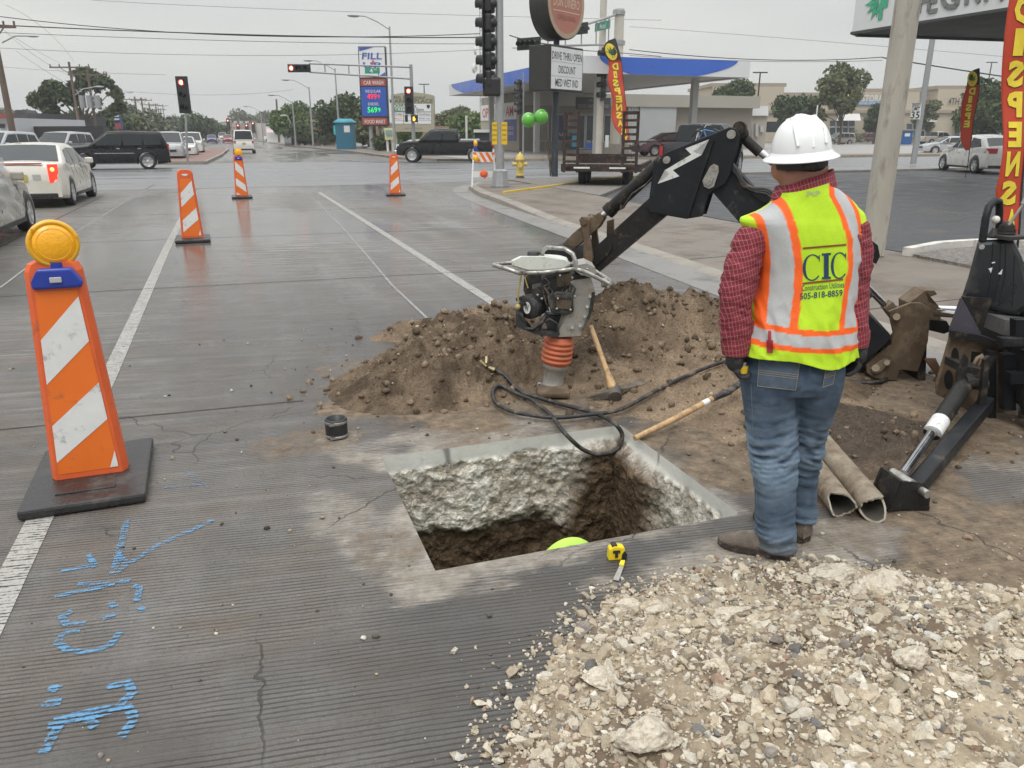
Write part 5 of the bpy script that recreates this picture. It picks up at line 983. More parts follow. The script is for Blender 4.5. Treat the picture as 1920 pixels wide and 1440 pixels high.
b.tube([RM(1002,540,-.05),RM(1020,538,-.12),RM(1028,550,-.12),RM(1030,570,-.12)],.006,6); b.build('hose',hose_m,ei)
b=MB(); b.tube([RM(976,600,-.1),RM(984,616,-.12),RM(1000,617,-.13),RM(1016,604,-.13),RM(1024,590,-.12)],.013,8); b.tube([RM(1010,622,-.11),RM(1016,606,-.12),RM(1030,598,-.12),RM(1044,606,-.11),RM(1047,628,-.1)],.010,8)
RP_(b,[(967,584),(980,588),(990,618),(1047,625),(1047,633),(1005,627),(968,613)],-.13,.09); b.build('skid_guard',ebk,rm)
# tank
TP=[(958,488),(975,480),(1022,480),(1066,488),(1070,498),(1062,503),(1020,507),(988,507),(960,499)]
b=MB(); R_=[]
for dd,k in ((-.13,.90),(-.115,1.),(.10,1.),(.12,.9)): R_.append([RM(1014+(x-1014)*k,494+(y-494)*k,dd) for x,y in TP])
b.rings(R_,True,False); b.ell(RM(1020,488,-.01),(.17,.11,.035),16,8); tk=b.build('fuel_tank',tnk,rm); m_=tk.modifiers.new('b','BEVEL'); m_.width=.012; m_.segments=2
b=MB(); c0=RM(1000,481,-.02); b.lathe([(.040,0),(.040,.03),(.036,.034),(.001,.034)],c0,UZ,20); b.build('fuel_cap',ebk,tk)
b=MB()
fr_=[(926,497),(950,504),(973,512),(1018,511),(1062,506),(1078,504),(1100,511),(1122,522),(1142,532)]; bk_=[(926,496),(952,493),(990,494),(1040,492),(1085,496),(1110,504),(1125,514)]
b.tube([RM(x,y,.0 if i==0 else -.19) for i,(x,y) in enumerate(fr_)],.014,10); b.tube([RM(x,y,.0 if i==0 else .17) for i,(x,y) in enumerate(bk_)],.013,10)
b.tube([RM(1142,532,-.19),RM(1146,528,-.05),RM(1138,522,.1),RM(1125,514,.17)],.015,10)
hd=b.build('handle_frame',ppm,rm)
b=MB(); b.tube([RM(1016,482,-.02),RM(1018,470,-.05),RM(1026,464,-.08),RM(1058,466,-.14),RM(1074,476,-.17),RM(1080,492,-.19),RM(1080,506,-.19)],.014,10); b.build('lifting_handle',ppm,rm)
b=MB(); RP_(b,[(1078,498),(1100,494),(1116,502),(1119,512),(1108,520),(1090,516),(1078,508)],-.12,.22); b.lathe([(.03,0),(.032,.03),(.001,.05)],RM(1128,530,-.1),CR,14); b.build('mount',gal,rm)
b=MB(); b.tube([RM(978,512,-.15),RM(973,540,-.15),RM(971,555,-.14),RM(972,566,-.13)],.006,6); b.tube([RM(990,540,-.12),RM(984,520,-.1),RM(992,512,-.1)],.004,6); b.ell(RM(971,575,-.13),.018,10,8); b.build('pull_cord',mat('yellow_cord',(.45,.35,.12),.7),rm)
b=MB(); b.bar(RM(968,562,-.12),RM(984,556,-.10),.02,.02); b.bar(RM(976,559,-.11),RM(985,572,-.1),.018,.02); b.build('pull_grip',ebk,rm)
# ================= TOOLS AND SMALL THINGS =================
def hzf(p): return max(0,float(hz(np.array([p.x]),np.array([p.y]))[0]))
wood=mat('hickory_wood',(.48,.31,.15),.5,0,.22,18,.15,60,stretch=(1,1,1),dirt=((.18,.12,.07),.3,12)); irn=mat('dull_iron',(.12,.11,.095),.6,.5,.3,12,.3,50,dirt=((.2,.15,.10),.35,8))
mt=thing('pick_mattock','pick mattock with its hickory handle leaning up against the soil beside the rammer','mattock',tuple(G(1152,738)))
h0=G(1152,736,.06); h1_=DV(1108,612,DR+.30)
b=MB(); b.tube([h0,h0.lerp(h1_,.12),h0.lerp(h1_,.3),h0.lerp(h1_,.9),h1_],[.036,.030,.019,.018,.016],12); b.build('handle',wood,mt)
b=MB(); c0=h0+UZ*.0; e1=G(1215,713,.03); e2=G(1098,746,.02); b.rings([[c0+(CF*y+UZ*z) for y,z in ((-.03,-.035),(.04,-.03),(.04,.035),(-.03,.035))],[c0.lerp(e1,.3)+(CF*y+UZ*z) for y,z in ((-.03,-.012),(.03,-.012),(.03,.012),(-.03,.012))],[e1+(CF*y+UZ*z) for y,z in ((-.07,-.008),(.07,-.0),(.07,.01),(-.07,.004))]],True,False)
b.rings([[c0+(CF*y+UZ*z) for y,z in ((-.03,-.035),(.04,-.03),(.04,.035),(-.03,.035))],[c0.lerp(e2,.4)+(CF*y+UZ*z) for y,z in ((-.014,-.02),(.014,-.02),(.014,.015),(-.014,.015))],[e2+(CF*y+UZ*z) for y,z in ((-.005,-.005),(.005,-.005),(.005,.005),(-.005,.005))]],True,False)
b.cyl(c0-CF*.045-UZ*.02,c0+CF*.05+UZ*.01,.045,n=16); b.build('head',irn,mt)
tl=thing('long_handled_tool','long wooden tool handle with black sleeved end lying from the pit corner towards the worker','tool',tuple(G(1192,822)))
P=[G(1190,822,.018),G(1260,788,.07),G(1335,748,.13),G(1365,735,.15),G(1392,715,.17)]
b=MB(); b.tube(P[:3],[.017,.019,.019],12); b.build('handle',wood,tl); b=MB(); b.tube(P[2:],[.020,.022,.020],12); b.build('sleeve',hose_m,tl); b=MB(); a_=P[1].lerp(P[2],.75); b.tube([a_,P[1].lerp(P[2],.9)],.0195,12); b.build('handle_label',whs,tl)
# air hose
ht=[(912,722),(942,723),(975,736),(1017,748),(1079,765),(1121,777)]; lp=[(1154,796),(1167,819),(1154,844),(1125,852),(1092,842),(1058,811)]; rt=[(1033,779),(1000,752),(975,741),(940,733),(925,740),(929,754),(954,769),(987,777),(1042,783),(1100,778),(1162,768),(1225,746),(1287,721),(1362,704),(1440,700)]
P=[G(*q,.03) for q in ht]+[hit(*q,(0,HY1-.09,0),Vector((0,1,0))) for q in lp]+[G(*q,.035) for q in rt]
P=[p+UZ*(hzf(p)*.9 if p.z>0 else 0) if i not in () else p for i,p in enumerate(P)]
def smooth(P,n=6):
    o=[]; 
    for i in range(len(P)-1):
        p0,p1,p2,p3=P[max(i-1,0)],P[i],P[i+1],P[min(i+2,len(P)-1)]
        for k in range(n): t=k/n; o.append(.5*((2*p1)+(p2-p0)*t+(2*p0-5*p1+4*p2-p3)*t*t+(3*p1-p0-3*p2+p3)*t**3))
    return o+[P[-1]]
hs_=thing('air_hose','black air hose looped on the soil and hanging over the pit edge','hose',tuple(G(925,740)))
b=MB(); b.tube(smooth(P,8),.0135,10); b.build('hose',hose_m,hs_)
b=MB(); q0,q1=P[0],P[1]; b.tube([q0-(q1-q0)*.4+UZ*.02,q0,q0+(q1-q0)*.5],[.012,.010,.017],10); b.bar(q0+UZ*.02,q0+CF*.06+UZ*.05,.014,.012); b.build('brass_coupling',mat('brass',(.45,.36,.20),.4,.7,.2,10),hs_)
b=MB(); b.tube(smooth([G(1570,684,.03),G(1610,688,.02)],3)+smooth([G(1612,690,.02),G(1660,700,.02),G(1655,714,.02),G(1620,718,.02),G(1560,712,.02)],6),.015,10); tag(b.build('loose_hose',hose_m),'short black hose end curling out on the road behind the worker','hose')
cp_=thing('pipe_coupling','short black rubber pipe coupling with two steel bands standing on the road','pipe coupling',tuple(G(632,819)))
c0=G(632,819); b=MB(); b.lathe([(.060,0),(.064,.012),(.064,.105),(.060,.118),(.052,.118),(.050,.02)],c0,n=36,caps=False); b.build('sleeve',mat('coupling_rubber',(.018,.018,.019),.45,0,.2,20),cp_)
for z in (.008,.092): b=MB(); b.lathe([(.0645,z),(.066,z+.002),(.066,z+.014),(.0645,z+.016)],c0,n=36,caps=False); b.box(c0+Vector((-.03,-.06,z+.008)),(.03,.014,.016)); b.build('steel_band',mat('band_steel',(.45,.45,.44),.3,.9),cp_)
tm=thing('tape_measure','yellow and black tape measure lying on the concrete rim in front of the pit','tape measure',tuple(G(1157,1052)),-.2)
b=MB(); b.prism([Vector(p) for p in [(-.036,0,.002),(.030,0,.002),(.036,0,.03),(.030,0,.062),(-.012,0,.070),(-.034,0,.058)]],(0,.036,0)); o_=b.build('case',mat('tape_yellow',(.80,.60,.02),.35,0,.05,20),tm,False); m_=o_.modifiers.new('b','BEVEL'); m_.width=.006; m_.segments=2
b=MB(); b.prism([Vector(p) for p in [(.018,-.003,.0),(.040,-.003,.004),(.042,-.003,.03),(.030,-.003,.045),(.020,-.003,.03)]],(0,.042,0)); b.box((-.004,-.003,.045),(.03,.004,.012)); b.box((-.004,-.003,.028),(.012,.004,.02)); b.box((-.012,.018,.069),(.022,.028,.008)); b.build('grip',mat('tape_black',(.02,.02,.02),.5),tm,False)
pk_=thing('scraper','small steel scraper blade with a yellow tip lying in front of the tape measure','scraper',tuple(G(1160,1075)))
b=MB(); a_=G(1166,1062,.012); c_=G(1152,1088,.006); s_=(c_-a_).cross(UZ).normalized(); b.prism([a_-s_*.008,a_+s_*.010,c_+s_*.006,c_-s_*.018],(0,0,.003)); b.build('blade',stl,pk_); b=MB(); b.prism([a_-s_*.008,a_+s_*.012,a_+s_*.014-(c_-a_)*.3,a_-s_*.002-(c_-a_)*.35],(0,0,.008)); b.build('tip',mat('tape_yellow',()),pk_)
clay=mat('old_clay_pipe',(.27,.225,.165),.8,0,.3,9,.7,30,dirt=((.14,.10,.065),.4,6)); inn=mat('pipe_inside',(.085,.078,.06),.8,0,.3,14,.4,40)
def pipe(label,front,back,r,seed):
    t=thing('broken_pipe',label,'pipe',tuple(front),0,'old pipe lengths by the worker'); ax=(back-front); L=ax.length; ax.normalize(); u=ax.cross(UZ).normalized(); v=u.cross(ax); c=front+UZ*r; rn=random.Random(seed); N_=40; jag=[(.02*math.sin(k*.31+seed)+.012*rn.random()+.05*max(0,math.sin(k*2*PI/N_+seed*1.3))**6) for k in range(N_)]
    b=MB(); R_=[]
    for s in (0,.1,.3,.6,1):
        R_.append([c+ax*(s*L+jag[k]*(1-s)*(1 if s==0 else .2))+(u*math.cos(2*PI*k/N_)+v*math.sin(2*PI*k/N_))*(r*(1+.02*rn.random())) for k in range(N_)])
    Ri=[[c+ax*(s*L+jag[k]*(1-s)*(1 if s==0 else .2)+.002)+(u*math.cos(2*PI*k/N_)+v*math.sin(2*PI*k/N_))*r*.86 for k in range(N_)] for s in (0,.5,1)]
    b.rings(R_,False); b.build('pipe_wall',clay,t); b=MB(); b.rings(Ri,False); b.quad(*Ri[-1]); b.build('bore',inn,t); b=MB(); b.rings([R_[0],Ri[0]],False,False); b.build('broken_rim',mat('fresh_clay',(.36,.33,.26),.8,0,.2,30,.4,60),t)
pf=G(1638,978); pipe('longer broken clay pipe, its open end nearest the machine foot',pf,pf+Vector((.40,.95,0)).normalized()*.95,.064,1)
pf2=G(1578,972); pipe('shorter broken clay pipe beside the worker\'s boot',pf2,pf2+Vector((.40,.95,0)).normalized()*.7,.058,4)
# hi-vis cloth down in the pit
b=MB(); R_=[]
c0=Vector((1.32,2.93,0)); 
for t_ in [0,.3,.6,.8,.88,.92,.945,.965,.98,.99,.996,1.]:
    rr=.22*math.sqrt(max(0,1-(t_)**4))+.003; R_.append([c0+Vector((rr*1.05*math.cos(a)*(1+.08*math.sin(3*a)),rr*.55*math.sin(a),-1.05+.945*t_)) for a in [2*PI*k/28 for k in range(28)]])
b.rings(R_); tag(b.build('hi_vis_bundle',mat('lime_cloth',(.45,.72,.10),.7,0,.1,12,.3,40),smooth=True),'lime green hi-vis cloth bundle just peeking over the front edge of the pit','cloth')
# rusty bracket on the heap
p=G(862,652); p=hit(862,652,(0,5.3,0),Vector((0,1,0)))
b=MB(); b.tube([p+CR*-.09+UZ*.0,p+CR*-.05+UZ*.02,p+CR*.0+UZ*.015,p+CR*.04+UZ*.02],[.03,.022,.026,.03],10); b.rings([[p+CR*(.03+.06*s)+CF*(.04*math.cos(a))+UZ*(.04*math.sin(a)+.01) for a in [PI+PI*k/10 for k in range(11)]] for s in (0,1)],False); tag(b.build('iron_fitting',irn),'rusty iron pipe fitting lying on the left peak of the soil heap','pipe fitting')
# ================= VEHICLES =================
tyr=mat('tyre_rubber',(.022,.022,.023),.65,0,.3,20,dirt=((.10,.09,.08),.2,8)); rimm=mat('alloy_rim',(.50,.50,.50),.35,.35,.1,20); gls=mat('tinted_glass',(.02,.024,.026),.08,0,.1,3,spec=.45); glc=mat('car_glass',(.10,.13,.13),.06,0,.2,3,spec=.8); trim=mat('black_trim',(.02,.02,.021),.5); chr_=mat('car_chrome',(.55,.55,.56),.18,1,.05); tlm=mat('tail_lamp',(.45,.015,.012),.2,0,.1,20,coat=.5); tll=mat('tail_lamp_lit',(.6,.02,.01),.2,0,.1,20,emit=(1,.06,.03,1.0)); tly=mat('brake_bulb_glow',(1,.4,.15),.3,emit=(1,.45,.15,1.6)); hdl=mat('head_lamp',(.6,.62,.62),.1,0,.05,30,coat=.6); plt=mat('licence_plate',(.40,.50,.50),.4); plty=mat('yellow_plate',(.48,.42,.08),.5,0,.25,60)
def car(label,cat,name,loc,az,P,paint,group=None,det=1,lit=False,plate=plt,glass=gls):
    """P: L,W,base,wheels(y rear,y front),wr,top[(y,z)..] rear->front, gh[(y,z)..], win[[(y,z)..]..]; local +Y forward, az clockwise from +Y"""
    t=thing(name,label,cat,(loc[0],loc[1],loc[2] if len(loc)>2 else 0),-R(az),group)
    L,W,zb=P['L'],P['W'],P['base']; wy=P['wheels']; wr=P['wr']; ra=wr*1.17; top=P['top']; gh=P['gh']; yr,yf=top[0][0],top[-1][0]
    tz=lambda y:float(np.interp(y,[q[0] for q in top],[q[1] for q in top])); gz=lambda y:float(np.interp(y,[q[0] for q in gh],[q[1] for q in gh])); zmx=max(q[1] for q in gh)
    sc=P.get('sq',0)
    def plan(y):
        e=.55; a=max(0,(yr+e-y)/e); c=max(0,(y-(yf-e*1.3))/(e*1.3)); return 1-.10*a*a-.22*c*c*(1-.5*sc)
    def bx(y,z):
        t_=(z-zb)/(tz(y)-zb+1e-6); return W/2*plan(y)*(.93+.07*math.sin(min(1,max(0,t_*1.15+.15))*PI)**.7 - (.05*max(0,t_-.75)*4*.25))
    ys=set(np.linspace(yr,yf,34 if det else 22)); 
    for w_ in wy: ys|=set(w_+ra*np.array([-1.001,-1,-.95,-.85,-.7,-.5,-.25,0,.25,.5,.7,.85,.95,1,1.001]))
    ys|={yr+.03,yr+.1,yf-.03,yf-.1}; ys=sorted(y for y in ys if yr<=y<=yf); R_=[]
    for y in ys:
        b0=zb+.06*max(0,1-(y-yr)/.4)+.05*max(0,1-(yf-y)/.4)
        for w_ in wy:
            if abs(y-w_)<ra: b0=max(b0,wr+math.sqrt(ra*ra-(y-w_)**2)*.98)
        z1=tz(y); b0=min(b0,z1-.06); pt=[]
        for k in (0,.12,.3,.5,.7,.86,.95,1): z=b0+(z1-b0)*k; pt.append((bx(y,z)*(1 if k<.95 else (.985 if k<1 else .94)),z))
        cr=.035 if not P.get('bed') or y>P['bed'][1] or y<P['bed'][0] else 0
        pt+=[(pt[-1][0]*.75,z1+cr*.5),(pt[-1][0]*.4,z1+cr),(0,z1+cr*1.15)]
        if P.get('bed') and P['bed'][0]<y<P['bed'][1]: x1=pt[7][0]; pt=pt[:8]+[(x1-.06,z1),(x1-.065,z1-.45),(0,z1-.45)]
        R_.append([Vector((x,y,z)) for x,z in pt]+[Vector((-x,y,z)) for x,z in pt[:-1][::-1]])
    b=MB(); b.rings(R_,True,True); body=b.build('body',paint,t,False)
    # greenhouse
    W2=W/2*.93; inset=P.get('tum',.17)
    def sx_(z,y): zb_=tz(y)-.02; return (W2*plan(y)**.5)-inset*max(0,(z-P['belt']))/(zmx-P['belt'])
    g0,g1=gh[0][0],gh[-1][0]; gy=sorted(set(list(np.linspace(g0,g1,20))+[q[0] for q in gh])); R_=[]
    for y in gy:
        z1=max(gz(y),P['belt']-.1); z0=P['belt']-.12; pt=[]
        for k in (0,.5,.9,1): z=z0+(z1-z0)*k; pt.append((sx_(z,y)-(.05 if k==1 else 0),z))
        pt+=[(pt[-1][0]*.6,z1+.02),(0,z1+.03)]
        R_.append([Vector((x,y,z)) for x,z in pt]+[Vector((-x,y,z)) for x,z in pt[:-1][::-1]])
    b=MB(); b.rings(R_,True,True); b.build('roof',paint,t,False)
    for s in (-1,1):
        for wn in P['win']:
            b=MB(); b.prism([Vector((s*(sx_(z,y)+.004),y,z)) for y,z in wn],(s*.004,0,0)); b.build('window',glass,t,False)
    def scr(i,nm,up=.014):
        (ya,za),(yb,zb_)=gh[i],gh[i+1]; b=MB(); n=[]
        for k in range(7):
            f=.06+.88*k/6; y=ya+(yb-ya)*f; z=za+(zb_-za)*f; x=sx_(z,y)-.075; d=(Vector((0,ya-yb,za-zb_))); nn=Vector((0,-(zb_-za),(yb-ya))); nn=nn if nn.z>0 else -nn; nn.normalize()
            n.append([Vector((x*u,y,z+.02*(1-u*u)+.012))+nn*up for u in (-1,-.6,-.2,.2,.6,1)])
        b.rings(n,False,True,False); b.build(nm,glass,t,False)
    scr(P['rs'],'rear_window'); scr(P['ws'],'windscreen')
    for y in wy:
        for s in (-1,1):
            x=s*(W/2-.11); c=(x,y,wr); b=MB(); b.lathe([(wr*.66,-.10),(wr*.95,-.105),(wr,-.08),(wr,.08),(wr*.95,.105),(wr*.66,.10)],c,(1,0,0),26,True,False); wl=b.build('wheel',tyr,t,False)
            b=MB(); b.lathe([(wr*.67,.098*s),(wr*.62,.085*s),(wr*.58,.05*s),(.001,.04*s)],c,(1,0,0),22,True,False)
            b.lathe([(wr*.20,.04*s),(wr*.18,.085*s),(.001,.09*s)],c,(1,0,0),12)
            for k in range(P.get('spokes',6)):
                a=2*PI*k/P.get('spokes',6); b.bar((x+.07*s,y+wr*.15*math.cos(a),wr+wr*.15*math.sin(a)),(x+.085*s,y+wr*.62*math.cos(a),wr+wr*.62*math.sin(a)),.06,.03,up=Vector((1,0,0)))
            b.build('rim',rimm,wl,False)
    b=MB()
    for y in P.get('seams',[]):
        for s in (-1,1):
            z=[zb+.08,zb+.3,tz(y)-.1,tz(y)-.02]; 
            for k in range(3): b.bar((s*(bx(y,z[k])+.0),y,z[k]),(s*(bx(y,z[k+1])+.0),y,z[k+1]),.008,.008)
    for s in (-1,1): b.box((s*(bx(wy[1]-.9,zb+.08)-.0),(wy[0]+wy[1])/2,zb+.05),(.04,(wy[1]-wy[0])-2.2*ra,.07))
    if b.f: b.build('door_seam',trim,t,False)
    if P.get('chromeline'): 
        for s in (-1,1): b=MB(); z=P['chromeline']; b.bar((s*(bx(0,z)+.005),wy[0]+.55,z),(s*(bx(0,z)+.005),wy[1]-.5,z),.015,.035); b.bar((s*(bx(0,zb+.05)+.02),wy[0]+.5,zb+.02),(s*(bx(0,zb+.05)+.02),wy[1]-.5,zb+.02),.05,.03); b.build('chrome_strip',chr_,t,False)
    b=MB()
    for s in (-1,1):
        for y in P.get('handles',[]): b.box((s*(bx(y,P['belt']-.12)+.012),y,P['belt']-.13),(.03,.16,.035))
    if b.f: b.build('door_handle',chr_ if P.get('chromeline') else paint,t,False)
    my=P.get('mirror',gh[-1][0]-.45)
    for s in (-1,1): b=MB(); b.box((s*(W/2+.08),my,P['belt']+.06),(.20,.10,.15),bev=.03); b.build('mirror',P.get('mirm') or paint,t,False)
    for s in (-1,1):
        for (nm,m,yy,zz,ww,hh,dd) in [('tail_lamp',tll if lit else tlm,yr,*P['tl']),('head_lamp',hdl,yf,*P['hl'])]:
            b=MB(); sg=-1 if yy==yr else 1; ye=yy-sg*dd; x=bx(yy-sg*.03,zz); x2=bx(ye,zz)+.006
            b.rings([[Vector((s*(x-ww),yy+sg*.012,z)),Vector((s*(x+.0),yy-sg*.01,z)),Vector((s*x2,ye,z)),Vector((s*(x2-.05),ye,z)),Vector((s*(x-ww),yy-sg*.05,z))] for z in (zz-hh/2,zz+hh/2)],True,False)
            o_=b.build(nm,m,t,False)
            if lit and nm=='tail_lamp': b=MB(); b.ell((s*(x-.07),yr-.02,zz+hh*.22),(.05,.02,.05),10,8); b.build('bulb',tly,o_,False)
    b=MB(); b.box((0,yr-.012,P['pl'][1]),(.31,.02,.16)); b.build('rear_plate',plate,t,False)
    b=MB(); b.box((0,yf-.0,P['base']+.38),(W*.55,.05,P.get('grille',.14))); b.build('grille',trim,t,False)
    bb=P.get('bump')
    if bb: b=MB(); b.box((0,yr-.05,bb[0]),(W*.95,.16,bb[1]),bev=.03); b.box((0,yf+.02,bb[0]),(W*.90,.18,bb[1]),bev=.04); b.build('bumper',chr_,t,False)
    else: b=MB(); b.box((0,yr+.01,zb+.10),(W*.80,.06,.10),bev=.02); b.build('bumper',trim,t,False)
    for ex in P.get('extra',[]): ex(t,bx,tz)
    return t
SED=dict(L=4.7,W=1.82,base=.20,wheels=(-1.42,1.42),wr=.33,belt=.95,tum=.19,top=[(-2.32,.62),(-2.30,.92),(-2.2,1.02),(-1.5,1.06),(-.9,.98),(.9,.95),(1.05,.95),(1.9,.84),(2.25,.70),(2.33,.55)],gh=[(-1.75,1.02),(-1.0,1.42),(-.2,1.46),(.35,1.42),(1.15,.95)],rs=0,ws=3,win=[[(-1.25,1.02),(-.98,1.31),(-.55,1.35),(-.5,.98)],[(-.42,.98),(-.47,1.36),(.25,1.34),(.35,.98)],[(.43,.98),(.34,1.33),(.45,1.31),(.95,.98)]],tl=(.88,.26,.16,.25),hl=(.66,.30,.14,.35),pl=(0,.70),seams=[-.9,-.45,.38,1.0],handles=[-.75,.15],mirror=.75)
SUV=dict(L=4.85,W=1.95,base=.26,wheels=(-1.40,1.40),wr=.38,belt=1.12,tum=.14,sq=1,top=[(-2.42,.7),(-2.40,1.08),(-2.32,1.15),(-1,1.14),(.9,1.12),(1.1,1.13),(2.1,1.04),(2.36,.92),(2.42,.65)],gh=[(-2.36,1.12),(-2.12,1.74),(-.5,1.80),(.3,1.75),(1.15,1.10)],rs=0,ws=3,win=[[(-2.10,1.17),(-1.95,1.60),(-1.35,1.65),(-1.3,1.15)],[(-1.22,1.15),(-1.27,1.65),(-.45,1.67),(-.4,1.15)],[(-.32,1.15),(-.37,1.67),(.28,1.64),(.9,1.15)]],tl=(1.02,.16,.34,.16),hl=(.85,.30,.18,.35),pl=(0,.85),seams=[-1.3,-.35,.85],handles=[-1.1,-.15],mirror=.85)
PU=dict(L=5.9,W=2.0,base=.42,wheels=(-1.85,1.95),wr=.43,belt=1.30,tum=.14,sq=1,bed=(-2.80,-.95),top=[(-2.95,.8),(-2.93,1.26),(-2.8,1.28),(-.9,1.28),(-.88,1.28),(1.1,1.26),(1.25,1.26),(2.6,1.18),(2.85,1.05),(2.92,.7)],gh=[(-.90,1.25),(-.80,1.90),(.2,1.96),(.75,1.90),(1.55,1.24)],rs=0,ws=3,win=[[(-.72,1.32),(-.68,1.80),(.02,1.84),(.05,1.32)],[(.14,1.32),(.10,1.84),(.70,1.80),(1.22,1.32)]],tl=(1.02,.12,.34,.10),hl=(.95,.28,.26,.2),pl=(0,.72),seams=[-.85,.1,1.15],handles=[-.6,.25],mirror=1.15,bump=(.62,.2),grille=.34,spokes=8)
VAN=dict(SUV,L=4.9,W=1.9,belt=1.15,top=[(-2.4,.6),(-2.38,1.1),(-2.3,1.16),(1.3,1.14),(1.9,1.05),(2.3,.85),(2.4,.6)],gh=[(-2.38,1.12),(-2.2,1.92),(-.5,1.98),(.7,1.92),(1.75,1.08)],win=[[(-2.1,1.2),(-2.0,1.75),(-1.2,1.78),(-1.15,1.2)],[(-1.05,1.2),(-1.1,1.78),(.0,1.78),(.05,1.2)],[(.15,1.2),(.1,1.78),(.65,1.75),(1.2,1.2)]],tl=(.95,.12,.22,.1),mirror=1.3)
def cpt(n,c,**k): return mat(n,c,.28,.0,.04,2,coat=.6,**k)
white=cpt('white_car_paint',(.62,.61,.57)); cream=cpt('pearl_car_paint',(.66,.63,.55)); black=mat('black_car_paint',(.006,.006,.007),.3,0,.1,2,coat=.08,spec=.3); silv=cpt('silver_car_paint',(.36,.37,.38)); beige=cpt('beige_car_paint',(.38,.35,.30)); maro=cpt('maroon_car_paint',(.085,.02,.03)); purp=cpt('purple_car_paint',(.06,.04,.16)); red_=cpt('red_car_paint',(.30,.02,.03)); blue_=cpt('dark_blue_car_paint',(.03,.04,.08)); gold=cpt('gold_silver_paint',(.33,.30,.26))
car('black sport utility vehicle with chrome side strip turning across the junction','SUV','suv',(-5.25,44.05),-93,dict(SUV,chromeline=.78,H=1.8),black)
cad=car('pearl white sedan seen from behind with lit red tail lamps, waiting in the queue','sedan','sedan',(-4.62,23.62),1,dict(SED,wheels=(-1.46,1.44),tl=(.80,.17,.42,.10),W=1.84),cream,lit=True,plate=plty)
b=MB(); b.box((0,-2.28,1.03),(1.0,.06,.025)); b.build('spoiler_lamp',tlm,cad,False); b=MB(); b.lathe([(.03,0),(.03,.10)],(.55,-2.36,.25),(0,1,0),12); b.build('exhaust_pipe',trim,cad,False)
b=MB(); b.box((.35,-2.325,.72),(.16,.01,.12)); b.build('sticker',mat('grey_sticker',(.45,.45,.44),.5),cad,False)
bc=car('beige sedan at the left photo edge with clear plastic taped over its side','sedan','sedan',(-4.44,15.08),0,dict(SED,mirm=None,mirror=.55),beige)
b=MB(); ys_=np.linspace(-.9,.72,26); R_=[]
for i,y in enumerate(ys_):
    R_.append([Vector((.90+.045*math.sin(y*9+z*7)*.6+.02*math.sin(z*23+y*4)+(.02 if z<.95 else -.28*(z-.95)),y-.12*z+.08*math.sin(z*5),z)) for z in np.linspace(.36+.06*math.sin(y*5),1.32,20)])
b.rings(R_,False,True,False)
pm_=bpy.data.materials.new('plastic_sheet'); pm_.use_nodes=True; q=pm_.node_tree.nodes['Principled BSDF']; q.inputs['Base Color'].default_value=(.75,.76,.72,1); q.inputs['Roughness'].default_value=.18; q.inputs['Alpha'].default_value=.5
b.build('plastic_wrap',pm_,bc,False)
car('black crew-cab pickup truck with chrome front bumper crossing behind the farthest panel','pickup truck','pickup_truck',(12.6,48.1),-71,dict(PU,belt=1.28),black)
car('silver pickup truck partly hidden behind the black pickup by the marketplace sign','pickup truck','pickup_truck',(16.0,62),-80,dict(PU),silv)
car('black pickup truck parked facing away with bicycles in its bed','pickup truck','pickup_truck',(17.2,26.6,.09),47,dict(PU,belt=1.28),black)
car('dark maroon crossover with lit chrome wheels parked behind the trailer','crossover','crossover',(30.0,51.2,.13),-85,dict(SUV,L=4.5,gh=[(-2.3,1.12),(-1.9,1.55),(-.5,1.66),(.3,1.6),(1.25,1.10)],win=[[(-1.9,1.17),(-1.7,1.45),(-1.2,1.5),(-1.15,1.15)],[(-1.07,1.15),(-1.1,1.5),(-.35,1.54),(-.3,1.15)],[(-.22,1.15),(-.25,1.54),(.28,1.51),(.9,1.15)]]),maro)
car('white hatchback with red tail lamps and pale blue plate parked beside the big red flag','hatchback','hatchback',(30.9,26.2,.09),22,dict(SED,L=4.3,wheels=(-1.35,1.38),top=[(-2.12,.6),(-2.10,.98),(-2.0,1.08),(-1.5,1.08),(-.9,1.02),(.9,.98),(1.05,.98),(1.8,.88),(2.15,.72),(2.2,.55)],gh=[(-1.95,1.05),(-1.45,1.42),(-.3,1.54),(.3,1.50),(1.1,.98)],win=[[(-1.5,1.08),(-1.2,1.38),(-.55,1.44),(-.5,1.02)],[(-.42,1.02),(-.47,1.44),(.22,1.42),(.35,1.02)],[(.43,1.02),(.3,1.41),(.42,1.38),(.9,1.02)]],tl=(.92,.32,.2,.25),wr=.34),white)
car('silver sedan facing left in the lot beyond the speed limit sign','sedan','sedan',tuple(G(1778,289))[:2],-62,dict(SED),silv)
car('silver crew-cab pickup truck parked in front of the storage building','pickup truck','pickup_truck',tuple(G(1757,272))[:2],97,dict(PU),gold)
car('silver SUV parked left of the big wooden pole in the far lot','SUV','suv',tuple(G(1570,272))[:2],-80,dict(SUV),gold)
car('maroon SUV parked far away directly left of the wooden pole','SUV','suv',tuple(G(1622,266))[:2],-85,dict(SUV),maro)
q=G(322,301); car('grey SUV heading the oncoming queue right of the black SUV','SUV','suv',(q.x-.1,q.y+1.2),180,dict(SUV),silv,'oncoming cars queued at the junction')
q=G(346,297); car('small white sedan second in the oncoming queue','sedan','sedan',(q.x-.1,q.y+4.4),180,dict(SED),white,'oncoming cars queued at the junction')
q=G(366,292); car('tall white SUV with gold bumper in the oncoming queue by the median signal','SUV','suv',(q.x-.4,q.y+6),180,dict(SUV,wr=.42),white,'oncoming cars queued at the junction')
car('white van seen from behind driving away down the street','van','van',(1.35,77.5),0,dict(VAN),white,plate=plty)
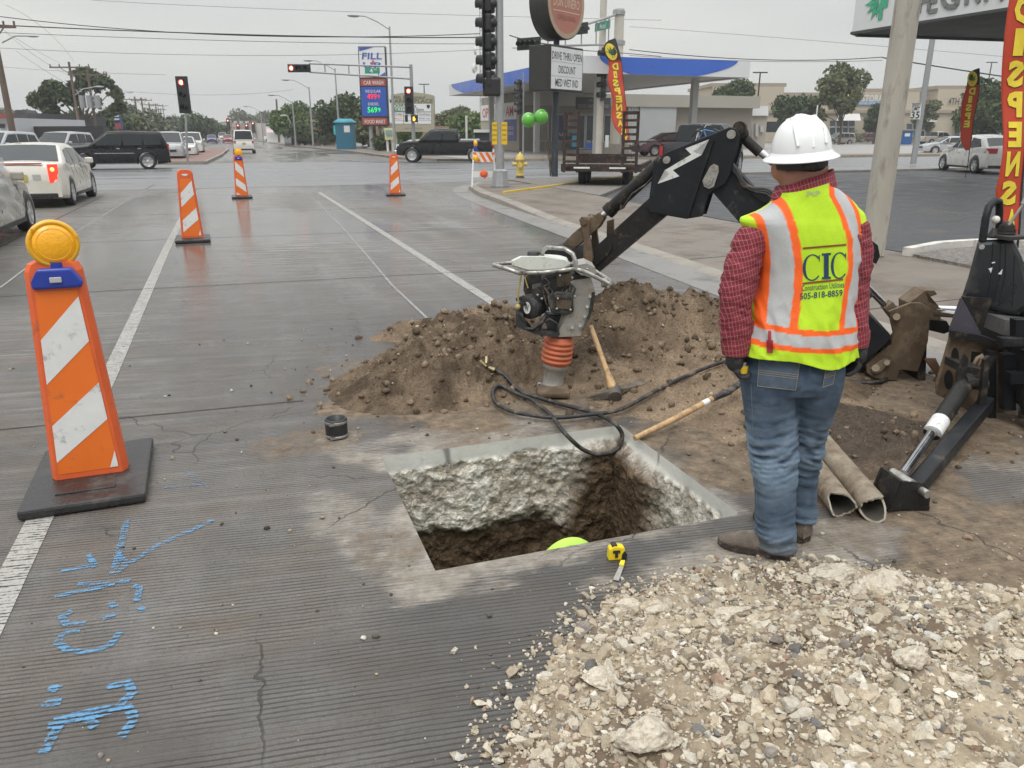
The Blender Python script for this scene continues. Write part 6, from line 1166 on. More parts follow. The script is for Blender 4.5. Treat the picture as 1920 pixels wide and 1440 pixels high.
q=G(398,268); car('purple sedan approaching far down the street','sedan','sedan',(q.x,q.y),180,dict(SED),purp,det=0)
q=G(428,268); car('red sedan approaching beside the white van','sedan','sedan',(q.x,q.y),180,dict(SED),red_,det=0)
q=G(487,266); car('white sedan crossing far behind the white van','sedan','sedan',(q.x+3,q.y),90,dict(SED),white,det=0)
q=G(368,264); car('dark red pickup truck crossing far down the street beside the trees','pickup truck','pickup_truck',(q.x-2,q.y-25),-100,dict(PU),maro,det=0)
q=G(412,262); car('tiny white truck far down the street in front of the pale buildings','truck','van',(q.x+1,q.y-40),180,dict(VAN),white,det=0)
for lb,x,y,P_,m_ in (('white pickup truck at the left photo edge behind the pearl sedan',-14.5,44,PU,white),('silver crossover behind the pearl sedan roof',-11.2,48,SUV,silv),('dark blue car in the side lot before the iron fence',-14.5,62,SED,blue_),('white car nosing out just behind the black SUV windscreen',-9.5,55,SUV,silv)):
    car(lb,'car','parked_car',(x,y),-88 if x<-12 else 200,dict(P_),m_,det=0)
# bicycles in the pickup bed
bkb=mat('bike_blue',(.05,.18,.42),.35,coat=.4); bkw=mat('bike_white',(.6,.6,.6),.35)
def bike(label,loc,rz,m,tilt=.3):
    t=thing('bicycle',label,'bicycle',loc,rz); t.rotation_euler=(tilt,0,rz)
    for y in (-.5,.5): b=MB(); b.tube([(0,y+.33*math.cos(a),.33+.33*math.sin(a)) for a in [2*PI*k/20 for k in range(21)]],.022,6,False); b.build('wheel',tyr,t,False)
    b=MB(); A,B_,C_,D_=(0,-.5,.33),(0,-.05,.28),(0,-.15,.8),(0,.4,.75)
    for p,q_ in ((A,B_),(B_,C_),(C_,A),(B_,D_),(C_,D_),(D_,(0,.5,.33))): b.cyl(p,q_,.024,n=8)
    b.build('frame',m,t,False); b=MB(); b.bar((0,-.28,.86),(0,-.03,.87),.10,.04); b.build('saddle',trim,t,False); b=MB(); b.tube([(-.28,.36,.92),(-.1,.42,.9),(0,.4,.8),(.1,.42,.9),(.28,.36,.92)],.016,6); b.build('handlebar',chr_,t,False)
bike('blue bicycle standing nearest the tailgate in the black pickup bed',(16.2,24.9,1.0),R(20),bkb,.25); bike('white and blue bicycle leaning in the black pickup bed behind the other',(16.6,25.9,1.0),R(-60),bkw,.2)
# ================= POLES, SIGNALS, SIGNS =================
galv=mat('galvanised_steel',(.36,.37,.37),.45,.5,.12,6); wpole=mat('weathered_pole',(.40,.375,.32),.7,0,.14,1.2,.3,30,stretch=(3,3,.8),dirt=((.20,.175,.14),.22,2)); cpole=mat('pale_concrete_pole',(.50,.47,.40),.7,0,.1,3); sigb=mat('signal_black',(.018,.018,.019),.45); brw=mat('brown_utility_pole',(.13,.095,.07),.8,0,.2,3,stretch=(5,5,.5)); lensd=mat('dark_lens',(.02,.025,.022),.2)
redl=mat('red_signal_light',(.8,.02,.01),.3,emit=(1,.10,.06,9)); redc=mat('red_signal_core',(1,.5,.45),.3,emit=(1,.55,.5,6)); ambl=mat('amber_hand_light',(.9,.4,.05),.3,emit=(1,.45,.05,2.2)); grnl=mat('green_signal_light',(.02,.3,.15),.3,emit=(.02,.35,.18,.6))
Vc=-CF
def frame_at(D,px):  # horizontal forward distance frame
    return DV(px,250,D)
def head(parent,c,n,horiz,fdir,s=.31,lit=None,litm=None,back=None,visor=True):
    """signal head: c = centre, n sections, fdir = facing (unit)"""
    rt=UZ.cross(fdir).normalized(); axd=rt if horiz else UZ; oth=UZ if horiz else rt
    b=MB(); Lh=n*s
    M3=Matrix((rt,fdir,UZ)).transposed(); b.box(c,((Lh if horiz else s),.16,(s if horiz else Lh)),M3,.02)
    if back: b.box(c-fdir*.06,((Lh+.3 if horiz else s+.3),.012,(s+.3 if horiz else Lh+.3)),M3)
    h=b.build('signal_head',sigb,parent)
    for k in range(n):
        p=c+axd*((n-1)/2-k)*s+fdir*.085; isl=lit==k
        b=MB(); b.lathe([(.125,0),(.12,.02),(.06,.035),(.001,.04)],p,fdir,18); l_=b.build('signal_lens',(litm or redl) if isl else lensd,h)
        if isl: b=MB(); b.ell(p+fdir*.03,(.075,.075,.075),10,8); b.build('lamp_core',redc if (litm or redl)==redl else litm,l_)
        if visor:
            vl=.12 if isl else .22; b=MB(); u=rt; R_=[[p+fdir*d+(u*math.cos(a)+UZ*math.sin(a))*.138 for a in [R(-35)+R(250)*q/14 for q in range(15)]] for d in (0,vl)]; b.rings(R_,False,True,False); R_=[[p+fdir*d+(u*math.cos(a)+UZ*math.sin(a))*.131 for a in [R(-35)+R(250)*q/14 for q in range(15)]] for d in (vl,0)]; b.rings(R_,False,True,False); b.build('visor',sigb,h)
    return h
def pole(name,label,cat,base,top,r0,r1,m,group=None,nm='pole',n=14):
    t=thing(name,label,cat,tuple(base),0,group); b=MB(); b.tube([base,base.lerp(top,.5),top],[r0,(r0+r1)/2,r1],n); b.build(nm,m,t); return t
def up(p,h): return Vector((p.x,p.y,p.z+h))
# near-corner signal pole
Bp=G(938,350,.15); DS=Bp.x*sa+Bp.y*ca
t=pole('signal_pole','galvanised signal pole at the near corner with five-section head and two yellow plates','traffic signal',up(Bp,.45),up(Bp,8),.125,.105,galv)
b=MB(); b.lathe([(.30,0),(.30,.05),(.27,.06),(.23,.44),(.24,.46),(.14,.52)],Bp,n=8,smooth=False); b.build('pole_base',galv,t)

def bighead(parent,c,n,fdir,s,r):
    rt=UZ.cross(fdir).normalized(); M3=Matrix((rt,fdir,UZ)).transposed(); b=MB(); b.box(c,(s*1.2,.03,s*n*1.02),M3)
    for k in range(n): b.box(c+UZ*((n-1)/2-k)*s-fdir*.10,(s*.9,.2,s*.94),M3,.06); b.ell(c+UZ*((n-1)/2-k)*s-fdir*.17,(r*.9,r*.9,r*.85),12,8)
    h=b.build('signal_head',sigb,parent)
    for k in range(n):
        p=c+UZ*((n-1)/2-k)*s+fdir*.02; b=MB(); R_=[[p+fdir*d+(rt*math.cos(a)+UZ*math.sin(a))*r*q_ for a in [R(-40)+R(260)*q/14 for q in range(15)]] for d,q_ in ((0,1),(.27,1),(.27,.95),(0,.95))]; b.rings(R_,False,True,False); b.build('visor',sigb,h)
        b=MB(); b.lathe([(r*.9,0),(.001,.04)],p,fdir,16); b.build('signal_lens',lensd,h)
bighead(t,DV(912.5,79,DS),5,(-CR*.93+CF*.36).normalized(),.50,.165)
b=MB(); 
for py in (8,150): b.tube([DV(935,py,DS),DV(920,py,DS),DV(918,py+6,DS)],.035,8)
b.build('bracket',galv,t)
b=MB(); b.box(DV(922,163,DS-.05),(.52,.38,.52),Matrix.Rotation(-AZ,3,'Z'),.06); b.build('pedestrian_signal',sigb,t)
yel=mat('yellow_sign',(.72,.47,.02),.5,0,.05,30); blt=mat('sign_black',(.02,.02,.02),.6)
for x0,x1 in ((922.5,932.5),(940,951)):
    b=MB(); b.prism([DV(x0,229,DS-.13),DV(x1,229,DS-.13),DV(x1,271,DS-.13),DV(x0,271,DS-.13)],CF*.01); sg=b.build('push_button_sign',yel,t)
    b=MB()
    for k,w_ in enumerate(('WAIT','FOR','WALK','LIGHT')): letter(b,w_,DV((x0+x1)/2,235+k*9,DS-.135),CR,UZ,.055,.14,.0)
    b.build('lettering',blt,sg)
# thick pale pole behind
B2=G(936,297,.13); D2=B2.x*sa+B2.y*ca; pole('steel_pole','thick pale grey pole standing directly behind the near signal pole','pole',B2,up(B2,8.5),.26,.22,galv)
# thin pole with small green-lit head
B3=G(981,291,.13); D3=B3.x*sa+B3.y*ca; t=pole('signal_pole','thin far-corner signal pole with a dark head above the hydrant','traffic signal',B3,up(B3,(290-152)/1442*D3*1.0),.07,.06,galv)
bighead(t,DV(972,182,D3),5,(-CR*.9-CF*.35).normalized(),.48,.15); b=MB(); b.tube([DV(981,154,D3),DV(974,153,D3),DV(972,158,D3)],.03,6); b.build('bracket',galv,t)
# hydrant
hy=mat('hydrant_yellow',(.62,.47,.12),.55,0,.12,9,.2,40,dirt=((.35,.25,.12),.15,10)); Bh=G(975,334,.12); t=thing('fire_hydrant','yellow fire hydrant standing on the kerb of the gravel bed','fire hydrant',tuple(Bh))
b=MB(); b.lathe([(.17,0),(.17,.03),(.14,.04),(.14,.12)],Bh,n=20); b.build('lower_flange',mat('hydrant_rust',(.10,.07,.04),.8),t)
b=MB(); b.lathe([(.15,.10),(.135,.13),(.13,.62),(.165,.64),(.165,.68),(.15,.70),(.145,.76),(.10,.84),(.04,.88),(.035,.92),(.001,.93)],Bh,n=24); b.build('barrel',hy,t)
b=MB(); b.cyl(up(Bh,.5)-CR*.26,up(Bh,.5)+CR*.24,.06,n=14); b.cyl(up(Bh,.5)-CR*.28,up(Bh,.5)-CR*.24,.075,n=8); b.cyl(up(Bh,.5)+CR*.22,up(Bh,.5)+CR*.26,.075,n=8); b.cyl(up(Bh,.48),up(Bh,.48)-CF*.25,.085,n=14); b.cyl(up(Bh,.48)-CF*.23,up(Bh,.48)-CF*.27,.1,n=8); b.build('outlet_cap',hy,t)
# ---- coffee-shop sign ----
Bd=G(1040,331,.12); Dd=Bd.x*sa+Bd.y*ca; navyp=mat('dark_navy_pole',(.035,.042,.055),.5,0,.25,9,dirt=((.3,.3,.28),.1,12)); bz=mat('dark_bronze',(.035,.033,.030),.5,.2,.3,4); 
az=R(147-0); nF=Vector((math.sin(az),math.cos(az),0)); rF=UZ.cross(nF).normalized()*1.0
t=pole('sign_pole','dark pole carrying a round reddish DON DINERO sign over a white letter board','sign',Bd,DV(1045,-40,Dd),.125,.105,navyp)
c0=DV(1043,131,Dd); zs=(168-95)/1442*Dd*1.0; b=MB(); M3=Matrix((rF,nF,UZ)).transposed(); b.box(c0,(2.15,.95,zs),M3,.03); mb=b.build('message_board',bz,t)
b=MB(); b.box(c0+nF*.478,(2.03,.01,zs-.16),M3); bf=b.build('board_face',mat('letter_board_white',(.70,.71,.70),.35,0,.03,3),mb)
b=MB(); b.box(c0+nF*.484+UZ*zs*.14,(2.03,.004,.012),M3); b.box(c0+nF*.484-UZ*zs*.17,(2.03,.004,.012),M3); b.build('letter_rail',mat('rail_grey',(.3,.3,.3),.5),bf)
b=MB()
for s_,zz,wd in (('DRIVE THRU OPEN',.27,1.95),('DISCOUNT',-.02,1.1),('MED WET IND',-.31,1.5)): letter(b,s_,c0+nF*.488+UZ*zs*zz,rF,UZ,.26,wd,.01)
b.build('lettering',blt,bf)
dc=DV(1045,8,Dd); rd=(62-8)/1442*Dd*1.02; b=MB(); b.lathe([(rd*1.0,-.40),(rd*1.03,-.38),(rd*1.03,.38),(rd,.40)],dc,nF,48); ds_=b.build('round_sign',bz,t)
b=MB(); b.lathe([(rd*.995,.401),(rd*.86,.405)],dc,nF,48,caps=False); b.build('sign_rim',mat('tan_rim',(.42,.32,.22),.6),ds_)
b=MB(); b.lathe([(rd*.86,.404),(.001,.404)],dc,nF,48,caps=False); fc_=b.build('sign_face',mat('faded_red_sign',(.42,.17,.12),.6,0,.12,3),ds_)
cm=mat('cream_letter',(.62,.50,.36),.6); b=MB(); letter(b,'DON DINERO',dc+nF*.412-UZ*rd*.0,rF,UZ,rd*.26,rd*1.42,.02); b.box(dc+nF*.41-UZ*rd*.25,(rd*1.45,.004,.03),M3); b.build('lettering',cm,fc_)
b=MB(); letter(b,'COFFEE & LOUNGE',dc+nF*.412-UZ*rd*.42,rF,UZ,rd*.15,rd*1.0,.0); b.build('lettering',mat('dull_red_letter',(.30,.10,.07),.6),fc_)
# balloons
for lb,px,py in (('left green balloon tied beside the navy sign pole',991,225),('right green balloon tied beside the navy sign pole',1015,219)):
    t=thing('balloon',lb,'balloon',tuple(G(1032,331,.12))); c0=DV(px,py,Dd-.6); b=MB(); b.ell(c0,(.26,.26,.27),20,14); b.cyl(c0-UZ*.26,c0-UZ*.31,.01,.03,8); b.build('balloon_skin',mat('green_balloon',(.12,.45,.05),.22,0,.05,3,coat=.5),t)
    b=MB(); b.tube([c0-UZ*.3,c0.lerp(DV(1032,320,Dd-.3),.5)-UZ*.2,DV(1034,320,Dd-.25)],.006,4); b.build('string',mat('string_grey',(.2,.2,.2),.8),t)
# tall pole and mast-arm pole at the far corner
Bc=G(1122,297,.13); Dc=Bc.x*sa+Bc.y*ca; pole('concrete_pole','slim pale round pole left of the orange feather flag','pole',Bc,up(Bc,15),.24,.19,cpole)
Bm=G(1152,296,.13); Dm=Bm.x*sa+Bm.y*ca; t=pole('mast_pole','stout pale pole with mast arm, horizontal signals and green street sign','traffic signal',up(Bm,.9),DV(1162,17,Dm),.36,.30,cpole); b=MB(); b.box(up(Bm,.45),(1.7,1.7,.9),Matrix.Rotation(-AZ,3,'Z'),.03); b.build('footing',kerbm,t)
b=MB(); 
for py in (24,80): b.cyl(DV(1161,py-4,Dm),DV(1160,py+4,Dm),.40,n=16)
b.build('clamp',galv,t)
E1=DV(1157,27,Dm); E2=DV(1010,74,Dm-10); F1=DV(1155,83,Dm); F2=DV(1010,87,Dm-10)
b=MB(); b.cyl(E1,E2,.075,n=8); b.cyl(F1,F2,.06,n=8)
for k in (.12,.3,.5,.7,.9): b.cyl(E1.lerp(E2,k),F1.lerp(F2,k),.04,n=6)
b.build('mast_arm',galv,t)
head(t,E2+CR*-.55-UZ*.2,4,True,(-CR*.55-CF*.8).normalized(),.30,back=True); head(t,DV(1088,54,Dm-5),3,True,(CR*.6+CF*.6).normalized(),.32,back=True); bighead(t,DV(1129,140,Dm-1.5),5,(-CR*.9-CF*.3).normalized(),.62,.2)
grs=mat('street_sign_green',(.03,.28,.18),.5); wl=mat('sign_white_letter',(.7,.7,.68),.5); b=MB(); b.prism([DV(1116,44,Dm-3),DV(1145,37,Dm-1),DV(1144,53,Dm-1),DV(1115,60,Dm-3)],CF*.03); sg=b.build('street_sign',grs,t); b=MB(); letter(b,'Menaul',DV(1130,48.5,Dm-2.05)-CF*.03,(DV(1145,37,Dm-1)-DV(1116,44,Dm-3)),UZ,.32,.9,.02); b.build('lettering',wl,sg)
b=MB(); b.box(DV(1138,265,Dc-.4),(.22,.2,.75),Matrix.Rotation(-AZ,3,'Z'),.03); tag(b.build('meter_box',wpl),'small white box strapped between the two pale corner poles','meter box')
# ---- far mast arm with red lights ----
Bs=G(777,297,.13); Ds=Bs.x*sa+Bs.y*ca; tp=DV(764,121,Ds); t=pole('signal_mast','far signal pole with double arm, red horizontal signal and green 4th street sign','traffic signal',Bs,Vector((Bs.x,Bs.y,tp.z)),.13,.10,galv)
P0=Vector((Bs.x,Bs.y,DV(764,126,Ds).z)); P1=Vector((Bs.x,Bs.y,DV(764,148,Ds).z)); q0=DV(579,119,Ds-2); q1=DV(580,135,Ds-2)
b=MB(); b.cyl(P0,q0,.055,n=8); b.cyl(P1,q1,.055,n=8)
for k in (.33,.62,.85): b.cyl(P0.lerp(q0,k),P1.lerp(q1,k),.04,n=6)
b.build('mast_arm',galv,t)
head(t,DV(561,128,Ds-2),3,True,-CF,.46,lit=2); hd_=DV(767,188,Ds-.3); head(t,hd_,3,False,-CF,.55,lit=0)
b=MB(); b.box(DV(777,222,Ds-.35),(.42,.3,.44),Matrix.Rotation(-AZ,3,'Z'),.04); b.box(DV(762,222,Ds-.35),(.16,.3,.44),Matrix.Rotation(-AZ,3,'Z'),.04); ps=b.build('pedestrian_signal',sigb,t)
b=MB(); hp=DV(776,223,Ds-.52)
b.box(hp-UZ*.05,(.13,.02,.16),Matrix.Rotation(-AZ,3,'Z'),.01)
for k in range(4): b.box(hp+CR*(-.05+.033*k)+UZ*(.07+.01*(k in (1,2))),(.022,.02,.12),Matrix.Rotation(-AZ,3,'Z'))
b.box(hp+CR*.09-UZ*.02,(.025,.02,.09),Matrix.Rotation(-AZ,3,'Z')); b.build('hand_symbol',ambl,ps)
b=MB(); b.prism([DV(x,y,Ds-1.0) for x,y in ((684,127),(712,127),(712,138),(684,138))],CF*.03); sg=b.build('street_sign',grs,t); b=MB(); letter(b,'4',DV(696,132.5,Ds-1.05),CR,UZ,.26,.2,.03); letter(b,'TH',DV(703,130.5,Ds-1.05),CR,UZ,.12,.2,.02); b.build('lettering',wl,sg)
# median signal on the left
Bq=G(352,305,.17); Dq=Bq.x*sa+Bq.y*ca; t=pole('signal_pole','median signal pole with glowing red light above the queued cars','traffic signal',Bq,DV(347.5,205,Dq),.06,.055,galv); head(t,DV(344,178,Dq),3,False,-CF,.62,lit=0,visor=True)
# horizontal arm + small far signals
for px,py,l in ((395,238,'left-hand tiny far signal glowing red above the purple car'),(428,233,'tiny far signal glowing red against the pale building'),(447,242,'tiny far red signal left above the white van'),(463,242,'tiny far red signal right above the white van'),(475,238,'rightmost tiny far red signal beside the van')):
    c0=DV(px,py,190); t=thing('traffic_signal',l,'traffic signal',(c0.x,c0.y,0),0,'far red signals'); b=MB(); b.cyl(Vector((c0.x+.6,c0.y+1,0)),Vector((c0.x+.6,c0.y+1,c0.z+1)),.10,n=6); b.build('pole',galv,t); head(t,c0,3,False,-CF,.8,lit=0,visor=False)
# ---- fuel price sign ----
DG=79; sgx=lambda x,y,o=0: DV(x+(y-88)*.045,y,DG+o)
t=thing('price_sign','tall blue and red fuel price sign reading REGULAR 499 and DIESEL 569','sign',(DV(700,270,DG).x,DV(700,270,DG).y,0))
def rect(b,x0,y0,x1,y1,o,th): b.prism([sgx(x0,y0,o),sgx(x1,y0,o),sgx(x1,y1,o),sgx(x0,y1,o)],CF*th)
b=MB(); q_=sgx(688,235,.4); b.cyl(Vector((q_.x,q_.y,0)),sgx(688,100,.4),.2,n=10); q_=sgx(712,235,.4); b.cyl(Vector((q_.x,q_.y,0)),sgx(712,100,.4),.2,n=10); b.build('post',galv,t)
b=MB(); rect(b,671,87,722,236,.0,.8); cab=b.build('cabinet',trim,t)
sw=mat('sign_face_white',(.62,.63,.64),.4,0,.03,2,emit=(1,1,1,.08)); sbl=mat('sign_blue',(.02,.09,.42),.4,0,.05,2); srd=mat('sign_red',(.38,.07,.045),.4,0,.05,2); ibl=mat('ink_blue',(.05,.10,.38),.5); ird=mat('ink_red',(.55,.08,.04),.5)
for nm,x0,y0,x1,y1,m in (('top_panel',672.5,88.5,720.5,145,sw),('car_wash_panel',673,148,720,161,srd),('price_panel',673,163,720,218,sbl),('food_panel',673,221,720,234,srd)):
    b=MB(); rect(b,x0,y0,x1,y1,-.05,.05); o_=b.build(nm,m,cab)
    bb=MB()
    if nm=='top_panel':
        letter(bb,'FILL',sgx(696,105,-.09),CR,UZ,.58,1.9,.05,slant=.15); letter(bb,'UP',sgx(696,122,-.09),CR,UZ,.50,1.7,.05); bb.prism([sgx(673,88.6,-.08),sgx(700,88.6,-.08),sgx(673,96,-.08)],CF*.01); bb.prism([sgx(720,135,-.08),sgx(720,145,-.08),sgx(705,145,-.08)],CF*.01); bb.build('lettering',ibl,o_); b=MB(); b.prism([sgx(697,113,-.11),sgx(700,113,-.11),sgx(698,124,-.11),sgx(694,124,-.11)],CF*.01); b.build('red_slash',ird,o_)
    elif nm=='car_wash_panel': letter(bb,'CAR WASH',sgx(697,155,-.09),CR,UZ,.36,1.9,.03); bb.build('lettering',wl,o_)
    elif nm=='food_panel': letter(bb,'FOOD MART',sgx(697,228,-.09),CR,UZ,.36,2.0,.03); bb.build('lettering',wl,o_)
    else:
        letter(bb,'REGULAR',sgx(696,171,-.09),CR,UZ,.26,1.45,.02); letter(bb,'DIESEL',sgx(696,195,-.09),CR,UZ,.26,1.05,.02); bb.build('lettering',wl,o_)
        b=MB(); letter(b,'499',sgx(693,181,-.09),CR,UZ,.52,.95,.04); letter(b,'9',sgx(706,181,-.09),CR,UZ,.40,.22,.04); b.build('price_digits',mat('led_red',(.6,.02,.03),.4,emit=(1,.03,.06,.7)),o_)
        b=MB(); letter(b,'569',sgx(693,206,-.09),CR,UZ,.52,.95,.04); letter(b,'9',sgx(706,206,-.09),CR,UZ,.40,.22,.04); b.build('price_digits',mat('led_green',(.02,.6,.08),.4,emit=(.03,1,.12,.7)),o_)
# ---- marketplace sign ----
DK=74; t=thing('marketplace_sign','tan shopping centre sign reading 4th & Menaul MARKETPLACE','sign',(DV(775,270,DK).x,DV(775,270,DK).y,0)); tan=mat('tan_stucco',(.36,.33,.25),.8,0,.05,2); b=MB()
K=lambda x,y,o=0: DV(x,y,DK+o)
b.prism([K(*q) for q in ((733,178),(750,174.5),(775,173),(795,175),(811,178),(813,180),(815,247),(735,247))],CF*.9)
for x in (737,811): p=K(x,247); b.box((p.x+CF.x*.45,p.y+CF.y*.45,p.z/2),(.5,.5,p.z))
p=K(803,247); b.box((p.x+CF.x*.45,p.y+CF.y*.45,p.z/2),(.15,.3,p.z)); sg=b.build('sign_body',tan,t)
dgr=mat('dark_green_letter',(.10,.12,.06),.6); b=MB(); letter(b,'4th & Menaul',K(767,182,-.02),CR,UZ,.28,2.9,.02); letter(b,'MARKETPLACE',K(771,189.5,-.02),CR,UZ,.34,3.9,.04); letter(b,'4TH & MENAUL',K(775,241,-.02),CR,UZ,.12,1.6,.0); b.build('lettering',dgr,sg)
grn=mat('tenant_green',(.05,.22,.12),.5); 
pan=[('DOLLAR TREE',735,195,765,209,grn,wl),('The UPS Store',767,195,808,209,sw,blt),('MOD NAILS',735,211,756,217,sw,blt),('BALLY',735,218,756,226,sw,ird),('H&R BLOCK',758,211,782,217,sw,grn),('The UPS Store',784,211,808,217,sw,blt),('ECHO .com',784,218,808,226,sw,ibl),('',735,227,756,232,sw,blt),('',758,227,782,232,sw,blt),('',784,227,808,232,sw,blt),('',758,218,782,226,sw,blt)]
for s_,x0,y0,x1,y1,m,lm in pan:
    b=MB(); b.prism([K(x0,y0,-.03),K(x1,y0,-.03),K(x1,y1,-.03),K(x0,y1,-.03)],CF*.03); o_=b.build('tenant_panel',m,sg)
    if s_:
        b=MB()
        if s_=='DOLLAR TREE': letter(b,'DOLLAR',K(750,198.5,-.05),CR,UZ,.28,1.4,.04); letter(b,'TREE',K(750,205,-.05),CR,UZ,.28,1.0,.04)
        elif y0==195: letter(b,'The',K(775,198.5,-.05),CR,UZ,.26,.5,.02); letter(b,'UPS Store',K(781,205,-.05),CR,UZ,.27,1.3,.02); b.prism([K(800,196.5,-.06),K(806,196.5,-.06),K(806,201,-.06),K(803,204,-.06),K(800,201,-.06)],CF*.01)
        else: letter(b,s_,K((x0+x1)/2,(y0+y1)/2,-.05),CR,UZ,.16,(x1-x0)*.8/19.5,.02)
        b.build('lettering',lm,o_)
# ---- street lights right side ----
def slight(label,px,by,ty,ax_,al,D=None,r=.09):
    B_=G(px,by); D_=B_.x*sa+B_.y*ca; z=DV(px,ty,D_).z; t=pole('street_lamp',label,'street lamp',B_,Vector((B_.x,B_.y,z)),r*1.3,r*.8,galv,'street lamps down the right pavement'); T_=Vector((B_.x,B_.y,z-.2)); b=MB(); d=CR*ax_
    b.tube([T_,T_+d*al*.4+UZ*.55,T_+d*al*.8+UZ*.95,T_+d*al+UZ*.98],.05,6); b.build('arm',galv,t); b=MB(); e=T_+d*al+UZ*.98; b.ell(e+d*.45,(.5,.3,.12),12,8); b.build('lamp_head',mat('lamp_grey',(.4,.4,.4),.5),t)
slight('tallest street lamp, its pole passing beside the fuel price sign',741,291,50,-1,2.3)
slight('street lamp beside the blue booth',638,280,128,-1,2.4); slight('street lamp standing left of the blue booth and the dark bushes',588,278,163,-1,2.2); slight('street lamp in front of the round green trees',555,275,190,-1,2.2); slight('farthest street lamp near the striped W sign',494,268,208,-1,2.2,r=.1)
slight('short lamp column between two street lamps at the dark fence',548,274,228,-1,.4,r=.07)
# utility poles left
def upole(label,px,by,ty,arm=1.9,az_=None,r=.16,lamp=False,can=False,D=None):
    B_=G(px,by) if D is None else DV(px,250,D); B_.z=0; D_=B_.x*sa+B_.y*ca; pt=DV(px-(250-ty)*.165,ty,D_); z=pt.z; t=pole('utility_pole',label,'utility pole',B_,Vector((B_.x,B_.y,z)),r,r*.7,brw,'utility poles on the left side')
    b=MB(); T_=Vector((B_.x,B_.y,z-.5)); b.bar(T_-CR*arm,T_+CR*arm,.1,.13); b.bar(T_-CR*arm*.5,T_-UZ*.7,.05,.05); b.bar(T_+CR*arm*.5,T_-UZ*.7,.05,.05)
    for k in (-.95,-.5,.5,.95): b.cyl(T_+CR*arm*k,T_+CR*arm*k+UZ*.3,.06,n=6)
    b.build('crossarm',brw,t)
    if can:
        b=MB()
        for k in (-.75,0,.75): b.cyl(T_+CR*k-CF*.4-UZ*3.2,T_+CR*k-CF*.4-UZ*2.0,.3,n=12)
        b.build('transformer',galv,t)
    if lamp: b=MB(); q_=T_-UZ*2.6; b.tube([q_,q_+CR*1.0+UZ*.6,q_+CR*2.2+UZ*.8],.05,6); b.ell(q_+CR*2.6+UZ*.8,(.5,.25,.1),10,6); b.build('lamp_arm',galv,t)
    return t
upole('tall brown utility pole at the left photo edge',24,262,0+32,1.3,D=47,r=.2,lamp=False); upole('utility pole with lamp arm rising out of the big tree',151,266,116,2.0,lamp=True,D=82); upole('utility pole with three transformers in front of the big tree',182,266,130,2.0,can=True,D=84)
b=MB(); q_=DV(4,80,47); b.tube([q_,q_+CR*.8+UZ*.35,q_+CR*1.6+UZ*.35],.04,6); b.ell(q_+CR*1.8+UZ*.33,(.3,.15,.06),10,6); tag(b.build('lamp_arm',galv),'grey curved lamp arm on the left-edge utility pole','street lamp')
for i,(px,ty,D_) in enumerate([(262,181,150),(274,183,158),(287,192,185),(299,194,215),(303,202,250),(307,203,280),(312,196,300)]): upole(['nearest','second','third','fourth','fifth','sixth','farthest'][i]+' utility pole of the receding row left of the median signal',px,264,ty,2.0,D=D_,r=.2)
t=pole('utility_pole','leaning dark pole beside the striped W sign','utility pole',Vector((DV(522,250,150).x,DV(522,250,150).y,0)),DV(518,186,150),.2,.16,brw)
slight('thin street lamp behind the big tree beside the blue-red banner sign',228,268,182,1,2.5)
# big wooden pole, right
Bw=G(1634,478,.09); t=pole('wooden_pole','large weathered grey wooden pole behind the worker\'s right shoulder','utility pole',Bw,up(Bw,9),.160,.145,wpole,n=28)
# speed limit
Bv_=G(1712,308,.09); Dv_=Bv_.x*sa+Bv_.y*ca; t=pole('speed_limit_sign','white SPEED LIMIT 35 sign on a tall galvanised pole in the lot','road sign',Bv_,up(Bv_,10),.16,.13,galv)
b=MB(); q_=lambda x,y,o=0: DV(x,y,Dv_-.25+o)
b.prism([q_(1709.5,193),(q_(1728,193)),q_(1725,225),q_(1706.5,225)],CF*.02); sp_=b.build('sign_plate',mat('sign_plate_white',(.66,.66,.62),.4),t); b=MB(); letter(b,'SPEED',q_(1718,198,-.02),CR,UZ,.17,.45,.01); letter(b,'LIMIT',q_(1717.4,204,-.02),CR,UZ,.17,.42,.01); letter(b,'35',q_(1716.4,215.5,-.02),CR,UZ,.36,.46,.03)
for x0,y0,x1,y1 in ((1710.2,193.6,1727.2,194.3),(1707.2,223.8,1724.4,224.5)): b.prism([q_(x0,y0,-.01),q_(x1,y0,-.01),q_(x1,y1,-.01),q_(x0,y1,-.01)],CF*.004)
b.build('lettering',blt,sp_)
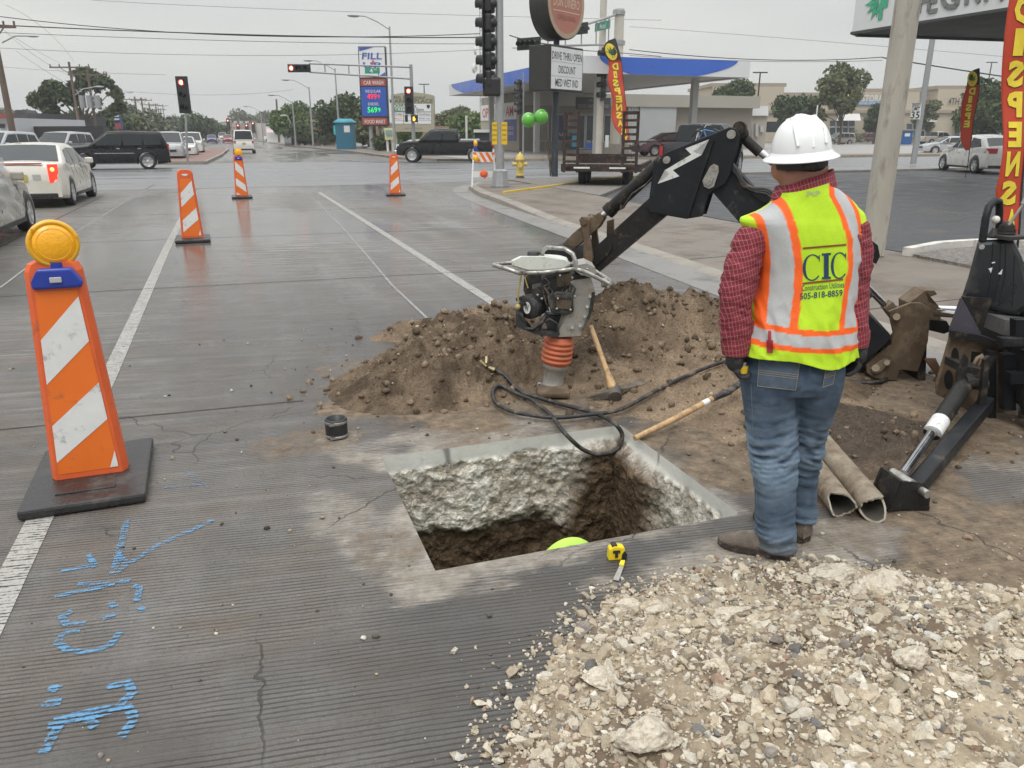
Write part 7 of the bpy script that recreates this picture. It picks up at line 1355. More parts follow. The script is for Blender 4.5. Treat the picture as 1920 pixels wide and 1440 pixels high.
# ---- feather flags ----
fre=mat('flag_red',(.50,.055,.022),.7,0,.06,3); fye=mat('flag_yellow',(.80,.62,.05),.7); fbk=mat('flag_black',(.02,.02,.018),.7); fgr=mat('leaf_green',(.03,.14,.03),.7)
def leaf(b,P,c,r,o=.0):
    for a,l in ((90,1),(55,.85),(125,.85),(20,.62),(160,.62),(-15,.4),(195,.4)):
        a=R(a); d=Vector((math.cos(a),math.sin(a))); n=Vector((-d.y,d.x)); b.add([P(c[0]+(d.x*t_*l+n.x*w_*l)*r,c[1]+(d.y*t_*l+n.y*w_*l)*r,o) for t_,w_ in ((0,0),(.5,.13),(1,0),(.5,-.13))],[(0,1,2,3)])
    b.add([P(c[0]+x*r,c[1]+y*r,o) for x,y in ((-.03,-.6),(.03,-.6),(.03,0),(-.03,0))],[(0,1,2,3)])
def flag(label,base,h,w,rt,nrm,word,lean,bow,wav=.05,inset=0.,span=.78):
    """P(u,v): u across the cloth, v up; pole along the right edge"""
    t=thing('feather_flag',label,'feather flag',tuple(base),0,'red dispensary feather flags')
    hh=h-inset
    def pole_x(v): s=v/h; return lean*s*h+bow*math.sin(s*PI)*.0 -( .25*w*max(0,s-.8)**1.3*8)
    def P(u,v,o=0): return Vector(base)+rt*(pole_x(v)+u)+UZ*v+nrm*(o+wav*math.sin(v*2.3+u*3)+wav*.5*math.sin(v*5.1-u*4))
    b=MB(); R_=[]
    N_=46
    def wl_(v):  # cloth width at height
        s=(v-inset)/hh; return w*(min(1,.35+s*4.5) if s<.16 else 1)*(1 if s<.84 else max(.05,math.sqrt(max(0,1-((s-.84)/.16)**2))))*(.93+.10*math.sin(v*3.1))
    vs=[inset+hh*k/N_ for k in range(N_+1)]
    for red in (0,1):
        b=MB(); sel=[v for v in vs if (v<=inset+hh*.80+.01)==bool(red) or abs(v-inset-hh*.8)<hh/N_]
        b.rings([[P(-wl_(v)*q/8,v,.006) for q in range(9)]+[P(-wl_(v)*q/8,v,-.006) for q in range(8,-1,-1)] for v in sel],True,True); cl=b.build('cloth' if red else 'black_top',fre if red else fbk,t)
    b=MB(); c=(-w*.5,inset+hh*.875); rr=w*.40
    for sgn in (1,): b.add([P(c[0]+rr*.9*math.cos(a),c[1]+rr*1.25*math.sin(a),.012) for a in [2*PI*k/24 for k in range(24)]],[tuple(range(24))])
    b.build('yellow_disc',fye,cl); b=MB(); leaf(b,P,(c[0],c[1]-rr*.25),rr*1.15,.018); b.build('leaf_emblem',fgr,cl)
    n=len(word); b=MB(); b2=MB()
    for i,ch in enumerate(word):
        v_,f_=text_mesh(ch,.05); x0=min(p.x for p in v_);x1=max(p.x for p in v_); y1=max(p.y for p in v_); ch_=hh*span/n*.80; vc=inset+hh*(.78-span*(i+.5)/n); cw=min(wl_(vc)*.62,ch_*1.0); 
        for bb_,o_,dx in ((b2,.010,.03*w),(b,.016,0)): bb_.add([P(-wl_(vc)*.5-((p.x-(x0+x1)/2)/(max(x1-x0,.35))*cw)+dx,vc-ch_/2+p.y/y1*ch_-dx,o_) for p in v_],f_)
    b2.build('lettering_shadow',mat('dark_green_shadow',(.04,.07,.02),.7),cl); b.build('lettering',fye,cl)
    b=MB(); b.tube([P(0.012,v) for v in [h*k/24 for k in range(25)]],.014,8); b.build('flag_pole',fbk,t)
fb=DV(1184,296,Dm-3); fb.z=.13; flag('red feather flag leaning behind the trailer ramps, leaf disc on its black top',fb,(296-100)/1442*(Dm-3)*1.02,.95,CR,-CF,'DISPENSARY',-.155,0,.04,1.0)
DX=30.5; fb=DV(1815,262,DX); fb.z=1.2; q_=DV(1815,300,DX); fb=Vector((q_.x,q_.y,.09)); z_=DV(1832,128,DX).z; flag('smaller red feather flag standing between the storage sign and the white hatchback',fb,z_-.09,.52,CR,-CF,'DISPE',-.02,0,.03,1.0,.50)
DX=9.2; q_=DV(1905,470,DX); fb=Vector((q_.x,q_.y,.12)); flag('largest red feather flag rising at the right photo edge behind the machine',fb,3.75,.31,CR,-CF,'DISPENSA',-.105,0,.035,.45)
# ---- overhead wires ----
wm=mat('wire_black',(.03,.03,.03),.6); wires=[((0,31),(440,66),(900,63),52,.022,0),((0,47),(500,66),(915,70),52,.03,0),((0,61),(500,78),(920,82),52,.014,0),((0,90),(480,104),(920,92),60,.012,0),((170,0),(600,20),(1240,38),70,.012,0),((1180,93),(1430,112),(1655,107),50,.022,0),((1180,104),(1430,115),(1655,113),50,.012,0),((1655,108),(1760,125),(1905,147),45,.03,0),((1180,50),(1450,70),(1905,108),60,.010,0),((955,66),(1000,78),(1060,88),45,.025,0),((960,90),(1100,95),(1240,106),50,.018,0),((0,125),(150,135),(310,140),70,.01,0),((30,95),(130,160),(260,235),80,.012,1),((10,60),(90,120),(151,150),70,.010,1),((10,10),(90,60),(140,118),70,.010,1),((225,170),(400,178),(550,168),150,.02,0),((5,55),(60,90),(112,118),65,.010,1)]
for i,(a,m_,c,D_,r_,k) in enumerate(wires):
    A_=DV(*a,D_);B_=DV(*m_,D_);C__=DV(*c,D_+ (30 if k else 0)); b=MB(); pts=[]
    for q in range(25): t_=q/24; pts.append(A_*(1-t_)*(1-2*t_)+B_*4*t_*(1-t_)+C__*t_*(2*t_-1))
    b.tube(pts,r_*1.1,5); tag(b.build('overhead_wire',wm),'thin dark overhead wire crossing the grey sky','overhead wire','overhead wires')
# lattice tower
t=thing('lattice_tower','slender lattice radio tower rising behind the near signal pole','radio tower',(DV(905,250,130).x,DV(905,250,130).y,0)); b=MB(); LT=lambda x,y,o=0: DV(x,y,130+o)
for s in (-4.5,4.5): p=LT(906+s*1.2,262); p.z=0; b.cyl(p,LT(904+s,-20),.07,n=5)
for k in range(26):
    y0,y1=255-k*11,244-k*11; b.cyl(LT(901,y0),LT(910,y1),.035,n=4); b.cyl(LT(910,y0),LT(901,y1),.035,n=4); b.cyl(LT(901,y1),LT(910,y1),.03,n=4)
b.build('lattice',galv,t); b=MB()
for y in (40,70,130,125): b.cyl(LT(893,y-5,-1),LT(893,y+5,-1),.15,n=8); b.cyl(LT(893,y,-1),LT(903,y),.05,n=4)
b.lathe([(.8,0),(.6,.3),(.001,.5)],LT(890,128,-1),-CR,14); b.lathe([(.7,0),(.5,.3),(.001,.4)],LT(893,95,-1),-CR,14); b.build('antenna',wpl,t)
# ---- trailer ----
pT=G(1127,352,.09); hd_=R(33); t=thing('flatbed_trailer','rusty flatbed trailer with two upright ladder ramps parked on the lot','trailer',(pT.x,pT.y,.09),-hd_)
rst=mat('rusty_dark_steel',(.030,.022,.020),.7,.2,.3,9,.3,40,dirt=((.14,.07,.04),.3,9)); dk=mat('worn_deck',(.16,.14,.12),.8,0,.3,4,.3,30)
b=MB(); b.box((0,2.3,.68),(2.3,4.8,.06)); b.build('deck',dk,t,False); b=MB(); 
for x in (-1.17,1.17): b.box((x,2.3,.62),(.08,4.9,.16))
b.box((0,-.12,.60),(2.5,.10,.22)); b.box((0,4.72,.62),(2.4,.1,.16)); b.bar((-1,4.7,.5),(0,6,.5),.1,.1); b.bar((1,4.7,.5),(0,6,.5),.1,.1); b.build('frame',rst,t,False)
b=MB(); b.box((-.05,.5,.86),(1.5,.05,.28)); b.build('headboard',rst,t,False)
for x in (-.95,.85):
    b=MB()
    for s in (-.21,.21): b.box((x+s,-.14,1.33),(.085,.07,1.75))
    for k in range(9): b.box((x,-.14,.58+k*.2),(.42,.06,.075))
    b.box((x,-.14,2.2),(.5,.07,.08)); b.build('ramp',rst,t,False)
for x in (-1.0,.95):
    for y in (1.0,1.75): b=MB(); b.lathe([(.2,-.11),(.36,-.11),(.38,-.08),(.38,.08),(.36,.11),(.2,.11)],(x*.72,y,.38),(1,0,0),20); b.build('wheel',tyr,t,False)
for x in (-.6,.5): b=MB(); b.box((x,-.175,.60),(.5,.01,.05)); b.build('reflector_strip',whs,t,False)
# ================= GAS STATION =================
cbl=mat('canopy_blue',(.035,.12,.50),.35,0,.06,.6,coat=.2); cwh=mat('canopy_white',(.66,.66,.66),.4,0,.03,1); csf=mat('canopy_soffit',(.52,.51,.48),.6,0,.1,.5); ccol=mat('canopy_column',(.42,.42,.41),.5,0,.1,1); stc=mat('store_stucco',(.42,.375,.30),.8,0,.06,.4,.2,20); stg=mat('store_grey',(.25,.225,.19),.8,0,.06,.4); dgl=mat('dark_shop_glass',(.03,.035,.04),.15,0,.4,.8); ppl=mat('poster_navy',(.03,.03,.10),.5,0,.2,2); wsg=mat('banner_white',(.68,.68,.66),.6,0,.02,2)
X0,X1,Y0,Y1,ZB,ZT=21.3,33.4,47.0,79.0,5.25,6.25
t=thing('fuel_canopy','large flat fuel station canopy with blue and white fascia behind the letter board','canopy',(28,62,.13))
b=MB(); b.box(((X0+X1)/2,(Y0+Y1)/2,(ZB+ZT)/2+.06),(X1-X0-.3,Y1-Y0-.3,ZT-ZB-.1)); b.build('soffit',csf,t)
b=MB(); 
for c,d in ((((X0+X1)/2,Y0,(ZB+ZT)/2),(X1-X0,.16,ZT-ZB)),(((X0+X1)/2,Y1,(ZB+ZT)/2),(X1-X0,.16,ZT-ZB)),((X0,(Y0+Y1)/2,(ZB+ZT)/2),(.16,Y1-Y0-.17,ZT-ZB)),((X1,(Y0+Y1)/2,(ZB+ZT)/2),(.16,Y1-Y0-.17,ZT-ZB))): b.box(c,d)
fa=b.build('fascia',cwh,t)
b=MB(); yy=Y0-.085
cv=[(X0+.9+3.2*(1-(k/10))**1.6*0+2.6*(k/10)**2.0*.0+.6+1.4*(1-k/10)**2,ZT-(ZT-ZB)*(1-k/10)) for k in range(11)]
pl=[(X0+1.0,ZT)]+[(X0+1.0+2.2*(k/10)**1.8,ZT-(ZT-ZB)*k/10) for k in range(1,11)]+[(X1-1.0-3.0*(k/10)**1.8,ZT-(ZT-ZB)*k/10) for k in range(10,0,-1)]+[(X1-1.0,ZT)]
b.prism([Vector((x,yy,z)) for x,z in pl],(0,-.02,0)); b.build('blue_band',cbl,fa)
b=MB(); xx=X0-.085; pl=[(Y0+3.0,ZT)]+[(Y0+3.0+3.5*(k/10)**1.8,ZT-(ZT-ZB)*k/10) for k in range(1,11)]+[(Y1-1.0-4.5*(k/10)**1.8,ZT-(ZT-ZB)*k/10) for k in range(10,0,-1)]+[(Y1-1.0,ZT)]
b.prism([Vector((xx,y,z)) for y,z in pl],(-.02,0,0)); b.build('blue_band',cbl,fa)
for x in (24,31.5):
    for y in (50.5,62,74): b=MB(); b.box((x,y,(ZB+.13)/2+.06),(.42,.42,ZB-.13)); b.build('column',ccol,t)
for i,(x,y) in enumerate(()):
    t=thing('fuel_pump','fuel pump under the canopy, '+('near left','near right','far left','far right')[i]+' of the four','fuel pump',(x,y,.13)); b=MB(); b.box((x,y,1.1),(.6,1.1,1.8),bev=.05); b.build('housing',cwh,t); b=MB(); b.box((x-.31,y,1.35),(.02,.8,.5)); b.box((x,y-.56,1.35),(.4,.02,.5)); b.build('display',dgl,t); b=MB(); b.box((x,y,2.15),(.7,1.2,.25)); b.build('topper',cbl,t)
# store
t=thing('gas_station_store','beige and grey fuel station store under a banner and poster windows','building',(40,78,.13)); SX,SY=26.2,72.2
b=MB(); b.box((SX+13,SY+6,2.7),(26,12,5.2)); wl_=b.build('wall',stg,t)
b=MB(); b.box((SX-.03,SY+6,2.3),(.06,12.1,4.4)); b.build('side_wall',stc,t)
b=MB(); b.box((SX+13,SY-.4,4.75),(26.4,1.0,1.15)); b.build('parapet',mat('parapet_grey',(.33,.31,.27),.8,0,.06,.5),t)
b=MB(); b.box((SX-.1,SY+6.2,3.75),(.08,11.4,1.55)); bn=b.build('banner',wsg,t)
b=MB(); letter(b,'OPEN 5:00 AM',(SX-.16,SY+6.2,3.75),(0,-1,0),UZ,.95,9.9,.03); b.build('lettering',ird,bn)
b=MB(); b.box((SX-.08,SY+2.3,2.0),(.05,3.4,2.0)); po=b.build('poster',mat('poster_violet',(.14,.14,.36),.6,0,.25,1.5),t); b=MB(); letter(b,'FOOD &',(SX-.12,SY+2.3,2.2),(0,-1,0),UZ,.32,1.9,.02); letter(b,'DRINK',(SX-.12,SY+2.3,1.7),(0,-1,0),UZ,.32,1.9,.02); b.build('lettering',wl,po)
b=MB(); b.box((SX-.08,SY+7.5,2.1),(.05,1.3,2.2)); b.box((SX-.08,SY+4.9,2.3),(.05,.5,.8)); b.build('notice',mat('notice_pale',(.42,.50,.48),.5,0,.2,3),t)
for x0,x1,z0,z1,m,s_ in ((1.9,2.9,1.0,3.2,stg,''),(3.25,5.0,1.0,3.4,ppl,'IT UP'),(5.9,6.75,.3,3.4,dgl,''),(6.9,8.5,.3,3.4,dgl,'FILL UP'),(8.8,11.0,.9,3.4,dgl,'')):
    b=MB(); b.box((SX+(x0+x1)/2,SY-.03,(z0+z1)/2),(x1-x0,.06,z1-z0)); wn=b.build('window',m,t); b=MB(); 
    for xa,za,w_,h_ in (((x0+x1)/2,z0,x1-x0+.1,.08),((x0+x1)/2,z1,x1-x0+.1,.08),(x0,(z0+z1)/2,.08,z1-z0),(x1,(z0+z1)/2,.08,z1-z0)): b.box((SX+xa,SY-.07,za),(w_,.06,h_))
    b.build('frame',ccol,wn)
    if s_: b=MB(); letter(b,s_,(SX+(x0+x1)/2,SY-.10,z0+.6),(1,0,0),UZ,.3,1.3,.02); b.build('lettering',wl,wn)
b=MB(); b.box((SX+7.2,SY-.95,4.42),(3.6,.06,1.05)); fs=b.build('fascia_sign',mat('sign_charcoal',(.04,.036,.034),.6),t); b=MB(); letter(b,'FOOD AND GAS ZONE',(SX+7.2,SY-1.0,4.18),(1,0,0),UZ,.34,3.2,.0); letter(b,'FRESH',(SX+7.2,SY-1.0,4.68),(1,0,0),UZ,.2,1.0,.0); b.build('lettering',mat('dull_letter',(.28,.26,.23),.6),fs)
b=MB(); b.prism([Vector((SX+6.9+1.6*u,SY-.09,.3+v)) for u,v in ((0,0),(1,0),(1,.75),(.6,.55),(.3,.5),(0,.6))],(0,-.02,0)); b.build('curved_decal',cbl,t)
b=MB(); b.box((SX+5.35,SY-.5,1.0),(.5,.6,1.6),bev=.04); tag(b.build('ice_box',mat('ice_blue',(.10,.35,.55),.5,0,.2,3)),'slim pale blue machine standing by the store front wall','ice machine')
b=MB(); b.box((SX+14.4,SY-.6,2.5),(4.1,.3,3.6)); gd_=b.build('roller_shutter',mat('shutter_grey',(.36,.37,.37),.6,0,.05,1),t)
b=MB(); b.box((SX+11.7,SY-.5,2.4),(1.2,.2,3.6)); 
for k in range(4): b.box((SX+11.2+k*.32,SY-.65,2.4),(.06,.1,3.6))
b.build('ribbed_panel',ccol,t)
# small service building behind the worker's hard hat
def bld(name,label,x0,y0,x1,y1,D,th,m,z0=None):
    P_=[DV(x0,y0,D),DV(x1,y0,D)]; zt=P_[0].z; a=DV(x0,250,D);c=DV(x1,250,D); t=thing(name,label,'building',((a.x+c.x)/2,(a.y+c.y)/2,0)); b=MB()
    b.prism([Vector((a.x,a.y,0)),Vector((c.x,c.y,0)),Vector((c.x,c.y,zt)),Vector((a.x,a.y,zt))],CF*th); b.build('wall',m,t); return t
def pan_(t,nm,x0,y0,x1,y1,D,m,th=.15,off=-.02): b=MB(); b.prism([DV(x0,y0,D+off),DV(x1,y0,D+off),DV(x1,y1,D+off),DV(x0,y1,D+off)],CF*-th); return b.build(nm,m,t)
t=bld('service_building','low beige service building with pale flat band directly left of the hard hat',1300,200,1436,262,88,10,mat('beige_wall',(.37,.335,.28),.8,0,.06,.4)); pan_(t,'pale_band',1298,199,1439,217,88,cwh,.3); pan_(t,'meter_cabinet',1415,232,1420,256,88,ccol,.3); pan_(t,'meter_cabinet',1424,236,1430,248,88,ccol,.3); pan_(t,'pale_pipe',1408,230,1410,258,88,ccol,.2); pan_(t,'service_door',1436,228,1462,248,90,dgl)
t=bld('pump_house','wide grey building with whitish top behind the fuel canopy',1180,183,1306,262,96,8,stg); pan_(t,'pale_band',1178,184,1308,200,96,csf,.3)
# ================= SHOPPING BUILDINGS =================
stu=mat('tan_shop_stucco',(.47,.41,.31),.85,0,.05,.15); std=mat('dark_tan_stucco',(.33,.28,.21),.85,0,.05,.15); dsh=mat('shop_window',(.05,.075,.085),.2,0,.4,.4)
DM=175; t=thing('storage_building','long tan shopping building with SELF STORAGE sign behind the parking lot','building',(DV(1600,250,DM).x,DV(1600,250,DM).y,0))
for x0,y0,x1,o_,m in ((1180,186,1330,0,stu),(1330,164,1462,-3,stu),(1458,180,1590,0,stu),(1588,174,1713,-3,stu),(1709,182,1760,0,stu),(1747,169,1806,-4,stu),(1803,167,1960,-1,stu)):
    a,c=DV(x0,250,DM+o_),DV(x1,250,DM+o_); z=DV(x0,y0,DM).z; b=MB(); b.prism([Vector((a.x,a.y,0)),Vector((c.x,c.y,0)),Vector((c.x,c.y,z)),Vector((a.x,a.y,z))],CF*22); wq=b.build('wall',m,t)
    b=MB(); b.prism([Vector((a.x,a.y,z))-CR*.4,Vector((c.x,c.y,z))+CR*.4,Vector((c.x,c.y,z+.7))+CR*.4,Vector((a.x,a.y,z+.7))-CR*.4],CF*22.5); 
    z2=DV(x0,213,DM).z; b.prism([Vector((a.x,a.y,z2)),Vector((c.x,c.y,z2)),Vector((c.x,c.y,z2+.6)),Vector((a.x,a.y,z2+.6))],CF*-.5); b.build('cornice',std,wq)
for x0,x1,y0 in ((1556,1602,226),(1628,1650,222),(1700,1745,232),(1790,1830,216),(1470,1500,226),(1850,1900,222)):
    wn=pan_(t,'window',x0,y0,x1,257,DM-5,dsh); b=MB()
    for k in range(1,4): x=x0+(x1-x0)*k/4; b.bar(DV(x,y0,DM-5.3),DV(x,257,DM-5.3),.3,.2)
    b.bar(DV(x0,y0+12,DM-5.3),DV(x1,y0+12,DM-5.3),.2,.3); b.build('mullion',ccol,wn)
b=MB(); b.prism([DV(1578,213,DM-6),DV(1612,213,DM-6),DV(1614,226,DM-8),DV(1574,226,DM-8)],CF*1.5); b.build('awning',csf,t); b=MB(); b.prism([DV(1722,219,DM-6),DV(1755,219,DM-6),DV(1756,228,DM-8),DV(1718,228,DM-8)],CF*1.5); b.build('awning',csf,t)
sg=pan_(t,'storage_sign',1598,190,1655,197,DM-3.2,mat('storage_blue',(.12,.26,.48),.5)); b=MB(); letter(b,'TEMPERATURE CONTROLLED',DV(1626,193.5,DM-3.5),CR,UZ,.5,5.6,.0); b.build('lettering',wl,sg); b=MB(); letter(b,'SELF STORAGE',DV(1630,184.5,DM-3.3),CR,UZ,1.35,9.2,.05); b.build('lettering',wl,t)
b=MB(); b.ell(DV(1590,185,DM-3.4),(.7,.3,1.0),10,8); b.build('yellow_emblem',fye,t)
b=MB(); b.prism([DV(1737+7*math.cos(a)*(1 if a<PI else .75),197+9*math.sin(a)*-1,DM-3.5) for a in [2*PI*k/20 for k in range(20)]],CF*-.2); rs_=b.build('round_red_sign',mat('heart_red',(.35,.05,.06),.5),t); b=MB(); letter(b,'R',DV(1737,197,DM-3.9),CR,UZ,.9,None,.04); b.build('lettering',wl,rs_)
b=MB(); letter(b,'4TH MARKET',DV(1812,190,DM-4.4),CR,UZ,1.3,7.5,.03); b.build('lettering',blt,t)
# ================= CANOPY TOP RIGHT =================
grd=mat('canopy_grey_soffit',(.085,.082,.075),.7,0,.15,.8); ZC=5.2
def zc(px,py,z=ZC): r=ray(px,py); return O+r*((z-H)/r.z)
A1=zc(1597,61); B1=zc(1905,13); dAB=(B1-A1); B1=A1+dAB*1.5; C1=zc(1905,74); A2=zc(1606,64); dC=(C1-A2); C2=A2+dC*1.6
t=thing('shop_canopy','white shop canopy with grey letters and a green leaf at the upper right corner','canopy',tuple(Vector((C2.x,C2.y,.1))))
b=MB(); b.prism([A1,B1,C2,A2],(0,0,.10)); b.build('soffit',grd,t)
fw=mat('fascia_white',(.66,.67,.66),.4,0,.02,1); nAB=dAB.cross(UZ).normalized(); nAB=nAB if nAB.dot(O-A1)>0 else -nAB; e=dAB.normalized()
b=MB(); b.prism([A1+e*.05-nAB*.02,B1-nAB*.02,B1+UZ*2.4-nAB*.02,A1+e*.05+UZ*2.4-nAB*.02],nAB*.06); fa=b.build('fascia',fw,t)
b=MB(); b.bar(A1-UZ*.02,B1-UZ*.02,.1,.08); b.bar(A1-UZ*.02,A2-UZ*.02,.1,.08); b.bar(A2-UZ*.02,C2-UZ*.02,.1,.14); b.build('edge_trim',mat('trim_grey_dark',(.07,.07,.068),.5,.3),t)
def onf(px,py): return hit(px,py,A1+nAB*.06,nAB)
lg_=mat('leaf_sign_green',(.06,.38,.22),.5); b=MB(); c0=onf(1648,2); rr=.75
def PL(x,y,o=0): return c0+e*x+UZ*y+nAB*.01
for a,l in ((150,.9),(185,.85),(215,.8),(245,.85),(120,1.),(268,.7)):
    a=R(a); d=Vector((math.cos(a),math.sin(a))); n=Vector((-d.y,d.x)); b.add([PL(d.x*t_*l*rr+n.x*w_*l*rr,d.y*t_*l*rr+n.y*w_*l*rr) for t_,w_ in ((0,0),(.45,.16),(1,0),(.45,-.16))],[(0,1,2,3)])
b.add([PL(x,y) for x,y in ((.06,-.62),(.26,-.60),(.22,-.25),(.42,-.25),(.42,.1),(.25,.1),(.3,.6),(.1,.6))],[(0,1,2,3,4,5,6,7)]); b.build('leaf_emblem',lg_,fa)
gl=mat('letter_silver',(.22,.22,.21),.4,.4); b=MB()
def stroke(pts,w=.13):
    P_=[onf(*q) for q in pts]
    for i in range(len(P_)-1): b.bar(P_[i],P_[i+1],w,.05,up=nAB)
stroke([(1723,25),(1729,-30)]);stroke([(1729,2),(1740,0)]);stroke([(1741,22),(1746,-30)]);stroke([(1741,22),(1757,19)]);stroke([(1743,3),(1757,1)])
stroke([(1797,-10),(1794,10),(1785,13),(1775,12),(1768,2),(1770,-20)],.15);stroke([(1797,-4),(1785,-3)],.15);stroke([(1812,9),(1815,-30)]);stroke([(1822,-20),(1836,4)]);stroke([(1848,3),(1858,-30)]);stroke([(1868,-30),(1880,0)]); b.build('lettering',gl,fa)
for q in (B1*1.0,C2*1.0): b=MB(); b.cyl(Vector((q.x,q.y,.1)),Vector((q.x,q.y,ZC)),.12,n=12); b.build('column',ccol,t)
# ================= TREES =================
bark=mat('tree_bark',(.09,.07,.055),.9,0,.3,6,.5,30)
def leafm(n,c,v=.35): return mat(n,c,.7,0,v,.9,spec=.2)
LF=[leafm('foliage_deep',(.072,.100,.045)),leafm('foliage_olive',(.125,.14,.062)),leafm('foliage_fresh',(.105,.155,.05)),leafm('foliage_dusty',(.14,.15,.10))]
def tree(label,base,h,cw,n,m,blobs=None,trunk=.22,th=.35,ls=.16,name='tree',group=None,seed=1,dens=.8,m2=None):
    rn=np.random.default_rng(seed); t=thing(name,label,'tree' if name=='tree' else 'shrub',tuple(base),0,group); base=Vector(base)
    bl=blobs or [(rn.uniform(-.62,.62)*cw,rn.uniform(-.5,.5)*cw,h*rn.uniform(th+.08,.90),cw*rn.uniform(.26,.46)) for _ in range(9)]+[(0,0,h*.62,cw*.55),(0,0,h*.86,cw*.30)]
    b=MB()
    if trunk>0:
        b.tube([base,base+UZ*h*th*.6+CR*.1*cw*.3,base+UZ*h*th,base+UZ*h*.7],[trunk,trunk*.75,trunk*.6,trunk*.2],8)
        for x,y,z,r in bl[:8]: p=base+CR*x+CF*y+UZ*z; q=base+UZ*h*th*.9; b.tube([q,q.lerp(p,.5)+UZ*.1*r,p],[trunk*.4,trunk*.25,trunk*.08],5)
        b.build('trunk',bark,t)
    w_=np.array([q[3]**2 for q in bl]); ch=rn.choice(len(bl),n,p=w_/w_.sum()); B_=np.array(bl)[ch]
    d=rn.normal(size=(n,3)); d/=np.linalg.norm(d,axis=1)[:,None]; rad=rn.random(n)**.45; rad*=.72+.55*fbm3(d*1.3+B_[:,:3]*.5,1.6,2)
    P=B_[:,:3]+d*(B_[:,3]*rad)[:,None]*np.array([1,1,.82]); keep=fbm3(P/cw*3.1+seed,1.,3)>(1-dens)*.9; P=P[keep]; n=len(P)
    P=P[:,0:1]*np.array(CR)+P[:,1:2]*np.array(CF)+P[:,2:3]*np.array([0,0,1.])
    k=2; s=ls*(.6+.8*rn.random(n)); a=rn.normal(size=(n,3)); a/=np.linalg.norm(a,axis=1)[:,None]; c=np.cross(a,rn.normal(size=(n,3))); c/=np.linalg.norm(c,axis=1)[:,None]
    V_=np.stack([P-a*s[:,None],P+c*s[:,None]*.55,P+a*s[:,None],P-c*s[:,None]*.55],1).reshape(-1,3); V_=V_*1.0
    f=np.arange(n*4).reshape(-1,4); o=npmesh('crown' if name=='tree' else 'foliage',V_,f,m,t,smooth=False); return t
def tp(px,D,z=0): p=DV(px,250,D); p.z=z; return p
def hgt(ty,D): return DV(960,ty,D).z*1.0
tree('big spreading dark tree left of the utility poles with gaps in its crown',tp(158,92),hgt(142,92)-.2,4.6,9000,LF[0],blobs=[(-4.2,0,5.2,1.5),(-2.8,0,6.2,1.4),(-1.2,0,5.4,1.5),(1.2,0,7.6,1.5),(2.4,.5,7.0,1.5),(3.6,0,6.0,1.4),(3.9,0,4.6,1.3),(.2,0,6.6,1.2),(-3.4,0,4.2,1.0),(2.2,0,5.2,.9),(-.2,0,4.0,.9)],trunk=.35,th=.4,ls=.26,seed=3,dens=.52)
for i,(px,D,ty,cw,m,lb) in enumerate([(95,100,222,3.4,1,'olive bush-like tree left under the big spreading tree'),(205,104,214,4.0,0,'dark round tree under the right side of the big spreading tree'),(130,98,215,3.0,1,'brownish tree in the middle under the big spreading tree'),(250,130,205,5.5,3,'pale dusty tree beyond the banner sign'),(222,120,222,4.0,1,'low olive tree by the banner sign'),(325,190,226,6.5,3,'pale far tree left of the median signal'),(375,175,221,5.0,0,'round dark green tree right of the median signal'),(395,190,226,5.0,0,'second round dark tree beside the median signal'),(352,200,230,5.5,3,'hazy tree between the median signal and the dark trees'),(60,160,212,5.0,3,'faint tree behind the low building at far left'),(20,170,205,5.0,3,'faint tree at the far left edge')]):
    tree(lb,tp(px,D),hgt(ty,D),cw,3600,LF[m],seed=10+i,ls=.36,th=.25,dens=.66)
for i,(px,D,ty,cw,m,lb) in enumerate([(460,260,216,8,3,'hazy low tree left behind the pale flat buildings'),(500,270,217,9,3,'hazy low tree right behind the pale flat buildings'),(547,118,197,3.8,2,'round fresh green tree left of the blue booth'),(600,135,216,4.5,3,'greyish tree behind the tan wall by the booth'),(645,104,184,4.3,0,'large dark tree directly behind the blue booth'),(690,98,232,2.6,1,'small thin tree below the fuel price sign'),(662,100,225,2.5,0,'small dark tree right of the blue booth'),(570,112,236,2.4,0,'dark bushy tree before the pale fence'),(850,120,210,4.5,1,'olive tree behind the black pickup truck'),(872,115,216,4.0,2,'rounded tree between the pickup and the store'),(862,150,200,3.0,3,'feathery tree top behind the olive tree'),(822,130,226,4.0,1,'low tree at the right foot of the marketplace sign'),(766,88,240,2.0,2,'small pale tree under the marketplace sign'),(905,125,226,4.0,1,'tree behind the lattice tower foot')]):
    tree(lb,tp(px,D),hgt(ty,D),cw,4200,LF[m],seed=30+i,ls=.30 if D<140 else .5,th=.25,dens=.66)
for i,(px,D,ty,cw,m,lb,n) in enumerate([(1350,120,159,5.0,0,'dark spreading tree above the low service building',6000),(1575,118,122,4.6,1,'tall tree with yellowing leaves left of the SELF STORAGE sign',9000),(1490,122,180,4.6,0,'round dark tree left of the yellowing tree',5000),(1640,140,196,3.2,0,'dark tree mostly behind the wooden pole',3500),(1722,150,190,3.2,1,'small tree behind the speed limit sign',3000),(1880,100,160,6.0,0,'large dark tree between the two right-hand flags',8000),(1930,96,172,5.0,0,'dark tree at the right photo edge',5000),(1845,118,178,4.5,1,'olive tree right of the smaller red flag',4500)]):
    tree(lb,tp(px,D),hgt(ty,D),cw,n,LF[m],seed=60+i,ls=.30,th=.30,dens=.70 if i!=1 else .50)
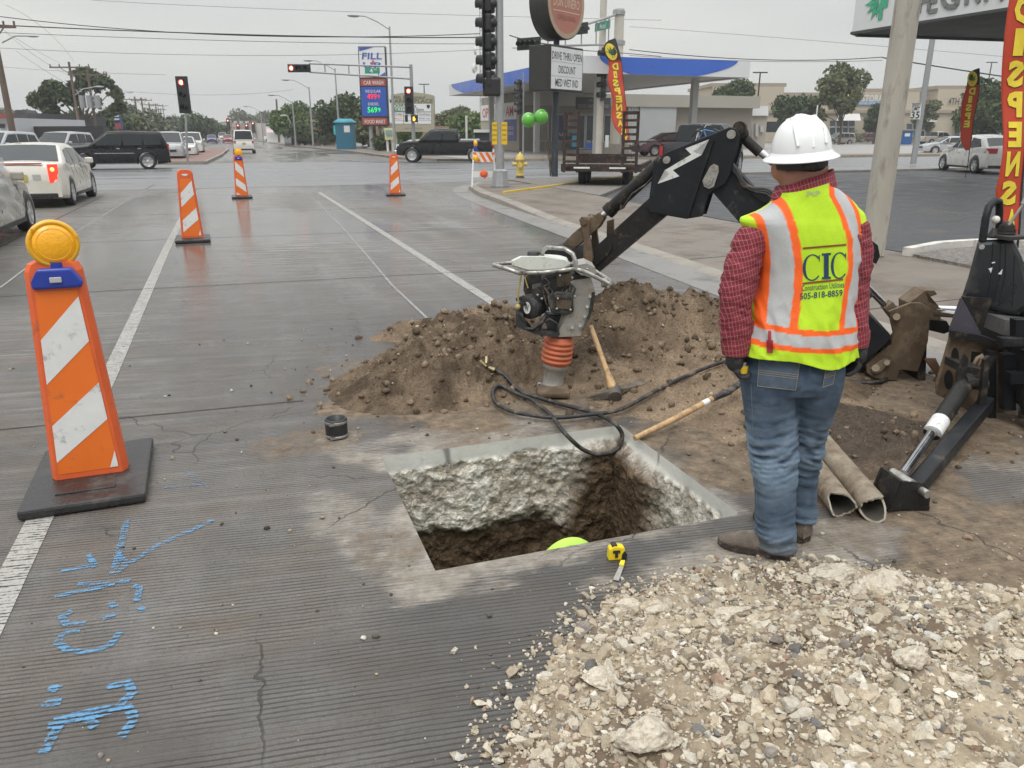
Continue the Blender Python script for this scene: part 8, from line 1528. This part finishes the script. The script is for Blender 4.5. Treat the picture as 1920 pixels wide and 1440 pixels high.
for px,py,w_,h_,m,lb in ((668,272,1.1,2.2,1,'tall tawny shrub just right of the blue booth'),(722,283,1.6,1.6,0,'clipped dark shrub left of the black pickup'),(700,276,1.0,1.3,1,'small brownish shrub below the price sign'),(612,271,1.4,1.5,2,'low green shrub at the fence by the booth'),(1600,266,2.8,1.2,1,'low rounded shrub in front of the maroon SUV')):
    p=G(px,py,.12); tree(lb,p,h_,w_,1500,LF[m],blobs=[(0,0,h_*.45,w_*.7),(-.3*w_,0,h_*.4,w_*.5),(.35*w_,0,h_*.45,w_*.5),(0,.2,h_*.75,w_*.4)],trunk=0,ls=.13,name='shrub',seed=int(px))
# leafless stem by the navy pole
p=G(1032,331,.12); b=MB()
for k in range(5): b.tube([p,p+CR*(-.1+.05*k)+UZ*.9,p+CR*(-.35+.14*k)+UZ*(1.6+.2*(k%3))],[.02,.014,.006],5)
tag(b.build('bare_sapling',bark),'bare thin sapling growing against the foot of the navy sign pole','sapling')
# ================= FAR PIECES =================
def fb_(name,label,cat,x0,y0,x1,D,th,m,y1=None):
    a,c=DV(x0,250,D),DV(x1,250,D); z=DV(x0,y0,D).z; z1=0 if y1 is None else DV(x0,y1,D).z; t=thing(name,label,cat,((a.x+c.x)/2,(a.y+c.y)/2,0)); b=MB(); b.prism([Vector((a.x,a.y,z1)),Vector((c.x,c.y,z1)),Vector((c.x,c.y,z)),Vector((a.x,a.y,z))],CF*th); b.build('wall',m,t); return t
pale=mat('pale_far_wall',(.52,.47,.42),.8,0,.06,.2); dkw=mat('charcoal_wall',(.06,.06,.065),.7,0,.1,.3)
t=fb_('commercial_building','long pale flat building far down the street behind the van','building',411,231,492,240,15,pale)
for k in range(5): pan_(t,'rooftop_unit',430+k*11,227,434+k*11,231,240,csf,1.5)
pan_(t,'red_strip',425,239,480,241,239,ird,.3); 
for k in range(4): pan_(t,'window',418+k*18,244,426+k*18,250,239,dsh,.2)
t=fb_('commercial_building','small white building with grey roof left of the leaning dark pole','building',499,235,530,150,10,wsg); pan_(t,'dark_roof',499,233,531,237,149,dsh,.3); pan_(t,'pink_sign',501,241,513,248,149.4,mat('pink_white',(.75,.6,.62),.4,emit=(1,.8,.85,.4)),.2); pan_(t,'shop_window',516,243,528,252,149.5,dsh,.2)
t=thing('striped_sign','red and white striped sign with a big W shape far down the street','sign',tuple(tp(517,160))); b=MB(); b.prism([DV(507,211,160),DV(529,211,160),DV(529,236,160),DV(507,236,160)],CF*1); sg=b.build('sign_panel',wsg,t); b=MB()
for k in range(5): y=213+k*2.4; b.prism([DV(508,y,159.9),DV(512+k*.6,y,159.9),DV(512+k*.6,y+1.3,159.9),DV(508,y+1.3,159.9)],CF*-.1); b.prism([DV(524-k*.6,y,159.9),DV(528,y,159.9),DV(528,y+1.3,159.9),DV(524-k*.6,y+1.3,159.9)],CF*-.1)
for P_ in ([(511,225),(513,225),(516,233),(514,233)],[(514,233),(516,233),(519,222),(517,222)],[(517,222),(519,222),(522,233),(520,233)],[(520,233),(522,233),(526,225),(524,225)]): b.prism([DV(x,y,159.9) for x,y in P_],CF*-.1)
b.build('stripes',ird,sg); b=MB(); b.cyl(tp(512,160.5),DV(512,235,160.5),.2,n=8); b.cyl(tp(524,160.5),DV(524,235,160.5),.2,n=8); b.build('post',galv,t)
t=fb_('restaurant_building','tan low restaurant with orange roof strip left of the blue booth','building',583,224,627,128,12,mat('ochre_wall',(.36,.28,.17),.8,0,.06,.3)); pan_(t,'hedge_band',584,229,622,239,127,LF[0],.5); pan_(t,'orange_roof',590,242,626,248,126.5,mat('orange_tile',(.42,.16,.09),.7,0,.15,1),.6); pan_(t,'dark_recess',592,248,624,262,127,dgl,.2); pan_(t,'porch_post',605,246,607,266,126,wsg,.3)
# dark fence sections
for x0,x1,lb in ((533,563,'left section of the dark picket fence'),(580,602,'middle section of the dark picket fence'),(605,628,'right section of the dark picket fence by the booth')):
    D=112; t=thing('iron_fence',lb,'fence',tuple(tp((x0+x1)/2,D))); a,c=tp(x0,D),tp(x1,D); b=MB(); n=int((c-a).length/.14)
    for k in range(n): q=a.lerp(c,k/n); b.box(q+UZ*.85,(.07,.05,1.7),Matrix.Rotation(-AZ,3,'Z'))
    b.bar(a+UZ*1.5,c+UZ*1.5,.05,.06); b.bar(a+UZ*.3,c+UZ*.3,.05,.06); b.build('pickets',blt,t)
bb=G(650,280,.12); t=thing('booth','blue portable booth with sloped roof and a white notice, beside a street lamp','booth',tuple(bb),-R(22)); tq=mat('booth_blue',(.02,.14,.22),.5,0,.08,2); b=MB(); b.box((0,0,1.3),(1.7,1.5,2.6)); b.build('wall',tq,t,False); b=MB(); b.rings([[Vector((x*s,y*s,z)) for x,y in ((-1,-.9),(1,-.9),(1,.9),(-1,.9))] for s,z in ((1,2.6),(1,2.7),(.55,3.0))]); b.build('roof',mat('booth_roof',(.04,.26,.34),.5),t,False); b=MB(); b.box((.35,-.77,2.0),(.6,.03,.65)); b.build('notice',wsg,t,False); b=MB(); b.box((-.95,-.3,1.9),(.2,.8,.9)); b.build('teal_panel',mat('teal',(.05,.45,.42),.5),t,False)
t=thing('tan_wall','reddish-tan wall behind the shrubs and price sign','wall',tuple(tp(740,96))); b=MB(); b.prism([tp(705,96),tp(842,110),tp(842,110,2.6),tp(705,96,2.6)],CF*.4); b.build('wall_face',mat('tan_block',(.30,.20,.145),.85,0,.1,.5),t)
t=thing('menu_sign','pale yellow drive-through sign left of the black pickup','sign',tuple(tp(730,70))); b=MB(); b.prism([DV(720,240,70),DV(739,240,70),DV(741,262,70),DV(722,262,70)],CF*.3); s_=b.build('sign_panel',mat('pale_yellow',(.60,.60,.35),.5),t); pan_(s_,'picture_panel',723,244,735,253,69.9,mat('teal_grey',(.2,.33,.33),.5),.05); b=MB(); b.cyl(tp(726,70.3),DV(726,260,70.3),.1,n=8); b.cyl(tp(737,70.3),DV(737,260,70.3),.1,n=8); b.build('post',wpl,t)
t=thing('propane_cage','white-topped cage with dark tanks beside the store corner','cage',tuple(tp(903,72))); b=MB(); b.box(tp(903,72,1.9)+CF*.5,(1.4,1.2,.25),Matrix.Rotation(-AZ,3,'Z')); b.build('lid',wsg,t); b=MB(); b.box(tp(904,72.2,.95)+CF*.5,(1.3,1.1,1.7),Matrix.Rotation(-AZ,3,'Z')); b.build('tank_stack',dgl,t)
t=thing('dumpster','blue steel dumpster right of the wooden pole','dumpster',tuple(G(1690,273,.1))); c=G(1690,273,.1); b=MB(); b.box(c+UZ*1.0+CF*1,(2.7,2.0,1.7),Matrix.Rotation(-AZ,3,'Z'),.04); b.build('bin',mat('dumpster_blue',(.02,.09,.28),.5,0,.1,1),t); b=MB(); b.box(c+UZ*1.93+CF*1,(2.8,2.1,.15),Matrix.Rotation(-AZ,3,'Z')); b.build('lid',mat('lid_grey',(.12,.12,.13),.6),t); b=MB(); b.box(c+UZ*1.4+CR*.6-CF*.02,(.7,.04,.4),Matrix.Rotation(-AZ,3,'Z')); b.build('sticker',wsg,t)
# parking lot lamps
for px,ty,D,lb in ((1411,136,110,'dark lot lamp right of the fuel canopy'),(1832,117,150,'dark lot lamp right of the smaller red flag'),(799,158,150,'lot lamp above the marketplace sign'),(1410,135,0,'')):
    if D: B_=tp(px-(1 if px<1000 else -4),D); z=DV(px,ty,D).z; t=pole('lot_lamp',lb,'lot lamp',B_,Vector((B_.x,B_.y,z)),.12,.09,blt,'tall dark parking lot lamps'); b=MB(); b.box(Vector((B_.x,B_.y,z)),(1.9,.35,.14),Matrix.Rotation(-AZ,3,'Z')); b.build('lamp_head',blt,t)
t=pole('lot_lamp','short white lot post between the trees above the hard hat','lot lamp',tp(1527,100),tp(1527,100,DV(1527,197,100).z),.08,.08,wpl); t=pole('lot_lamp','short white post before the trees right of the black pickup','lot lamp',tp(875,86),tp(875,86,DV(873,217,86).z),.12,.12,wpl)
# left side buildings
t=fb_('workshop_building','white and red low building at the left photo edge','building',-60,221,26,70,12,mat('white_siding',(.55,.56,.58),.6,0,.05,.5)); pan_(t,'red_fascia',-60,213,27,222,69.8,mat('fascia_red',(.28,.08,.06),.6),.3); pan_(t,'small_window',0,232,9,240,69.9,dgl,.05)
t=fb_('dark_building','dark grey sloping building between left pole and trees','building',28,212,72,82,14,dkw); b=MB(); b.prism([DV(28,206,81.9),DV(45,206,81.9),DV(75,245,81.9),DV(28,245,81.9)],CF*2); b.build('sloped_roof',dkw,t); pan_(t,'pale_opening',50,236,66,246,81.5,ccol,.2)
t=thing('billboard','dark and purple sign board on thin legs beyond the dark building','billboard',tuple(tp(70,110))); pan_(t,'board',53,216,68,228,110,dkw,.4); pan_(t,'board',68,217,84,227,110,mat('dull_purple',(.10,.09,.22),.6),.4); b=MB()
for x in (58,66,76): b.cyl(tp(x,110),DV(x,226,110),.12,n=6)
b.build('leg',brw,t)
t=thing('banner_sign','tall blue and red striped banner sign before the pale tree','sign',tuple(tp(220,100))); b=MB(); b.prism([DV(214,206,100),DV(222,204,100),DV(228,243,100),DV(216,243,100)],CF*.4); s_=b.build('board',mat('banner_blue',(.05,.08,.28),.6),t); pan_(s_,'red_panel',216,231,227,242,99.9,mat('banner_red',(.35,.07,.07),.6),.1); pan_(s_,'white_stripe',215,215,223,219,99.9,wsg,.1); pan_(s_,'white_stripe',215,222,224,225,99.9,wsg,.1); b=MB(); b.cyl(tp(221,100.3),DV(221,242,100.3),.15,n=8); b.build('post',galv,t)
t=thing('iron_fence','dark iron fence behind the parked cars at left','fence',tuple(tp(90,72))); a,c=tp(28,74),tp(196,70); b=MB(); n=90
for k in range(n): q=a.lerp(c,k/n); b.box(q+UZ*1.15,(.06,.06,2.3),Matrix.Rotation(-AZ,3,'Z'))
b.bar(a+UZ*2.1,c+UZ*2.1,.05,.08); b.bar(a+UZ*.3,c+UZ*.3,.05,.08); b.build('pickets',blt,t)
t=thing('gantry_sign','pale overhead frame spanning between far utility poles','gantry',tuple(tp(285,170))); b=MB(); b.cyl(tp(274,170),DV(274,221,170),.15,n=6); b.cyl(tp(298,170),DV(298,221,170),.15,n=6); b.bar(DV(274,221,170),DV(298,221,170),.25,.35); b.bar(DV(274,224,170),DV(298,224,170),.15,.2); b.build('frame',wpl,t)
t=thing('traffic_signal','dark unlit horizontal signal hanging far left of the median signal','traffic signal',tuple(tp(318,150))); b=MB(); b.box(DV(317,222,150),(1.0,.3,.45),Matrix.Rotation(-AZ,3,'Z')); b.build('signal_head',sigb,t); b=MB(); b.cyl(tp(298,150),DV(298,216,150),.15,n=6); b.bar(DV(298,217,150),DV(322,221,150),.1,.1); b.build('mast_arm',galv,t)
# distant tree line and low skyline so the street is closed off
rn=np.random.default_rng(5)
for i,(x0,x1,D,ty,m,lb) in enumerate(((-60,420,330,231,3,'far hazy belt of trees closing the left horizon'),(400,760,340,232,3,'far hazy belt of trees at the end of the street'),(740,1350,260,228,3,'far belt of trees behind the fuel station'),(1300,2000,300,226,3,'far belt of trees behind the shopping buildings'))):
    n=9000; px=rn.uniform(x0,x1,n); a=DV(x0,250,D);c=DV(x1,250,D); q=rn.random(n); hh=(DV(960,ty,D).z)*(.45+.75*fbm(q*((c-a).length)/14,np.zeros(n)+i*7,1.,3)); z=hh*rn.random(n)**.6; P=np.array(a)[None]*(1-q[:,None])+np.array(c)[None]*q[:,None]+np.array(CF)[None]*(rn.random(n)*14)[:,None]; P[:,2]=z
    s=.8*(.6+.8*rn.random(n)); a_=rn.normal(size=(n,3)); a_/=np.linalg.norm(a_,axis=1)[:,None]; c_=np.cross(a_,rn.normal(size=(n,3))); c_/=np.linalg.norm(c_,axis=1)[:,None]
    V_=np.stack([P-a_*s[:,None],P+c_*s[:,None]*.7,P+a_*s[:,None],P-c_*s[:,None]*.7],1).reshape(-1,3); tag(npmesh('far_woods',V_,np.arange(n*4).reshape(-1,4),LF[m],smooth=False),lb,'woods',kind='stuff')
# ================= HAZE (damp air over the whole scene) =================
hm=bpy.data.materials.new('haze'); hm.use_nodes=True; nt=hm.node_tree; nt.nodes.clear(); pv=nd(nt,'ShaderNodeVolumePrincipled'); pv.inputs['Color'].default_value=(.93,.94,.95,1); pv.inputs['Density'].default_value=.0007; pv.inputs['Anisotropy'].default_value=.2; ou=nd(nt,'ShaderNodeOutputMaterial'); lk(nt,pv.outputs[0],ou.inputs['Volume'])
b=MB(); b.box((0,100,14),(1400,1300,34)); hz_=b.build('haze',hm); tag(hz_,'damp grey air fading the far street','haze',kind='stuff')
